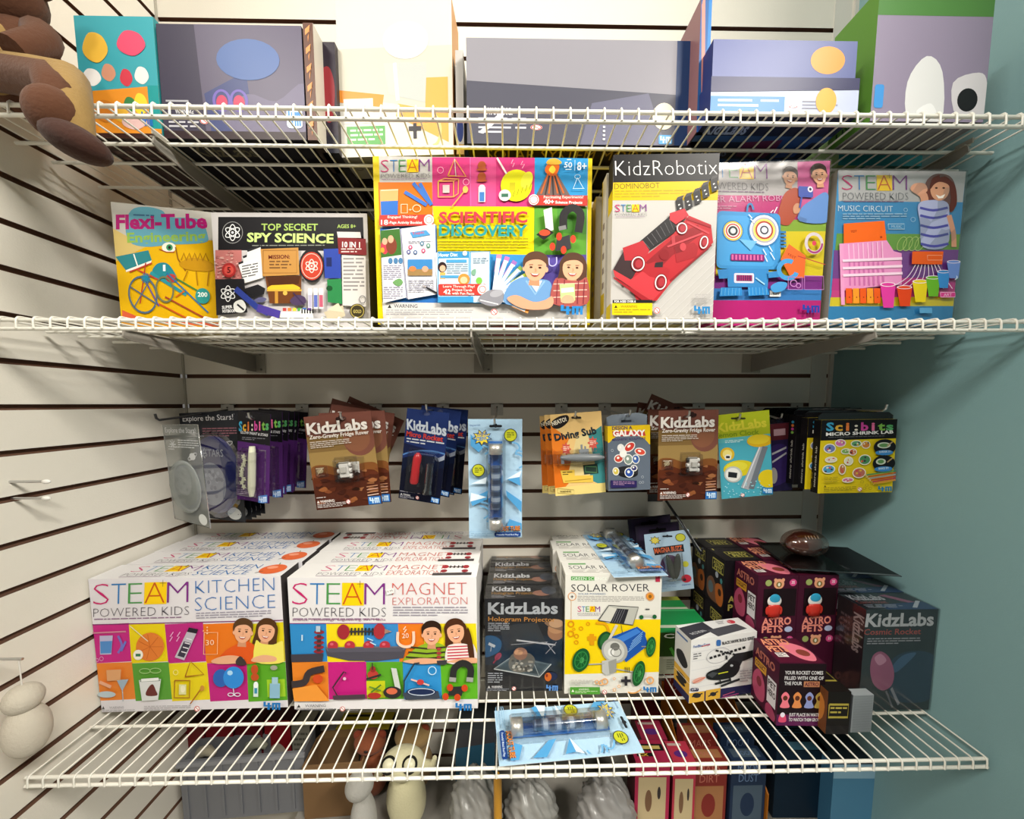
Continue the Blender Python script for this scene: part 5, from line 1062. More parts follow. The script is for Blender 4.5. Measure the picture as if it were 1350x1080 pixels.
def hanging():
    # ---------- star packs at the far left
    hook((205, 553.5, .777), 'leftmost hook on the back slats, carrying the clear star packs', True)
    def star_pack(TL, TR, BL, Yl, Yr, film, name='toy_card'):
        c_ = Card(TL, TR, BL, Yl, Yr, .0010, name, '1d2028', '22242c')
        return c_
    def star_art(c, clearface):
        dim = 'c8ccd0' if clearface else 'd8d8dc'
        c.text('Explore the Stars!', (6,8), (92,8), 5, dim, .0, up=(0,-1)); c.greek(40, 15, 96, 24, 4, '9c6470' if not clearface else 'c8ccd0'); c.greek(10, 22, 42, 27, 2, dim)
        for a in range(0, 180, 45): c.line([(24-9*math.cos(a*.01745),20-5*math.sin(a*.01745)),(24+9*math.cos(a*.01745),20+5*math.sin(a*.01745))], 1.2, dim)
        c.ell(76, 31, 8, 3.5, dim, 0); c.ring(76, 31, 13, 2.2, 1, dim, -14)
        c.ell(84, 93, 11, 5.5, 'd4d8d8')
    c_ = Card((236,545), (313.5,541), (240,678), .93, .84, .0010, 'toy_card', '1c2029', '22242c')
    c = c_.cv(); c.clip = True; star_art(c, False)
    for i in range(26):
        rd = random.Random(i); c.ell(rd.random()*96+2, rd.random()*96+2, .7, .5, '6c7080')
    def disc(t):
        w, h = c_.w, c_.h; m = MB(); cx, cz = w*.08, -h*.58; r = w*.40
        m.lathe([(r, 0), (r, .004), (r*.9, .006), (0, .006)], mat('1c2470', 'print'), (cx, -.001, cz), (0,-1,0), 36)
        cc = Cv(m, (cx-r, -.0072, cz+r), (2*r,0,0), (0,0,-2*r), (0,-1,0)); cc.clip = False
        cc.ell(46, 62, 30, 28, 'a4a8b8'); 
        rd = random.Random(2)
        for i in range(30):
            a, q = rd.random()*6.28, rd.random()*24; cc.ell(46+q*math.cos(a), 62+q*math.sin(a), 3, 2.6, rd.choice(['7c8094','c4c8d4','8c90a4']))
        cc.text('STARS', (38,26), (76,26), 9, 'c8ccdc', .0)
        for a in range(0, 180, 45): cc.line([(32-9*math.cos(a*.01745),22-9*math.sin(a*.01745)),(32+9*math.cos(a*.01745),22+9*math.sin(a*.01745))], 2, 'c8ccdc')
        m.build('star_disc', t)
        m = MB(); m.lathe([(r*1.14, .0005), (r*1.08, .004), (r*1.02, .009), (r*.5, .012), (0, .012)], clear('e8ecf4', .08, 'clear_blister', .05), (cx, -.0012, cz), (0,-1,0), 36); m.build('dome', t)
    k = c_.thing('dark star map pack with a blue disc, behind the clear front one', 'toy pack', 'star packs on the leftmost hook', disc)
    stack_copies(k, 4, [.020, .036, .052, .068], ['dark star map pack, %s behind the blue disc pack' % w for w in ('first', 'second', 'third', 'last')])
    # clear front pack: a turned see-through shell with its own printing
    c_ = Card((214.4,560), (261,560), (232,684), .815, .735, .0004, 'toy_card', milky(), milky())
    c_.mb = MB(); w, h = c_.w, c_.h
    m = c_.mb; mt = milky()
    m.add([(-w/2, 0, -h), (w/2, 0, -h), (w/2, 0, 0), (-w/2, 0, 0)], [(0,1,2,3)], mt)
    m.tube([(-w/2, 0, 0), (w/2, 0, 0), (w/2, 0, -h), (-w/2, 0, -h), (-w/2, 0, 0)], .0009, clear('e4e8e8', .5, 'plastic_edge', .2), 6)
    c = Cv(m, (-w/2, -.0003, 0), (w,0,0), (0,0,-h), (0,-1,0)); star_art(c, True); c.ring(50, 62, 38, 25, 2.4, 'c8ccd4'); c.ell(42, 57, 23, 15, 'a4a8b0'); c.ring(50, 62, 33, 21, 1, '8c90b0')
    rd = random.Random(2)
    for i in range(24):
        a, q = rd.random()*6.28, rd.random(); c.ell(42+q*20*math.cos(a), 57+q*13*math.sin(a), 2.4, 1.4, rd.choice(['8c9098','b8bcc0','7c8088']))
    def shell(t):
        m = MB(); m.ell((0, -.004, -h*.62), (w*.42, .010, h*.27), mt, 28, 10); m.build('dome', t)
    c_.thing('smoky clear star map pack, frontmost on the leftmost hook', 'toy pack', 'star packs on the leftmost hook', shell, 'clear_shell')

    # ---------- sci:bits glow paint
    hook((328, 552, .775), 'hook carrying the black and purple glow paint packs', False)
    bits = ('3c9cc4','d8a83c','e07c3c','e8e0d0','c84898','e06c9c','7cb44c','58a868')
    def scibits(c, x0, x1, y, h, wt=.04):
        w_ = (x1-x0)/8
        for i, ch in enumerate('Sci:bits'):
            c.text(ch, (x0+i*w_+w_*(.06 if ch not in 'i:' else .3), y), (x0+(i+1)*w_-w_*(.06 if ch not in 'i:' else .3), y), h, bits[i], wt)
    c_ = Card((313.5,542), (356.7,546), (314,658), .800, .782, .0008, 'toy_card', '4c2464', '3c1c50')
    c = c_.cv(((890,480),(1035,498),(1025,908),(890,870)))
    c.poly([(880,470),(1045,490),(1045,652),(880,614)], '17161a'); scibits(c, 894, 1028, 572, 44); c.text('GLOW PAINT & STARS', (902,583), (1022,604), 12, 'd8d8dc', .02); c.greek(910, 600, 1010, 616, 2, '7c7c84', 12)
    eurohole(c, 940, 508, 28, 18, '56565c')
    rd = random.Random(4)
    for i in range(60): c.ell(892+rd.random()*140, 640+rd.random()*250, 3, 3, rd.choice(['5c3078','3c1c54','64387c']))
    c.rect(985, 868, 1024, 902, '4c7cc4'); m4(c, 988, 872, 34, 26, 'c4d8f0'); c.greek(895, 830, 950, 855, 3, '9c8cac')
    def glow(t):
        w, h = c_.w, c_.h; m = MB()
        m.tube([(.006, -.009, -h*.37), (.006, -.009, -h*.45), (.006, -.009, -h*.52), (.006, -.009, -h*.84), (.006, -.009, -h*.93)], [.0055, .0068, .0072, .0070, .0040], mat('e4e6cc', 'plastic'), 14); m.build('paint_pen', t)
        m = MB(); rd = random.Random(7)
        for i in range(9):
            cx, cz = -w*.24+rd.uniform(-.006, .006), -h*(.50+.05*i*.85); r = .0065; a0 = rd.random()
            pts = [(r*(1 if q % 2 == 0 else .45)*math.cos(a0+q*math.pi/5), r*(1 if q % 2 == 0 else .45)*math.sin(a0+q*math.pi/5)) for q in range(10)]
            m.prism(pts, .0018, mat('d6d8bc', 'plastic'), (cx, -.004-.001*(i % 3), cz))
        m.build('plastic_stars', t)
        m = MB(); blister_box(m, -w*.36, -h*.94, w*.36, -h*.42, .017); m.build('blister', t)
    k = c_.thing('black and purple glow paint pack with a white pen, frontmost on its hook', 'toy pack', 'glow paint packs', glow)
    stack_copies(k, 5, [.040, .066, .088, .106, .145], ['purple glow paint pack, %s behind the front one' % s_ for s_ in ('first', 'second', 'third', 'fourth', 'last')], [(-2,0,.002), (1,0,.004), (0,0,.003), (2,0,.002), (0,0,0)])

    # ---------- toy rover cards, two hooks
    def rover_card(TL, TR, BL, Y, quad, lab, grp, behind, steps, turns):
        c_ = Card(TL, TR, BL, Y, Y, .0007, 'toy_card', '7a4c38', '3c241c'); w, h = c_.w, c_.h
        c = c_.cv(((0,0),(100,0),(100,130),(0,130)))
        c.rect(0, 0, 100, 130, '6c4238'); c.rect(0, 28, 100, 62, '7a6038'); c.rect(0, 50, 100, 74, '927848'); c.ell(78, 38, 24, 22, '74483c'); c.ell(74, 36, 20, 18, '80543e')
        c.blob([(0,72),(20,68),(50,76),(80,70),(100,74),(100,100),(0,100)], '784a26'); c.blob([(0,88),(20,80),(45,86),(70,80),(100,86),(100,132),(0,132)], '582a18'); c.blob([(0,100),(25,90),(60,94),(100,88),(104,132),(0,134)], '4a2418')
        rd = random.Random(11)
        for i in range(36):
            x, y = rd.random()*100, 78+rd.random()*44; c.blob([(x,y),(x+rd.uniform(4,12),y-rd.uniform(1,4)),(x+rd.uniform(8,16),y+1),(x+6,y+rd.uniform(1,4))], rd.choice(['7c4428','5a2c1c','8c5430','3c1c14','94603c','2e1810']))
        eurohole(c, 55, 7, 15, 8, '2a1a18')
        c.text('KidzLabs', (3,24), (93,24), 15, 'e2dcd6', .035); c.text('Zero-Gravity Fridge Rover', (5,31), (94,31), 5.2, 'e0d8d0', .025); c.greek(5, 35, 66, 45, 4, 'd0c4b8')
        c.ell(14, 76, 5, 3, 'a89878'); c.line([(8,72),(20,72)], 1, 'c8b898'); c.line([(10,80),(18,72)], 1, 'c8b898')
        for k_ in range(4): c.line([(80,104+k_*4),(97,103+k_*4)], 1.5, ('a8785c','b88c78','a8785c','c8a898')[k_])
        c.rect(80, 118, 99, 129, '2c6cb4'); m4(c, 82, 119, 15, 8.5, 'c4dcf0'); c.greek(3, 112, 20, 114.5, 1, 'c8c0bc'); warn(c, 3, 120, 4, 'e0d8d4'); c.text('WARNING:', (8,120), (30,120), 3.6, 'e8e0dc', .02); c.greek(3, 121.5, 46, 128, 3, 'c8c0bc'); nono(c, 50, 122, 3.2)
        def parts(t):
            m = MB(); cx, cz = .005, -h*.60; s_ = w/.148
            m.box((cx-.010*s_, -.017, cz-.014*s_), (cx+.010*s_, -.006, cz+.016*s_), mat('e4e2de', 'plastic'))
            m.box((cx-.007*s_, -.021, cz-.004*s_), (cx+.007*s_, -.016, cz+.010*s_), mat('c8c6c0', 'plastic')); m.box((cx-.012*s_, -.014, cz+.0165*s_), (cx+.012*s_, -.008, cz+.020*s_), mat('9c9a94', 'plastic'))
            m.build('toy_rover', t).modifiers.new('bevel', 'BEVEL').width = .0014
            m = MB()
            for sx in (-1, 1):
                for q in (-.012, .0005, .013): m.lathe([(.0015, -.002), (.0052*s_, -.0025), (.0052*s_, .0025), (.0015, .003)], mat('e8e6e2' if sx > 0 or q == .0005 else '3c3a3a', 'plastic'), (cx+sx*.0125*s_, -.011, cz+q*s_), (1,0,0), 14)
            m.build('wheels', t)
            m = MB(); blister_box(m, cx-.022*s_, cz-.025*s_, cx+.022*s_, cz+.028*s_, .024); blister_box(m, -w*.42, -h*.60-.008, -w*.27, -h*.60+.010, .007); m.build('blister', t)
        k = c_.thing(lab, 'toy pack', grp, parts)
        stack_copies(k, len(behind), steps, behind, turns)
    hook((449, 552, .770), 'hook carrying the left brown rover cards')
    rover_card((400,550), (488.5,541.5), (414,673), .790, None, 'brown toy rover card tilted left, frontmost on the left rover hook', 'rover cards on the left hook',
        ['brown rover card, first behind the left front one', 'brown rover card tilted right, second behind the left front one', 'dark brown rover card turned most, second from the last on the left hook', 'dark brown rover card, last on the left rover hook'], [.016, .05, .085, .11], [(3,.024,.004),(14,.036,.010),(22,.020,.014),(30,.046,.010)])
    hook((909, 549, .770), 'hook carrying the right brown rover cards')
    rover_card((868.4,541.7), (947.6,540), (877.9,659.4), .790, None, 'brown toy rover card with a bright rover, frontmost on the right rover hook', 'rover cards on the right hook',
        ['brown rover card, first behind the right front one', 'dark brown rover card turned right, near the green clock card', 'dark brown rover card, last on the right rover hook'], [.05, .08, .10], [(0,-.004,.002),(24,.010,.012),(10,-.010,.008)])

    # ---------- micro rocket
    hook((562, 541, .775), 'hook carrying the dark blue rocket cards')
    c_ = Card((537,538), (592.5,545), (522,656), .795, .780, .0007, 'toy_card', '141b3a', '10152c'); w, h = c_.w, c_.h
    c = c_.cv(((463,465),(645,490),(632,862),(412,868))); 
    c.poly([(455,455),(650,480),(640,640),(440,600)], '1c2c5c'); c.ell(560, 960, 330, 330, '1a2c60', 0, 40); c.ell(545, 972, 318, 322, '101830', 0, 40); c.ring(560, 960, 330, 330, 6, '4c74ac', 0, 200, 330, 30); c.blob([(415,760),(480,700),(560,740),(640,700),(640,870),(410,872)], '0e1124')
    eurohole(c, 553, 490, 26, 16, '3c4464')
    c.text('KidzLabs', (462,545), (640,570), 40, 'b4bcc8', .035, up=(-.05,-1)); c.text('Micro Rocket', (458,572), (626,592), 20, 'b83c30', .03); c.greek(460, 580, 634, 604, 2, 'b8bcc4', 16)
    c.line([(612,665),(642,650),(655,618)], 16, '8c94a4', True)
    warn(c, 424, 848, 12, 'c8c8cc'); c.text('WARNING', (440,847), (480,848), 9, 'd0d0d4', .02); c.greek(420, 850, 500, 866, 3, '9c9ca8'); nono(c, 519, 848, 9); c.greek(422, 826, 470, 834, 1, '9c9ca8'); c.poly([(590,832),(630,834),(628,858),(588,856)], '2c68b0'); m4(c, 593, 835, 32, 20, 'c4dcf0')
    def parts(t):
        m = MB(); m.tube([(-.008, -.011, -h*.46), (-.008, -.011, -h*.485), (-.009, -.011, -h*.52), (-.011, -.011, -h*.78), (-.011, -.011, -h*.80)], [.003, .0072, .0088, .0088, .0070], mat('c4242c', 'plastic'), 18); m.build('rocket_body', t)
        m = MB()
        for sx in (-1, 1): m.prism([(-.010+sx*.008, -h*.55), (-.010+sx*.016, -h*.62), (-.010+sx*.014, -h*.68), (-.010+sx*.008, -h*.64)], .002, mat('1f2028', 'plastic'), (0, -.012, 0))
        m.box((-.004, -.0115, -h*.83), (.001, -.0085, -h*.79), mat('1f2028', 'plastic')); m.build('fin', t)
        m = MB(); m.tube([(.020, -.010, -h*.56), (.020, -.010, -h*.88)], .0085, clear('dfe6ee', .14, 'clear_plastic'), 18, False); m.tube([(.020, -.010, -h*.84), (.020, -.010, -h*.89)], [.0095, .0125], clear('dfe6ee', .2, 'clear_plastic'), 18, False)
        m.tube([(.016, -.010, -h*.57), (.016, -.010, -h*.87)], .002, clear('eef2f6', .35, 'clear_plastic'), 8); m.build('launch_tube', t)
        m = MB(); blister_box(m, -.030, -h*.90, .033, -h*.44, .023); m.build('blister', t)
    k = c_.thing('dark blue rocket card with a red rocket, frontmost', 'toy pack', 'rocket cards', parts)
    stack_copies(k, 3, [.045, .07, .09], ['dark blue rocket card, %s behind the front one' % s_ for s_ in ('first', 'second', 'last')], [(2,.020,.004),(-2,.032,.004),(3,.028,-.002)])

    # ---------- tube packs (one hanging, one on the solar boxes, one at the front edge)
    LB = 'a9c9e0'
    def tube_card(M=None, corners=None, Y=None):
        if corners: c_ = Card(*corners, Y, Y, .0008, 'toy_card', LB, 'c8ccd0')
        else:
            c_ = Card((617,552.6), (688,552.6), (620,709), .790, .790, .0008, 'toy_card', LB, 'c8ccd0'); c_.M = M
        w, h = c_.w, c_.h
        c = c_.cv(((733,515),(972,515),(972,1050),(733,1050)))
        rd = random.Random(2)
        for i in range(12):
            for j in range(24): 
                if (i+j) % 2 == 0: c.ring(745+i*20, 530+j*22, 6, 6, 1.2, 'b6d4e8', n=6)
        for cx, cy, r in ((930,700,55),(930,700,80),(775,930,50),(775,930,78),(920,640,40),(790,650,34)): c.ring(cx, cy, r, r*.62, 7, '6ca8d4', 0, -80, 60, 14)
        for pts in ([(745,580),(800,640),(780,660),(745,630)],[(900,1000),(970,1010),(970,980),(915,960)],[(740,870),(820,830),(815,870),(750,900)],[(970,880),(900,830),(905,860),(968,930)],[(960,770),(905,780),(965,810)]): c.poly(pts, '4f98cc')
        for pts in ([(745,800),(815,770),(810,800)],[(970,740),(900,780),(960,770)],[(745,840),(815,860),(740,880)]): c.poly(pts, 'd8e8f2')
        c.rect(822, 612, 884, 990, '2c64b0')
        eurohole(c, 855, 545, 56, 18, '23262c'); c.text('toysmith', (742,545), (788,545), 8, '2c4c8c', .01)
        star = [(795+ (46 if q % 2 == 0 else 28)*math.cos(q*math.pi/9+.2), 595+(38 if q % 2 == 0 else 22)*math.sin(q*math.pi/9+.2)) for q in range(18)]
        c.poly(star, '2c3c50'); c.poly([(795+(x-795)*.86, 595+(y-595)*.84) for x, y in star], 'e0c83c'); c.text('THINK', (772,590), (822,584), 15, '2c5c9c', .03); c.text('SCIENCE', (762,612), (832,602), 17, '2f7cc0', .03)
        for x, y, r in ((920,585,29),(778,740,29)): c.ell(x, y, r, r*1.0, '2c3430'); c.ell(x, y, r*.88, r*.88, 'b8bc2c'); c.greek(x-16, y-12, x+16, y+14, 3, '3c4420')
        c.text('SCOUT TUBE', (852,1016), (964,1012), 22, '2c2c30', .06); c.text('SCOUT TUBE', (852,1014), (964,1010), 20, 'e0883c', .02); c.rrect(848, 1019, 966, 1040, 8, '1c3c7c'); c.text('Powerful Metal Rod Play', (858,1034), (956,1034), 8, 'c8d8ec', .01); c.greek(742, 1022, 838, 1040, 2, '8cb0cc'); c.frame(738, 1016, 842, 1046, 2, '8cb8d8')
        def parts(t):
            z0, z1 = -h*.90, -h*.20; x0 = -w*.5+w*(855-733)/239; r = .0134
            m = MB(); m.tube([(x0, -.0165, z1), (x0, -.0165, z0)], r, clear('e4ecf4', .12, 'clear_plastic', .04), 22, False)
            for zz in (z1-.010, z1-.045, z0+.045): m.lathe([(r*1.05, -.0006), (r*1.05, .0006)], clear('f0f4f8', .4, 'clear_plastic'), (x0, -.0165, zz), (0,0,1), 22)
            m.build('clear_tube', t)
            for zz, s_ in ((z1, -1), (z0, 1)):
                m = MB(); m.lathe([(0, 0), (r*1.12, 0), (r*1.12, s_*.021), (r*.4, s_*.022)], mat('dcdad4', 'chrome'), (x0, -.0165, zz), (0,0,1), 22); m.build('end_cap', t)
            m = MB(); zc = (z0+z1)/2
            for q in range(7): m.lathe([(r*.72, -.0045), (r*.72, .0045)], mat('d4dae4' if q % 2 else '4c5870', 'plastic'), (x0, -.0165, zc+.036-q*.0125), (0,0,1), 18); 
            m.tube([(x0, -.0165, zc+.045), (x0, -.0165, zc-.048)], r*.66, mat('7c8ca8', 'plastic'), 16); m.build('iron_rod', t)
            m = MB(); blister_box(m, x0-.018, z0-.004, x0+.018, z1+.004, .033, .006); m.build('blister', t)
        return c_, parts
    hook((652, 559, .772), 'hook carrying the long light blue tube pack')
    c_, pf = tube_card(corners=((617,552.6), (688.5,552.6), (620,709)), Y=.790); k = c_.thing('long light blue tube pack hanging upright', 'toy pack', 'tube packs', pf)
    w, h = c_.w, c_.h
    # on top of the solar boxes, sticking out over their front, print readable from the front, tube end forward
    zt = H+HB+.0025+.265+.0016
    def lay(a, b, cpt, z, tilt=0):
        """TL, TR, BL points on plane z"""
        P = [ray(*q)*((z-H)/ray(*q).z)+Vector((0, 0, H)) for q in (a, b, cpt)]
        U = (P[1]-P[0]).normalized(); V = (P[0]-P[2]); V = (V-U*V.dot(U)).normalized(); Y_ = V.cross(U)
        M = Matrix(((U.x, Y_.x, V.x, 0), (U.y, Y_.y, V.y, 0), (U.z, Y_.z, V.z, 0), (0,0,0,1))); M.translation = (P[0]+P[1])/2; return M, (P[1]-P[0]).length, (P[0]-P[2]).length
    M, ww, hh = lay((760,703.9), (827.4,702), (790,768), zt)
    o = dup(k, label='light blue tube pack lying on the solar toy car boxes'); o.matrix_basis = M
    M, ww, hh = lay((815,924), (850,993), (652,957), H+HB+.006)
    M = M @ Matrix.Rotation(math.radians(-1.5), 4, 'X')
    o = dup(k, label='light blue tube pack lying at the front edge of the bottom wire shelf'); o.matrix_basis = M

    # ---------- toy submarine
    hook((759, 549, .772), 'hook carrying the orange and teal toy submarine cards')
    c_ = Card((725,547), (792.5,541.7), (729.6,654.4), .790, .790, .0007, 'toy_card', 'e0bc7c', 'b8a888'); w, h = c_.w, c_.h
    c = c_.cv(((85,497),(312,478),(323,820),(100,858)))
    c.poly([(80,540),(170,600),(130,680),(190,760),(110,860),(80,860)], 'd87828'); c.poly([(80,640),(180,700),(160,800),(80,840)], 'cf6a1e'); c.poly([(312,540),(230,600),(260,680),(225,760),(325,800)], '3c8486'); c.poly([(200,600),(250,560),(280,700),(240,790),(160,760)], 'dcc890'); c.poly([(100,822),(210,800),(323,780),(323,830),(100,862)], 'dcc87c')
    c.blob([(90,530),(125,505),(165,498),(168,525),(130,555),(98,555)], '24201f'); c.text('NEATO!', (96,546), (162,522), 18, 'e4dcc8', .03)
    eurohole(c, 204, 508, 44, 16, '38322a'); c.text('Diving Sub', (106,612), (292,574), 30, '24221f', .035); c.text('Diving Sub', (104,609), (290,571), 28, '2c3c48', .0)
    for x, y in ((155,645),(273,615)):
        c.poly([(x+(24 if q % 2 == 0 else 15)*math.cos(q*math.pi/8), y+(30 if q % 2 == 0 else 19)*math.sin(q*math.pi/8)) for q in range(16)], 'c8584c'); c.greek(x-13, y-10, x+13, y+12, 3, 'f0dcc8')
    c.poly([(228,712),(290,702),(294,742),(232,752)], '2c4038'); c.frame(238, 716, 286, 740, 3, '5c8c5c'); c.poly([(125,742),(190,734),(190,760),(270,752),(270,782),(138,796)], 'dcb84c'); c.greek(135, 748, 184, 766, 2, '4c4020', -6); c.line([(145,788),(262,768)], 4, 'b08c34'); c.frame(110, 822, 185, 842, 2, 'a8904c'); c.text('WARNING', (122,840), (172,834), 9, '5c4c24', .01)
    def parts(t):
        m = MB(); z = -h*.54
        m.ell((.006, -.012, z), (w*.44, .0085, .0085), mat('878d92', 'plastic'), 22, 12, Matrix.Rotation(math.radians(4), 3, 'Y'))
        m.box((.0, -.015, z+.004), (.020, -.009, z+.018), mat('7c8288', 'plastic')); m.box((.004, -.0135, z+.016), (.008, -.0105, z+.028), mat('7c8288', 'plastic')); m.box((.012, -.0135, z+.016), (.015, -.0105, z+.024), mat('7c8288', 'plastic'))
        m.box((-.006, -.0140, z-.002), (w*.40, -.0085, z+.006), mat('747a80', 'plastic')); m.box((-w*.36, -.013, z-.010), (-w*.30, -.011, z+.008), mat('747a80', 'plastic')); m.build('toy_submarine', t)
        m = MB(); blister_box(m, -w*.46, z-.013, w*.46, z+.014, .024); m.build('blister', t)
    k = c_.thing('orange, cream and teal toy submarine card, frontmost of its hook', 'toy pack', 'toy submarine cards', parts)
    stack_copies(k, 2, [.022, .045], ['orange toy submarine card, first behind the front one', 'orange toy submarine card, last on its hook'], [(1,-.010,-.002),(2,-.018,-.006)])

    # ---------- galaxy box on a hook
    hook((831, 548, .772), 'hook carrying the grey and yellow space sculpture box')
    TL, TR, BLp = (801,562), (857,560), (802,647.5)
    c_ = Card(TL, TR, BLp, .775, .775, .034, 'sculpture_box', '5c6674', '4a525e'); w, h = c_.w, c_.h
    c = c_.cv(((342,560),(530,548),(540,820),(340,835)))
    c.poly([(340,545),(535,540),(536,628),(430,590),(342,628)], 'dcb81c'); c.blob([(342,640),(380,600),(440,588),(500,602),(536,640),(536,700),(342,700)], '5c6674')
    c.text('DESIGN A', (362,574), (452,568), 13, '3c2c5c', .03); c.poly([(362,580),(505,572),(512,592),(366,600)], 'b83c3c'); c.text('GALAXY', (366,599), (510,592), 24, 'f0ece8', .045); c.text('MAGNETIC SCULPTURE', (362,618), (512,606), 8, '3c2c5c', .02); c.ell(382, 542, 8, 9, 'd85c30')
    c.ell(432, 752, 48, 20, '1c1c20'); c.rect(384, 735, 480, 752, '2c2c30'); c.ell(432, 735, 48, 14, '26262a')
    for x, y, rx, ry, k_, ro in ((440,640,24,14,'c03c34',-35),(488,658,22,12,'c84838',10),(400,645,12,12,'d8d8d8',0),(390,690,18,14,'b84030',-15),(434,692,17,19,'7c8c84',0),(468,690,14,16,'3c5c9c',0),(376,745,12,14,'c8b44c',0),(438,748,18,18,'2c4c98',0),(410,668,12,14,'e0e0dc',40),(460,728,12,10,'3c3c6c',0)):
        c.ell(x, y, rx+4, ry+4, 'dcdcd8', ro); c.ell(x, y, rx, ry, k_, ro); c.ell(x-3, y-3, rx*.35, ry*.35, 'e8e4dc', ro)
    for x, y in ((360,657),(500,765),(490,790),(502,788)): c.ring(x, y, 5, 5, 1.5, 'a8b0b8')
    c.poly([(350,785),(474,782),(474,812),(350,820)], '2a2454'); c.greek(362, 788, 462, 808, 3, '9c7c9c')
    c = Cv(c_.mb, (-w/2, c_.th, 0), (0,-c_.th,0), (0,0,-h), (-1,0,0)); c.rect(0, 0, 100, 24, 'd0ac18'); c.rect(0, 24, 100, 100, '4c5662'); c.text('GALAXY', (60,85), (60,38), 26, 'b84840', .03, up=(-1, 0))
    def parts(t):
        m = MB(); hz = .0255; mt = clear('aab4c0', .22, 'clear_plastic', .1)
        m.add([(-w/2+.002, c_.th*.5, 0), (w/2, c_.th*.5, 0), (w/2, c_.th*.5, hz*.8), (w*.30, c_.th*.5, hz), (-w*.34, c_.th*.5, hz*.9), (-w/2+.002, c_.th*.5, hz*.7)], [(0,1,2,3,4,5)], mat('6c757f', 'gloss'))
        m.add([(-w/2, c_.th, .0002), (-w/2, 0, .0002), (-w/2+.002, c_.th*.5, hz*.7)], [(0,1,2)], mt); m.box((-w*.12, c_.th*.5-.001, hz*.25), (w*.12, c_.th*.5+.001, hz*.42), mat('2c3038')); m.build('hang_tab', t)
    c_.thing('grey and yellow space sculpture box hanging right of the toy submarine cards', 'toy box', None, parts, 'carton')

    # ---------- lemon clock
    hook((975.7, 553, .800), 'hook carrying the green and blue lemon picture card')
    c_ = Card((945,547.5), (1014,540.5), (953,658), .812, .805, .0007, 'toy_card', 'a9b424', '7c8420'); w, h = c_.w, c_.h
    c = c_.cv(((838,497),(1059,474),(1064,850),(850,872)))
    c.poly([(838,605),(1062,580),(1064,850),(850,872)], '4aa4b8'); c.poly([(838,605),(1062,580),(1062,600),(840,625)], '5cb0b8')
    c.text('KidzLabs', (838,575), (1048,548), 40, 'd0c83c', .035); c.text('Lemon Clock', (830,600), (1016,582), 22, '7c9420', .03); c.greek(870, 612, 950, 626, 2, 'd0e4e8', -6)
    eurohole(c, 928, 512, 62, 14, '3c4020')
    c.ell(1016, 612, 55, 28, 'd0a820', -5); c.ell(1010, 606, 46, 22, 'dcc02c', -5); c.ell(878, 672, 30, 30, 'd8b02c'); c.ell(878, 672, 20, 20, 'e8d880'); c.ell(880, 686, 14, 13, 'e4e0d4'); c.rect(872, 680, 888, 690, '26282c')
    c.ell(925, 735, 66, 36, 'd0c024', -8); c.ell(1046, 780, 42, 40, 'd8c020'); c.ell(915, 728, 46, 22, 'dcd040', -8)
    c.poly([(1010,640),(1035,640),(965,830),(930,820)], 'a0a4ac'); c.poly([(1026,636),(1048,640),(985,826),(962,824)], '6c727c'); c.line([(1014,640),(940,822)], 5, 'd4d8dc')
    c.ell(900, 762, 38, 36, 'b8bcb8'); c.ell(899, 762, 31, 29, 'e0e0dc'); c.poly([(880,750),(918,755),(914,778),(878,774)], '24282c')
    rd = random.Random(6)
    for i in range(40): c.ell(860+rd.random()*190, 790+rd.random()*70, 3, 2.4, 'a0d4e0')
    nono(c, 935, 852, 8); c.rect(1018, 818, 1060, 845, '2c78b8'); m4(c, 1022, 822, 34, 20, 'c8e0f0')
    c_.thing('green and blue lemon picture card between the rover cards and the black boxes', 'toy pack')

    # ---------- purple box, black spine boxes and micro shrink lab
    hook((1031, 552, .852), 'hook carrying the dark purple box')
    c_ = Card((1010,560), (1042,557), (1013,649), .85, .85, .02, 'toy_box', '241b40', '1c1830'); c = c_.cv(); w, h = c_.w, c_.h
    c.rect(0, 0, 100, 24, '4c1c24'); c.greek(30, 8, 90, 20, 1, 'a08088', fill=.8); c.blob([(0,40),(60,30),(100,45),(100,80),(0,90)], '32245c'); c.line([(20,44),(80,36)], 3, 'b0b0b8'); c.line([(20,56),(80,44)], 3, 'b0b0b8'); c.ell(24, 76, 16, 12, 'a09c98')
    c_.thing('dark purple toy box hanging behind the lemon picture card', 'toy box', None, lambda t: (lambda m: (m.add([(-w*.5, .01, 0), (w*.5, .01, 0), (w*.5, .01, .010), (-w*.5, .01, .010)], [(0,1,2,3)], mat('1c1a22', 'gloss')), m.build('hang_tab', t)))(MB()), 'carton')
    hook((1169, 541, .742), 'rightmost hook, carrying the craft boxes')
    YF = .775
    c_ = Card((1083.3,554), (1183.2,552.6), (1081.5,650.6), YF, YF, .019, 'sculpture_box', 'd9c21c', 'c8b418'); c_.name = 'toy_box'; w, h = c_.w, c_.h
    c = c_.cv(((280,517),(618,513),(592,855),(275,845)))
    c.poly([(278,513),(620,510),(612,606),(276,612)], '161518'); scibits(c, 298, 600, 566, 38, .035); c.text('MICRO SHRINK LAB', (300,590), (598,582), 15, 'e8e6e4', .035); c.greek(310, 596, 575, 602, 1, '6c6c70', -4)
    rd = random.Random(9)
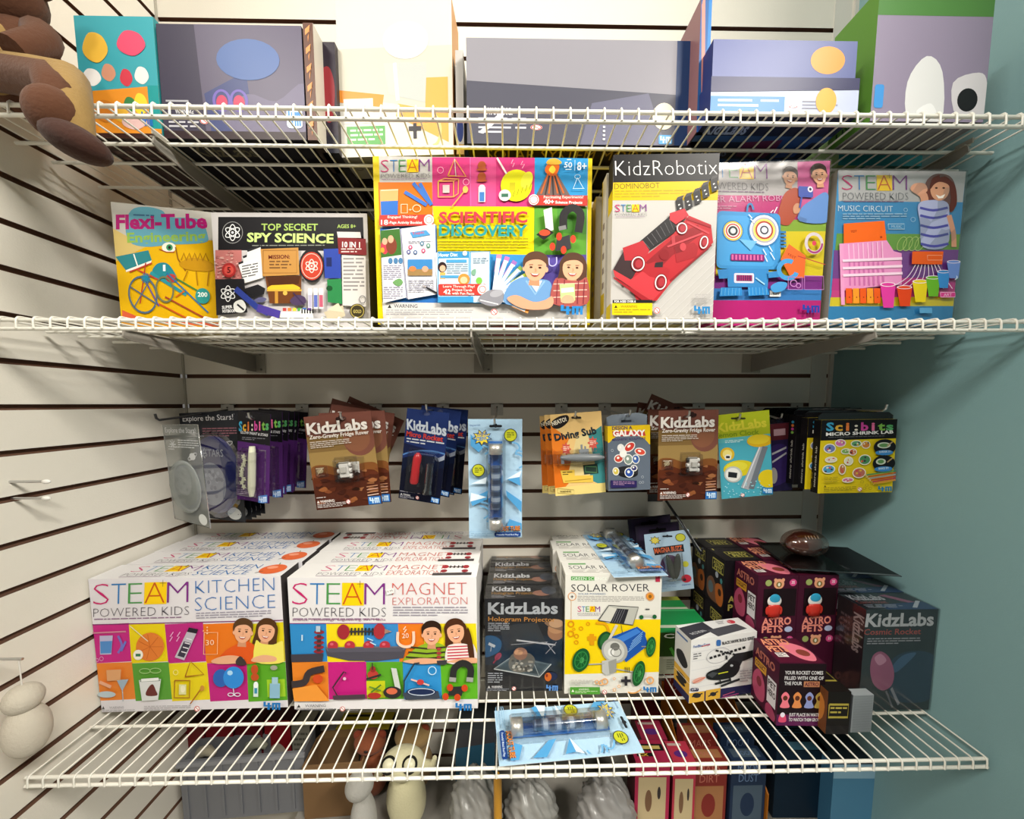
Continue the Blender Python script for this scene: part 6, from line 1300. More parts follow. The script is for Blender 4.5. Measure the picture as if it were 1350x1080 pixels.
    for x, y, rx, ry, k_ in ((318,648,26,22,'6c7cb4'),(362,624,24,18,'d070b0'),(430,628,24,16,'5c9c6c'),(472,634,20,18,'c87c3c'),(385,662,22,14,'7cac5c'),(414,666,18,16,'c05c3c'),(322,698,26,14,'d8d0c0'),(396,706,20,20,'d8d8c0'),(465,702,27,24,'4c8c5c'),(312,740,27,20,'4c98c4'),(368,742,16,24,'b87c4c'),(440,760,29,24,'b86c5c'),(392,790,25,12,'d070a0')):
        c.ell(x, y, rx, ry, 'ece8d8'); c.ell(x, y, rx-4, ry-4, k_)
        for q in range(4): c.ell(x+rd.uniform(-.5,.5)*rx, y+rd.uniform(-.5,.5)*ry, rx*.18, ry*.2, rd.choice(['e8e0c8','3c3c48','c84c4c','e0b040']))
    for y, k_ in ((645,0),(720,1)): c.ell(550-k_*4, y, 50, 37, '17181c'); c.ell(548-k_*4, y+26, 40, 12, '3c84c4'); c.ell(546-k_*14, y-8, 30-k_*8, 14, 'c8d0c0'); c.ell(546-k_*14, y-8, 22-k_*8, 9, '5c8c54'); c.line([(560,y-4),(585,y-24)], 6, 'a89068')
    c.text('SHRINK IT!', (524,672), (576,671), 9, 'd8e8f0', .01); c.text('BAKE IT!', (522,748), (566,747), 9, 'd8e8f0', .01)
    for i, k_ in enumerate(('4c8c5c','b8602c','9c9ca0','c04c2c','b83c4c','d8943c')): c.line([(470-i*2+i*8,770+i*8),(604,756+i*8)], 6, k_); c.poly([(470-i*2+i*8,767+i*8),(455+i*8,772+i*8),(470-i*2+i*8,774+i*8)], 'e0c890')
    for x, y in ((450,800),(470,815),(492,808),(510,816),(485,830),(460,828)): c.ring(x, y, 7, 5, 2, 'a89420')
    c.frame(290, 770, 352, 790, 2, 'bca428'); c.greek(292, 774, 350, 800, 3, 'b09c24'); warn(c, 290, 816, 10, '4c4418'); c.greek(290, 818, 425, 838, 3, '8c8020'); nono(c, 440, 832, 10); m4(c, 518, 822, 60, 24, '2c7ca8')
    tabf = lambda t: (lambda m: (m.prism([(-w*.5, 0), (w*.5, 0), (w*.5, .008), (w*.44, .015), (-w*.44, .015), (-w*.5, .008)], .0008, mat('17171a', 'gloss'), (0, .009, 0)), m.build('hang_tab', t)))(MB())
    c = Cv(c_.mb, (-w/2, c_.th, 0), (0,-c_.th,0), (0,0,-h), (-1,0,0)); c.rect(0, 0, 100, 100, '131215'); c.text('micro shrink lab', (62,92), (62,36), 24, 'c8c4b8', .01, up=(-1, 0))
    k = c_.thing('yellow and black shrink craft box, frontmost at the right', 'toy box', 'craft boxes on the rightmost hook', tabf, 'carton')
    o = dup(k, label='yellow and black shrink craft box just behind the front one'); o.matrix_basis = Matrix.Translation(Vector((-.011, .022, .004))) @ k.matrix_basis
    # black boxes further back, spines towards the left
    w2 = w
    for i in range(5):
        Y0 = .826+.0275*i
        cc = Card((1083,551), (1183,550), (1082,648), YF, YF, .023, 'toy_box', '1a191c', '151416')
        c = Cv(cc.mb, (-cc.w/2, cc.th, 0), (0,-cc.th,0), (0,0,-cc.h), (-1,0,0)); c.rect(0, 0, 100, 100, '131215'); c.rect(92, 30, 100, 100, 'a89c5c' if i == 1 else '2c2a2c')
        c.text('micro shrink lab', (62,92), (62,36), 24, 'c8c4b8', .01, up=(-1, 0)); 
        for q, ch in enumerate('bits'): c.ell(50, 10+q*5, 18, 2, bits[q*2 % 8])
        c = cc.cv(); c.rect(0, 0, 100, 26, '131215'); scibits(c, 6, 94, 16, 11, .02)
        t = cc.thing('black craft box, spine showing, %s behind the yellow front boxes' % ('first', 'second', 'third', 'fourth', 'last')[i], 'toy box', 'craft boxes on the rightmost hook', tabf, 'carton')
        t.matrix_basis = Matrix.Translation(Vector((-.012, Y0-YF, .004+.001*(i % 2)))) @ t.matrix_basis

    # ---------- magnet pack on the lower hook, with a long dark arm
    T = ony(925, 730, .733)
    t = thing('peg_hook', 'black hook in a lower slot, carrying the blue magnet pack', 'hook', (T.x, YB, H+ZG-4*PITCHG), group='hooks in the slatwall')
    dz = T.z-(H+ZG-4*PITCHG); m = MB(); m.tube([(0, -.003, 0), (0, -.03, .004), (0, T.y-YB, dz), (0, T.y-YB-.003, dz+.012)], .0032, mat('1e1e20', 'enamel'), 8); m.build('arm', t)
    m = MB(); m.box((-.02, -.0035, -.03), (.02, -.0005, .006), mat('26262a', 'enamel')); m.build('slot_plate', t)
    c_ = Card((849,705), (908,698), (851,783), .872, .868, .0007, 'toy_card', '9cb4c8', '24222c'); w, h = c_.w, c_.h
    c = c_.cv(((-40,95),(185,70),(192,388),(-35,408)))
    c.poly([(-2,165),(152,148),(155,188),(5,205)], '24242a'); c.text('MAGNA BUZZ', (6,194), (146,180), 26, 'd0643c', .03); star = [(12+(30 if q % 2 == 0 else 18)*math.cos(q*math.pi/8), 126+(24 if q % 2 == 0 else 15)*math.sin(q*math.pi/8)) for q in range(16)]; c.poly(star, '3c4430'); c.poly([(12+(x-12)*.8, 126+(y-126)*.8) for x, y in star], 'c8b850')
    c.ell(140, 112, 26, 22, '3c3c28'); c.ell(140, 112, 23, 19, 'b4b43c'); eurohole(c, 75, 105, 50, 14, '22242a'); c.ell(80, 265, 52, 62, '4c2c58'); c.ell(156, 254, 16, 16, 'b4b43c'); c.ell(155, 332, 26, 22, 'b02c3c'); c.ell(145, 338, 9, 8, '2c2c34'); c.text('toysmith', (130,370), (175,366), 7, '34509c', .01); c.greek(-10, 345, 100, 390, 5, '8098b4')
    def parts(t):
        m = MB()
        for sx in (-1, 1): m.ell((sx*.008+.006, -.010, -h*.56), (.0085, .008, .032), mat('2e3836', 'gloss'), 16, 12, Matrix.Rotation(math.radians(sx*10), 3, 'Y'))
        m.build('magnet', t)
        m = MB(); blister_box(m, -.016, -h*.80, .030, -h*.30, .021, .008); m.build('blister', t)
    k = c_.thing('light blue magnet pack hanging behind the solar toy car boxes', 'toy pack', 'magnet packs', parts)
    for i, (dx, dy, dz) in enumerate(((-.012, .028, .010), (-.022, .055, .020))):
        c_ = Card((849,705), (908,698), (851,783), .872, .868, .004, 'toy_card', '26202e', '1c1922'); c = c_.cv(); c.rrect(6, 3, 94, 97, 6, '2c2436'); eurohole(c, 50, 10, 40, 8, '0c0c0e'); c.ell(50, 60, 36, 26, '3c2c50')
        t = c_.thing('dark purple toy card, %s behind the light blue magnet pack' % ('first', 'last')[i], 'toy pack', 'dark packs behind the magnet pack', lambda t: (lambda m: (blister_box(m, -.02, -c_.h*.8, .02, -c_.h*.3, .012), m.build('blister', t)))(MB()))
        t.matrix_basis = Matrix.Translation(Vector((dx, dy, dz))) @ t.matrix_basis

    # ---------- two packs on a hook by the left wall edge, seen as white tips
    for i, (px, py) in enumerate(((61,635),(61,657))):
        P = ony(px, py, .625)
        t = thing('peg_hook', 'white tipped hook on the left slat wall, %s of two' % ('upper', 'lower')[i], 'hook', (XL, P.y, P.z), group='hooks on the left wall')
        m = MB(); m.tube([(0, 0, 0), (P.x-XL, 0, 0)], .0022, CHROME, 8); m.build('arm', t)
        m = MB(); m.ell((P.x-XL, 0, 0), (.007, .004, .004), mat('e8e6e0', 'plastic'), 12, 8); m.build('tip', t)
    # ---------- football pack lying on the rocket boxes
    zt = bpy.data.objects['science_kit_box'].location.z
    P = [ony(1041, 724, .875), ony(1175, 741, .80), ony(1206, 750, .70), ony(1085, 762, .735)]
    a, b, c3 = P[0], P[1], P[3]
    rk = H-.3545
    t = thing('ball_pack', 'brown football in a clear dome on a black card, by the blue wall', 'toy pack', (.730, .80, rk), (math.radians(1.5), math.radians(1), math.radians(-8)))
    m = MB(); m.box((-.115, -.062, 0), (.095, .085, .0012), '17181b'); cv_ = Cv(m, (-.115, .085, .0012), (.210,0,0), (0,-.147,0), (0,0,1)); cv_.greek(10, 76, 60, 94, 4, '4c5054'); cv_.rect(0, 96, 100, 100, '5c6468'); m.build('backing_card', t)
    ball = Matrix.Rotation(math.radians(12), 3, 'Z')
    m = MB(); m.ell((-.045, .02, .029), (.044, .029, .027), mat('5a3428', 'plastic'), 28, 16, ball, lambda p: Vector((p.x, p.y*(1-.25*(p.x/.044)**2), p.z*(1-.25*(p.x/.044)**2)))); m.build('football', t)
    m = MB()
    for q in range(5):
        v = ball @ Vector((-.014+q*.007, -.018, .0215)); m.tube([Vector((-.045, .02, .029))+v*1.04+Vector((0, .004, .002)), Vector((-.045, .02, .029))+v*1.04+Vector((0, -.003, -.003))], .0009, mat('d8d0c0', 'plastic'), 6)
    m.build('laces', t)
    m = MB(); m.ell((-.045, .02, .030), (.052, .036, .032), clear('ecd8d0', .12, 'clear_blister', .04), 28, 16, ball); m.box((-.114, -.061, .0016), (-.0, .084, .003), clear('d8dcdc', .04, 'clear_plastic', .1)); m.build('dome', t)
hanging()

# ================================================================ top shelf, seen from below
TS = HT+.0020
def top_shelf():  # dark box undersides: the shade below them is put into their colour
    def tb(l, r, Y, h, d, cols, base='2a2628', an=None):
        A, B = xat(l, Y, TS), xat(r, an or Y, TS); return Box(A, B, h, d, cols, base)
    g = None
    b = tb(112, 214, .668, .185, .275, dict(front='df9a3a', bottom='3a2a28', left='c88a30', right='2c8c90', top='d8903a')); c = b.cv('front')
    c.rect(0, 0, 100, 62, '3c9ca8'); c.poly([(0,62),(100,56),(100,100),(0,100)], 'dd8c2c'); c.rect(86, 56, 100, 92, '1f9090'); c.rect(0, 96, 100, 100, '3a2420')
    for x, y, rx, ry, k in ((16,50,12,7,'e8e4e0'),(38,46,9,7,'c88c70'),(60,50,8,7,'c83c4c'),(80,48,9,7,'e4e0dc'),(62,72,8,6,'3c7c48'),(50,80,10,7,'d8a83c'),(76,72,9,9,'e0cc3c'),(66,86,16,7,'d8b4b0'),(30,78,14,9,'c87828'),(24,26,16,12,'e0b040'),(70,22,18,10,'d84c6c')): c.blob([(x-rx,y),(x-rx*.4,y-ry),(x+rx*.6,y-ry*.8),(x+rx,y+ry*.2),(x+rx*.2,y+ry),(x-rx*.7,y+ry*.7)], k)
    m4(c, 76, 78, 14, 12, '2c6cc0')
    c = b.cv('bottom'); c.greek(10, 6, 90, 30, 4, '5c4640')
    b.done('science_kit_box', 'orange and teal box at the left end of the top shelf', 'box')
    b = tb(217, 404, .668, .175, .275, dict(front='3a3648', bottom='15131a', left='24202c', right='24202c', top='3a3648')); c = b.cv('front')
    c.poly([(26,0),(100,0),(100,100),(30,100)], '5a5468'); c.poly([(30,60),(60,40),(64,100),(34,100)], '3c4470'); c.blob([(40,80),(60,60),(80,66),(100,50),(100,92),(60,96)], '68627a'); c.rect(0, 93, 100, 100, '2c1c20')
    for x in (42, 54): c.ell(x, 68, 4, 7, 'b83c5c'); c.ring(x, 66, 5.5, 9, 2, '6c5ca8')
    c.ell(62, 30, 22, 18, '4c6498'); c.text('WARNING:', (9,78), (22,78), 4.5, 'd8d8dc', .02); c.greek(3, 66, 20, 70, 1, 'a8a8b0'); c.greek(4, 81, 25, 92, 3, 'c0c0c8'); nono(c, 29, 84, 3.2); c.rrect(87, 72, 98, 90, 3, 'd4e4f4'); m4(c, 88, 74, 9, 14, '3c84cc')
    c = b.cv('bottom'); c.text('KidzLabs', (10,16), (55,16), 9, '55503c', .02)
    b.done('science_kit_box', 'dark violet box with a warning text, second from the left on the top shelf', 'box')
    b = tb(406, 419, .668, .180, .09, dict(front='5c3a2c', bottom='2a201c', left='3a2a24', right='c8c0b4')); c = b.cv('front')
    for k in range(6): c.line([(20,8+k*16),(70,4+k*16),(45,14+k*16)], 5, 'd88c50')
    b.done('toy_box', 'narrow brown box with orange lettering on the top shelf', 'box')
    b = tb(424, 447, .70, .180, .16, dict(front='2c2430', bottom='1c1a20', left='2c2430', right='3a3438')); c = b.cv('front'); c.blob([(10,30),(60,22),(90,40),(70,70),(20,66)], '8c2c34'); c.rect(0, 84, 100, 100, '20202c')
    b.done('toy_box', 'narrow dark box with a red patch beside the white solar box', 'box')
    # the white solar box on the top shelf
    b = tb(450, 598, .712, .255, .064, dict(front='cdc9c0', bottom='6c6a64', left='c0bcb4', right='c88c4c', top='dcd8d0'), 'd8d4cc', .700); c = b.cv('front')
    c.poly([(0,30),(100,30),(100,72),(0,60)], 'c6c0b0'); c.poly([(0,56),(40,60),(38,68),(0,64)], 'e08c38'); c.poly([(52,66),(76,70),(76,50),(96,50),(96,92),(70,82),(50,74)], 'e4a054'); c.poly([(40,40),(78,40),(76,66),(44,60)], 'b4b8b4'); c.line([(50,40),(52,64)], 3, 'e8e8e4'); c.rect(4, 62, 30, 78, 'e0dcd2'); c.ell(60, 26, 20, 12, 'c8ccc8')
    c.rect(6, 80, 40, 92, '5a9c54'); c.greek(9, 82, 38, 91, 3, 'd4e4cc'); c.rect(61, 81, 72, 84, '3a383c'); c.rect(65, 79, 68, 89, '3a383c'); c.ring(82, 84, 7, 10, 2, 'dcc080', 0, -90, 90)
    c = b.cv('bottom'); c.text('SOLAR', (6,60), (60,60), 34, '4a4844', .0)
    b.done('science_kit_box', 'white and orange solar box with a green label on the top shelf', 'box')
    # behind it, dark boxes that reach the wall
    for l, r, Y, h, lab in ((472,600,.80,.20,'dark box standing behind the white solar box on the top shelf'),):
        b = tb(l, r, Y, h, .16, dict(front='1c1a20', bottom='141216', left='1c1a20', right='1c1a20')); b.done('science_kit_box', lab, 'box')
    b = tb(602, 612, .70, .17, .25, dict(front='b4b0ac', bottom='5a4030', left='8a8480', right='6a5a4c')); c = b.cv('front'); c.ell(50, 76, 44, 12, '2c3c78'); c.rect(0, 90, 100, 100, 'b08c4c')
    b.done('toy_box', 'narrow pale box with a dark blue dot on the top shelf', 'box')
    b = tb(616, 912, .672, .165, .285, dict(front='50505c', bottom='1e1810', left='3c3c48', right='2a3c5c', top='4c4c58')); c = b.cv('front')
    c.poly([(0,0),(100,0),(100,52),(0,40)], '8a8890'); c.poly([(55,60),(80,50),(88,100),(50,100)], '66667a'); c.rect(92, 0, 100, 100, '243a64')  # pale upper band is light reflected off the front, painted in
    c.text('WARNING:', (8,72), (20,72), 6.5, 'e4e4e8', .03); c.greek(5, 75, 26, 92, 4, 'c8c8d0'); c.line([(6,90),(16,70)], 2.5, 'd8d8dc'); nono(c, 30.5, 84, 2.6); c.ell(87, 72, 5, 13, 'e4dcc4'); c.rrect(85, 90, 91, 99, 1, '4c9cd8'); m4(c, 85.6, 91, 5, 7, 'd8ecf8')
    for k in range(4): c.rect(60, 82+k*4, 61, 84+k*4, 'e0e0e0')
    c = b.cv('bottom'); c.text('SOLAR SYSTEM MODEL', (8,14), (86,14), 9, '8c7430', .0); c.rect(0, 0, 100, 2.5, '2c2c38')
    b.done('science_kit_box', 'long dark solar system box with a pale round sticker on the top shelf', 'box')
    # kidzlabs stack
    b = tb(918, 932, .640, .20, .20, dict(front='2c5c94', bottom='2c2838', left='8c6468', right='2c5c94')); c = b.cv('front'); c.line([(20,0),(60,100)], 30, 'c88478'); c.rect(70, 0, 100, 100, '2c78c0'); b.done('toy_box', 'narrow blue box beside the dark blue box on the top shelf', 'box')
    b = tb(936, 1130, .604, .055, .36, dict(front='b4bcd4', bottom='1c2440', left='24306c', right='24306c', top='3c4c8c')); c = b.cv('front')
    c.rect(0, 50, 50, 90, '3c7cc4'); c.greek(5, 58, 46, 84, 2, 'dce8f4'); nono(c, 56, 76, 3); c.greek(62, 60, 86, 86, 3, '8c8c9c'); c.poly([(0,0),(100,0),(100,30),(0,40)], '2c2c54'); c.ell(78, 60, 7, 34, 'e0a03c')
    c = b.cv('bottom'); c.rect(0, 28, 100, 38, '28508c'); c.rect(0, 12, 100, 16, '2c4c84'); c.text('KidzLabs', (4,11), (34,11), 7, '8c9cc4', .03); c.text('KidzLabs', (4,26), (34,26), 6, '5c6c98', .02); c.poly([(40,16),(70,14),(66,27),(42,26)], '5c2450'); c.poly([(66,14),(90,14),(88,26),(70,27)], '24488c'); c.greek(10, 44, 60, 60, 3, '34406c')
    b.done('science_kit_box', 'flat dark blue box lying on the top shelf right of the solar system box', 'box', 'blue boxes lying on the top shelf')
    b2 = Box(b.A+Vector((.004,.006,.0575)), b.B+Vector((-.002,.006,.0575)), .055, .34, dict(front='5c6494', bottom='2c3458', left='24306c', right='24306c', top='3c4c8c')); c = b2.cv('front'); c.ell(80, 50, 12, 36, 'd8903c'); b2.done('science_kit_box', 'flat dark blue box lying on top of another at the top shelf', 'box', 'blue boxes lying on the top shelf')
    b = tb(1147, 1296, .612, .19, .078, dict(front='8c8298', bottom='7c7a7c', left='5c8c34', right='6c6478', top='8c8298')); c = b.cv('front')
    c.rect(0, 0, 100, 20, '4c7c3c'); c.blob([(30,70),(45,50),(60,62),(62,100),(34,100)], 'd8d8d8'); c.ell(86, 84, 10, 12, '1c1c1e'); c.blob([(70,70),(92,62),(100,70),(100,94),(76,96)], 'd0ccd0'); c.ell(84, 83, 9, 9, '18181a'); c.rrect(2, 72, 10, 90, 2, '3c8cd0'); c.blob([(40,92),(52,86),(58,96),(46,100)], 'e8e8e8')
    c = b.cv('left'); c.text('UV', (20,94), (60,94), 5, '24401c', .02)
    c = b.cv('bottom'); c.rect(2, 6, 98, 94, '6c6a6c')
    for k in range(5): c.rect(4+k*19, 8, 20+k*19, 90, '7c7a7c'); c.rect(6+k*19, 92, 18+k*19, 97, '2a2a2c')
    for k in range(3): c.line([(8+k*30,30),(22+k*30,26),(24+k*30,50)], 1, '58565a')
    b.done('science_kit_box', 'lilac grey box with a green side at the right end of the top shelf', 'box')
    b = tb(1105, 1215, .72, .15, .22, dict(front='2c8088', bottom='3c6c64', left='7c9c5c', right='2c4c54')); c = b.cv('bottom'); c.rect(0, 0, 30, 26, '8ca868'); c.rect(34, 0, 60, 26, 'b4bcb4'); c.rect(0, 30, 100, 34, '283c40')
    b.done('science_kit_box', 'teal box behind the lilac grey box on the top shelf', 'box')
    # plush sitting on the top shelf, legs hanging over its lip
    S = ony(62, 96, .61); z0 = H+HT+.002
    t = thing('plush_toy', 'brown plush toy at the upper left, feet hanging over the top shelf', 'plush toy', (-.735, .620, z0))
    br, tn, dk = mat('54301a', 'plush'), mat('8f7240', 'plush'), mat('381a0e', 'plush')
    o = Vector((-.735, .620, z0)); P = lambda px, py, Y: ony(px, py, Y)-o
    m = MB(); m.ell((0, 0, .068), (.056, .040, .070), br, 24, 14); m.ell((0, -.020, .060), (.038, .034, .050), tn, 20, 12); m.build('body', t)
    m = MB(); m.ell((0, -.012, .158), (.050, .044, .046), br, 24, 14)
    for sx in (-1, 1): m.ell((sx*.046, .0, .178), (.018, .010, .018), br, 14, 8)
    h_ = m.build('head', t)
    m = MB(); m.ell((0, -.052, .146), (.026, .018, .020), tn, 18, 10); m.ell((0, -.070, .152), (.008, .005, .006), mat('201612', 'plastic'), 10, 8); m.build('muzzle', h_)
    for sx in (-1, 1):
        m = MB(); m.ell((sx*.020, -.052, .170), (.005, .004, .006), mat('141210', 'gloss'), 10, 8); m.build('eye', h_)
        m = MB(); m.tube([Vector((sx*.045, -.005, .105)), Vector((sx*.072, -.03, .075)), Vector((sx*.066, -.06, .04))], [.022, .019, .016], br, 12); m.build('arm', t)
    for (fx, fy, fY, rx, rz, k, kk, ang) in ((74, 152, .520, .026, .031, br, br, 20), (101, 188, .525, .038, .020, dk, tn, 24)):
        F_ = P(fx, fy, fY)
        m = MB(); st = Vector((-.02 if fx < 80 else .026, -.035, .035)); top = P(fx-4 if fx < 80 else 92, 108, fY+.035)
        m.tube([st, top, P(fx, fy-30, fY+.004) if fx < 80 else P(96, 146, fY+.004), F_+Vector((-.002, .004, .006))], [.022, .022, .0195, .017], kk, 14); lg = m.build('leg', t)
        m = MB(); m.ell(F_, (rx, .030, rz), k, 24, 14, Matrix.Rotation(math.radians(ang), 3, 'Y')); m.build('foot', lg)
top_shelf()

# ================================================================ what stands below the bottom shelf
LB = -1.02
def below():
    base = thing('base_shelf', 'pale base shelf under the bottom wire shelf', 'shelf', (0, .70, H+LB-.02))
    m = MB(); m.box((XL+.30, -.14, 0), (XR-.006, .272, .0195), mat('8c8880', 'matte')); m.build('board', base)
    m = MB(); m.box((XL+.30, -.13, -(H+LB-.021)), (XR-.006, -.115, -.0005), mat('7c786f', 'matte')); m.build('kickboard', base)
    def ub(l, r, y, zt, d, cols, base_='2a2628', y2=None, zb=LB):
        A, B = onz(l, y, zt), onz(r, y2 or y, zt); A.z = B.z = H+zb+.001; return Box(A, B, zt-zb-.001, d, cols, base_)
    # red boxes at the back left
    for i, (l, r, y, k, lb) in enumerate(((232,268,955,'6c1c22','red box with silver lettering, far left under the bottom shelf'),(270,306,953,'7c1c24','red box under the kitchen experiment boxes'),(309,345,951,'5c1820','dark red box under the gap of the big white boxes'),(348,382,950,'8a1c24','red box under the left edge of the magnet box'))):
        b = ub(l, r, y, -.82, .05, dict(front=k, top='3a1418', left='3a1014', right='3a1014')); c = b.cv('front'); c.blob([(20,40),(50,32),(80,44),(70,66),(30,60)], ('4c3c5c','9c8c84','2c2c30','b0a898')[i]); c.ell(60, 50, 10, 6, 'b0a89c'); b.done('toy_box', lb, 'box', 'red boxes under the bottom shelf')
    b = ub(384, 408, 958, -.84, .05, dict(front='8c8a7e', top='9c9a8c')); b.cv('front').greek(10, 10, 90, 60, 6, '5c5a50'); b.done('toy_box', 'small pale grey box under the magnet box', 'box')
    # grey crate with things in it
    A, B = onz(236, 1006, -.86), onz(400, 992, -.86); A.z = B.z = H+LB+.001; w = (B-A).length; an = math.atan2(B.y-A.y, B.x-A.x); hh = -.86-LB
    t = thing('storage_crate', 'grey plastic crate under the left part of the bottom shelf', 'crate', (A+B)/2, (0, 0, an)); k = mat('74767c', 'plastic')
    m = MB(); m.box((-w/2, 0, 0), (w/2, .006, hh), k); m.box((-w/2, .060, 0), (w/2, .066, hh), k); m.box((-w/2, .006, 0), (-w/2+.006, .060, hh), k); m.box((w/2-.006, .006, 0), (w/2, .060, hh), k); m.box((-w/2+.006, .006, 0), (w/2-.006, .060, .006), k)
    for q in range(7): m.box((-w/2+.01+q*w/7, -.003, .01), (-w/2+.016+q*w/7, 0, hh-.012), k)
    m.build('crate_body', t); m = MB(); m.box((-w/2-.004, -.006, hh-.010), (w/2+.004, 0, hh), mat('8a8c92', 'plastic')); m.build('rim', t)
    for i, (px, py, c1) in enumerate(((262, 985, 'a39c88'), (330, 975, '8f9080'))):
        Q = onz(px, py, -.87); t = thing('plush_toy', 'small pale plush foot sticking up out of the grey crate, %s one' % ('left', 'right')[i], 'plush toy', Q-Vector((0,0,.03)), group=None)
        m = MB(); m.tube([(-.02, .01, -.03), (0, 0, .015), (.028, -.006, .026), (.046, -.008, .016)], [.012, .013, .012, .006], mat(c1, 'plush'), 12); m.build('foot', t)
    # cardboard box, open
    A, B = onz(398, 1012, -.88), onz(478, 1006, -.88); A.z = B.z = H+LB+.001; w = (B-A).length; an = math.atan2(B.y-A.y, B.x-A.x); hh = -.88-LB
    t = thing('cardboard_box', 'open brown cardboard box under the magnet box', 'box', (A+B)/2, (0, 0, an)); k = mat('7a5c3a', 'matte')
    m = MB(); m.box((-w/2, 0, 0), (w/2, .004, hh), k); m.box((-w/2, .076, 0), (w/2, .08, hh), k); m.box((-w/2, .004, 0), (-w/2+.004, .076, hh), k); m.box((w/2-.004, .004, 0), (w/2, .076, hh), k); m.build('carton', t)
    m = MB(); m.prism([(-w/2, hh), (w/2, hh), (w/2-.01, hh+.02), (-w/2+.02, hh+.02)], .002, mat('86683f', 'matte'), (0, .076, 0)); m.build('flap', t)
    b = ub(442, 512, 962, -.86, .06, dict(front='2a2a20', top='b0a02c', left='2a2a20', right='2a2a20')); c = b.cv('top'); c.greek(8, 20, 90, 80, 2, '2a2a20'); b.done('toy_box', 'black and yellow box under the magnet box', 'box')
    def plush(name_l, px, py, zt, r, col, extra=None):
        Q = onz(px, py, zt); t = thing('plush_toy', name_l, 'plush toy', (Q.x, Q.y, H+LB+.001))
        hb = Q.z-(H+LB)
        m = MB(); m.ell((0, .015, hb*.40), (r[0]*.95, r[1], hb*.42), mat(col, 'plush'), 20, 12); m.build('body', t)
        m = MB(); m.ell((0, 0, hb), r, mat(col, 'plush'), 24, 14); hd = m.build('head', t)
        if extra: extra(hd, hb)
        return t
    def ears(h, hb):
        for sx in (-1, 1): m = MB(); m.ell((sx*.03, 0, hb+.018), (.012, .007, .012), mat('8c3c24', 'plush'), 12, 8); m.build('ear', h)
        m = MB(); m.ell((.0, -.028, hb), (.006, .004, .004), mat('241410', 'plastic')); m.build('nose', h)
    plush('reddish brown plush toy under the magnet box, beside a tan one', 488, 978, -.86, (.040, .030, .028), '8a4a2c', ears)
    plush('tan plush toy under the right end of the magnet box', 545, 970, -.86, (.048, .036, .030), '8f7448', ears)
    def eyes(h, hb):
        for sx, x in ((-1, -.026), (1, .022)):
            m = MB(); m.lathe([(.0175, 0), (.0175, .002), (0, .0028)], mat('1c1c18', 'plastic'), (x, -.026, hb+.021), (0,-1,.8), 20); m.lathe([(.0125, .0), (.0125, .0042), (0, .005)], mat('dcd8b8', 'plastic'), (x, -.0265, hb+.0215), (0,-1,.8), 20); m.build('eye', h)
        m = MB(); m.tube([(-.05, 0, hb-.01), (-.062, -.01, hb-.03)], [.012, .008], mat('cfc9a4', 'plush'), 10); m.build('arm', h)
        m = MB(); m.tube([(.05, 0, hb-.005), (.072, -.01, hb+.006), (.076, -.012, hb+.024)], [.010, .008, .005], mat('cfc9a4', 'plush'), 10); m.build('arm', h)
    plush('cream plush toy with big black rimmed eyes behind the front wires', 532, 1006, -.84, (.050, .036, .034), 'cfc9a4', eyes)
    plush('white fluffy plush toy left of the cream plush', 474, 1036, -.84, (.030, .030, .026), 'a8a6a0')
    # bin, bags
    b = ub(600, 652, 962, -.84, .10, dict(front='33627c', top='3c4448', left='2c4c60', right='2c4c60')); c = b.cv('front'); c.poly([(0,0),(100,0),(100,20),(0,30)], '4c4c50'); b.done('toy_box', 'blue box under the gap left of the hologram boxes', 'box')
    def bag(px, py, zt, rx, ry, hh, lab, col='8f8e8a'):
        Q = onz(px, py, zt); rd = random.Random(px); m = MB(); ph = [rd.uniform(0, 6) for _ in range(6)]
        def fn(p):
            k = 1+.12*abs(math.sin(p.x*120+p.z*60+ph[0]))+.10*abs(math.sin(p.z*150+p.x*90+ph[1]))-.10*abs(math.sin(p.y*170+p.x*110+ph[2])); return Vector((p.x*k, p.y*k, max(p.z*k, -hh*.96)))
        m.ell((0, 0, hh), (rx, ry, hh*1.0), mat(col, 'plastic'), 56, 36, None, fn); o = m.build('plastic_bag'); o.location = (Q.x, Q.y, H+LB+.002); return tag(o, lab, 'bag', 'crumpled bags under the shelf')
    bag(628, 1022, -.86, .055, .05, .080, 'crumpled pale plastic bag under the shelf, left of the tube pack')
    bag(700, 1034, -.88, .055, .045, .068, 'crumpled pale plastic bag partly under the tube pack')
    bag(800, 1030, -.86, .060, .045, .078, 'crumpled grey plastic bag under the right end of the tube pack', '8c8a88')
    Q = onz(656, 1018, -.80); m = MB(); m.tube([(0, 0, 0), (0, 0, Q.z-(H+LB)-.02), (0, -.004, Q.z-(H+LB))], [.009, .009, .004], mat('c08a24', 'plastic'), 12); o = m.build('toy_stick'); o.location = (Q.x, Q.y, H+LB+.001); tag(o, 'orange yellow stick shaped toy beside the crumpled bag', 'toy')
    b = ub(690, 790, 950, -.86, .09, dict(front='44443f', top='5c5c58', left='3a3a38', right='3a3a38')); c = b.cv('top'); c.ell(30, 40, 9, 16, '1c1c1c'); c.ring(70, 50, 12, 18, 4, '26262a'); b.done('toy_box', 'dark grey box under the solar toy car boxes', 'box')
    b = ub(590, 690, 940, -.90, .05, dict(front='2c2c2c', top='4a4a48')); b.done('toy_box', 'low dark grey box under the hologram boxes', 'box')
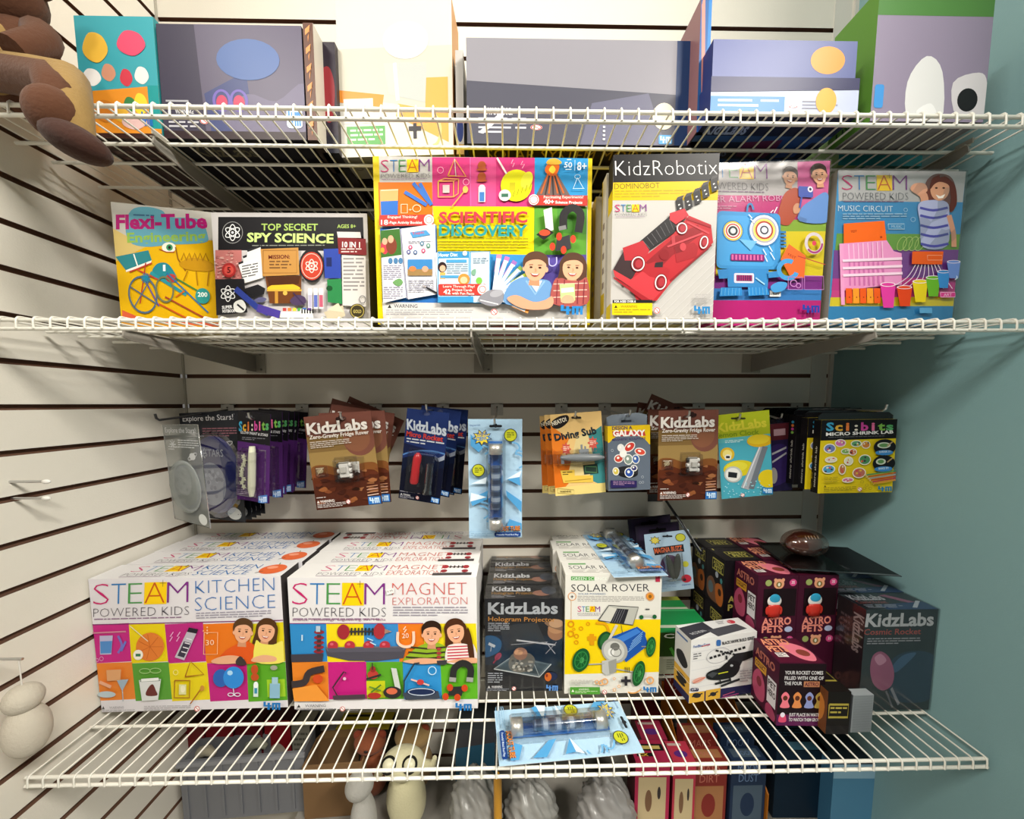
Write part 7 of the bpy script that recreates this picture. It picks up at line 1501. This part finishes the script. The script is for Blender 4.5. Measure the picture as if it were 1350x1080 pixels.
    # red and pink games
    for i, (l, r, y, zt, k, lab) in enumerate(((838,872,940,-.84,'6a1c28','dark red game pack, rearmost under the right shelf half'),(846,880,975,-.83,'9c2c48','magenta game pack with pale stripe under the shelf'),(838,884,1004,-.82,'b02c50','pink game pack with black label under the front wires'),(888,918,1006,-.82,'b8384c','red game pack under the front wires, beside the dirt packs'))):
        b = ub(l, r, y, zt, .055, dict(front=k, top=k, left='5c1424', right='5c1424')); c = b.cv('top')
        if i in (1, 3): c.rect(8, 10, 70, 22, 'c0a8a0'); c.ell(50, 60, 30, 16, '5c2c78')
        if i == 2: c.rect(20, 20, 95, 52, '1c1a1c'); c.greek(26, 28, 90, 46, 1, 'd8c070', fill=.9); c.rect(10, 62, 60, 78, '1c1a1c'); c.text('CX', (16,76), (44,76), 12, 'd8b040', .05)
        c = b.cv('front'); c.rect(10, 20, 90, 80, 'c8b48c' if i > 1 else '5a2030'); c.ell(40, 50, 10, 14, '7c5c44'); c.ell(70, 40, 5, 8, '3a3434'); b.done('toy_box', lab, 'box', 'red game packs under the shelf')
    b = ub(884, 906, 946, -.86, .08, dict(front='6a6a66', top='7a7a74', left='5c5c58', right='5c5c58')); b.cv('front').rect(0, 10, 100, 18, '9c9a92'); b.done('toy_box', 'plain grey box between the red packs and the dirt packs', 'box')
    # display tray with dirt and dust packs
    A, B = onz(912, 992, -.80), onz(1018, 992, -.80)
    Yf, Yb_ = A.y, .955; A.z = B.z = H+LB+.001; w = (B-A).length; t = thing('display_tray', 'orange brown card display tray under the helicopter box', 'tray', (A+B)/2+Vector((0, .0, 0)))
    k = mat('a8641c', 'print'); hh = -.80-LB; dd = Yb_-Yf
    m = MB(); m.box((-w/2, dd-.004, 0), (w/2, dd, hh+.04), k); m.prism([(0, 0), (dd-.004, 0), (dd-.004, hh+.03), (0, hh*.5)], .003, k, (-w/2, 0, 0), (0,1,0), (0,0,1), (1,0,0)); m.prism([(0, 0), (dd-.004, 0), (dd-.004, hh+.03), (0, hh*.5)], .003, k, (w/2-.003, 0, 0), (0,1,0), (0,0,1), (1,0,0)); m.box((-w/2+.003, 0, 0), (w/2-.003, dd-.004, .003), k); m.build('carton', t)
    m = MB(); m.box((-w/2+.006, dd-.0062, hh-.005), (w/2-.006, dd-.0045, hh+.075), mat('26405c', 'print')); cc = Cv(m, (-w/2+.006, dd-.0063, hh+.075), (w-.012, 0, 0), (0,0,-.08), (0,-1,0)); cc.rect(0, 0, 52, 100, '8c2c24'); cc.text('MARS', (8,40), (44,40), 26, 'd8a090', .0); cc.text('DIRT', (12,74), (40,74), 26, 'd8a090', .0); cc.text('MOON', (58,40), (94,40), 26, '7c9cc4', .0); cc.text('DUST', (60,74), (92,74), 26, '7c9cc4', .0); m.build('header_card', t)
    protos = {}
    for row in range(2):
        for j, (nm, a_, k1, k2, ink) in enumerate((('MARS','DIRT','84302a','a8744c','b86c5c'), ('MOON','DUST','24344e','4c5c6c','6c84a8'))):
            lab = '%s %s pack in the display tray' % (('front red dirt','rear red dirt') if j == 0 else ('front blue dust','rear blue dust'))[row:row+1][0:1][0].split(' ')[0:1][0:1] if False else ('front red dirt pack in the display tray','rear red dirt pack in the display tray','front blue dust pack in the display tray','rear blue dust pack in the display tray')[j*2+row]
            pw = w/2-.010; A_ = A+Vector((.005+j*(w/2), .004+row*.045, .0035))
            if j not in protos:
                b = Box(A_, A_+Vector((pw, 0, 0)), hh*.86, .036, dict(front=k1, top=k1, left=k1, right=k1)); c = b.cv('front'); c.rect(8, 34, 92, 90, k2); c.ell(50, 60, 20, 16, k1); c.text(nm, (18,16), (82,16), 10, ink, .0); c.text(a_, (22,29), (78,29), 10, ink, .0)
                c = b.cv('top'); c.rect(10, 20, 90, 80, k2); c.text(nm, (26,66), (74,66), 30, ink, .0); protos[j] = b.done('dirt_pack', lab, 'toy pack', 'dirt and dust packs')
            else: dup(protos[j], protos[j].location+Vector((0, .045, .02)), lab)
    b = ub(1024, 1092, 990, -.84, .12, dict(front='14283a', top='122434', left='14283a', right='14283a')); c = b.cv('top'); c.greek(20, 30, 90, 70, 6, '2c5068'); c.rect(30, 80, 90, 98, '4c7c94'); b.done('toy_box', 'dark navy box under the nearest dark pink toy box', 'box')
    b = ub(1100, 1190, 1008, -.84, .10, dict(front='5c94b8', top='28343c', left='3c6c8c', right='3c6c8c')); c = b.cv('front'); c.rect(0, 0, 100, 20, '9cc4dc'); b.done('toy_box', 'light blue box under the right end of the bottom shelf', 'box')
    # more on the bottom shelf between the toy boxes and the rocket boxes
    A, B = onz(1088, 968, HB+.0025), onz(1118, 968, HB+.0025)
    b = Box(A, B, .085, .070, dict(front='1a1614', top='1c1816', left='6c4024', right='1c1816')); c = b.cv('top'); c.frame(10, 20, 90, 60, 6, 'a89840'); c.greek(16, 28, 84, 54, 2, 'c0b050'); c = b.cv('front'); c.frame(8, 30, 92, 60, 5, 'a89840'); c.greek(14, 36, 86, 56, 2, 'b0a048'); c.rect(0, 80, 100, 100, '201c1c')
    c = b.cv('left'); c.blob([(10,30),(50,10),(90,30),(80,80),(20,90)], 'c07838'); c.ell(40, 60, 20, 14, '5c7c94'); b.done('toy_box', 'small black and yellow box right of the nearest dark pink box', 'box')
    A, B = onz(1121, 966, HB+.0025), onz(1148, 965, HB+.0025)
    b = Box(A, B, .075, .016, dict(front='8c9296', top='9ca2a6', left='5c6064', right='6c7074')); c = b.cv('front')
    for q in range(26): c.rect(4, 3+q*3.7, 96, 4.4+q*3.7, '6c7276')
    b.done('toy_box', 'small grey ribbed box in front of the rocket box', 'box')
    # plush hanging by the left wall
    Q = ony(36, 962, .55); t = thing('plush_toy', 'off-white plush toy hanging by the left wall below the shelf level', 'plush toy', Q)
    m = MB(); m.ell((0, 0, 0), (.026, .026, .042), mat('bdb5a6', 'plush'), 24, 14); m.ell((0, 0, .052), (.022, .022, .022), mat('bdb5a6', 'plush'), 20, 12); m.build('body', t)
    m = MB(); m.tube([(0, 0, .070), (0, 0, .115)], .0010, mat('d8d4cc', 'plastic'), 6); m.build('loop', t)
    t2 = thing('peg_hook', 'hook on the left wall holding the off-white plush toy', 'hook', (XL, Q.y, Q.z+.116)); m = MB(); m.tube([(0, 0, 0), (Q.x-XL+.006, 0, 0)], .002, CHROME, 8); m.build('arm', t2)
below()
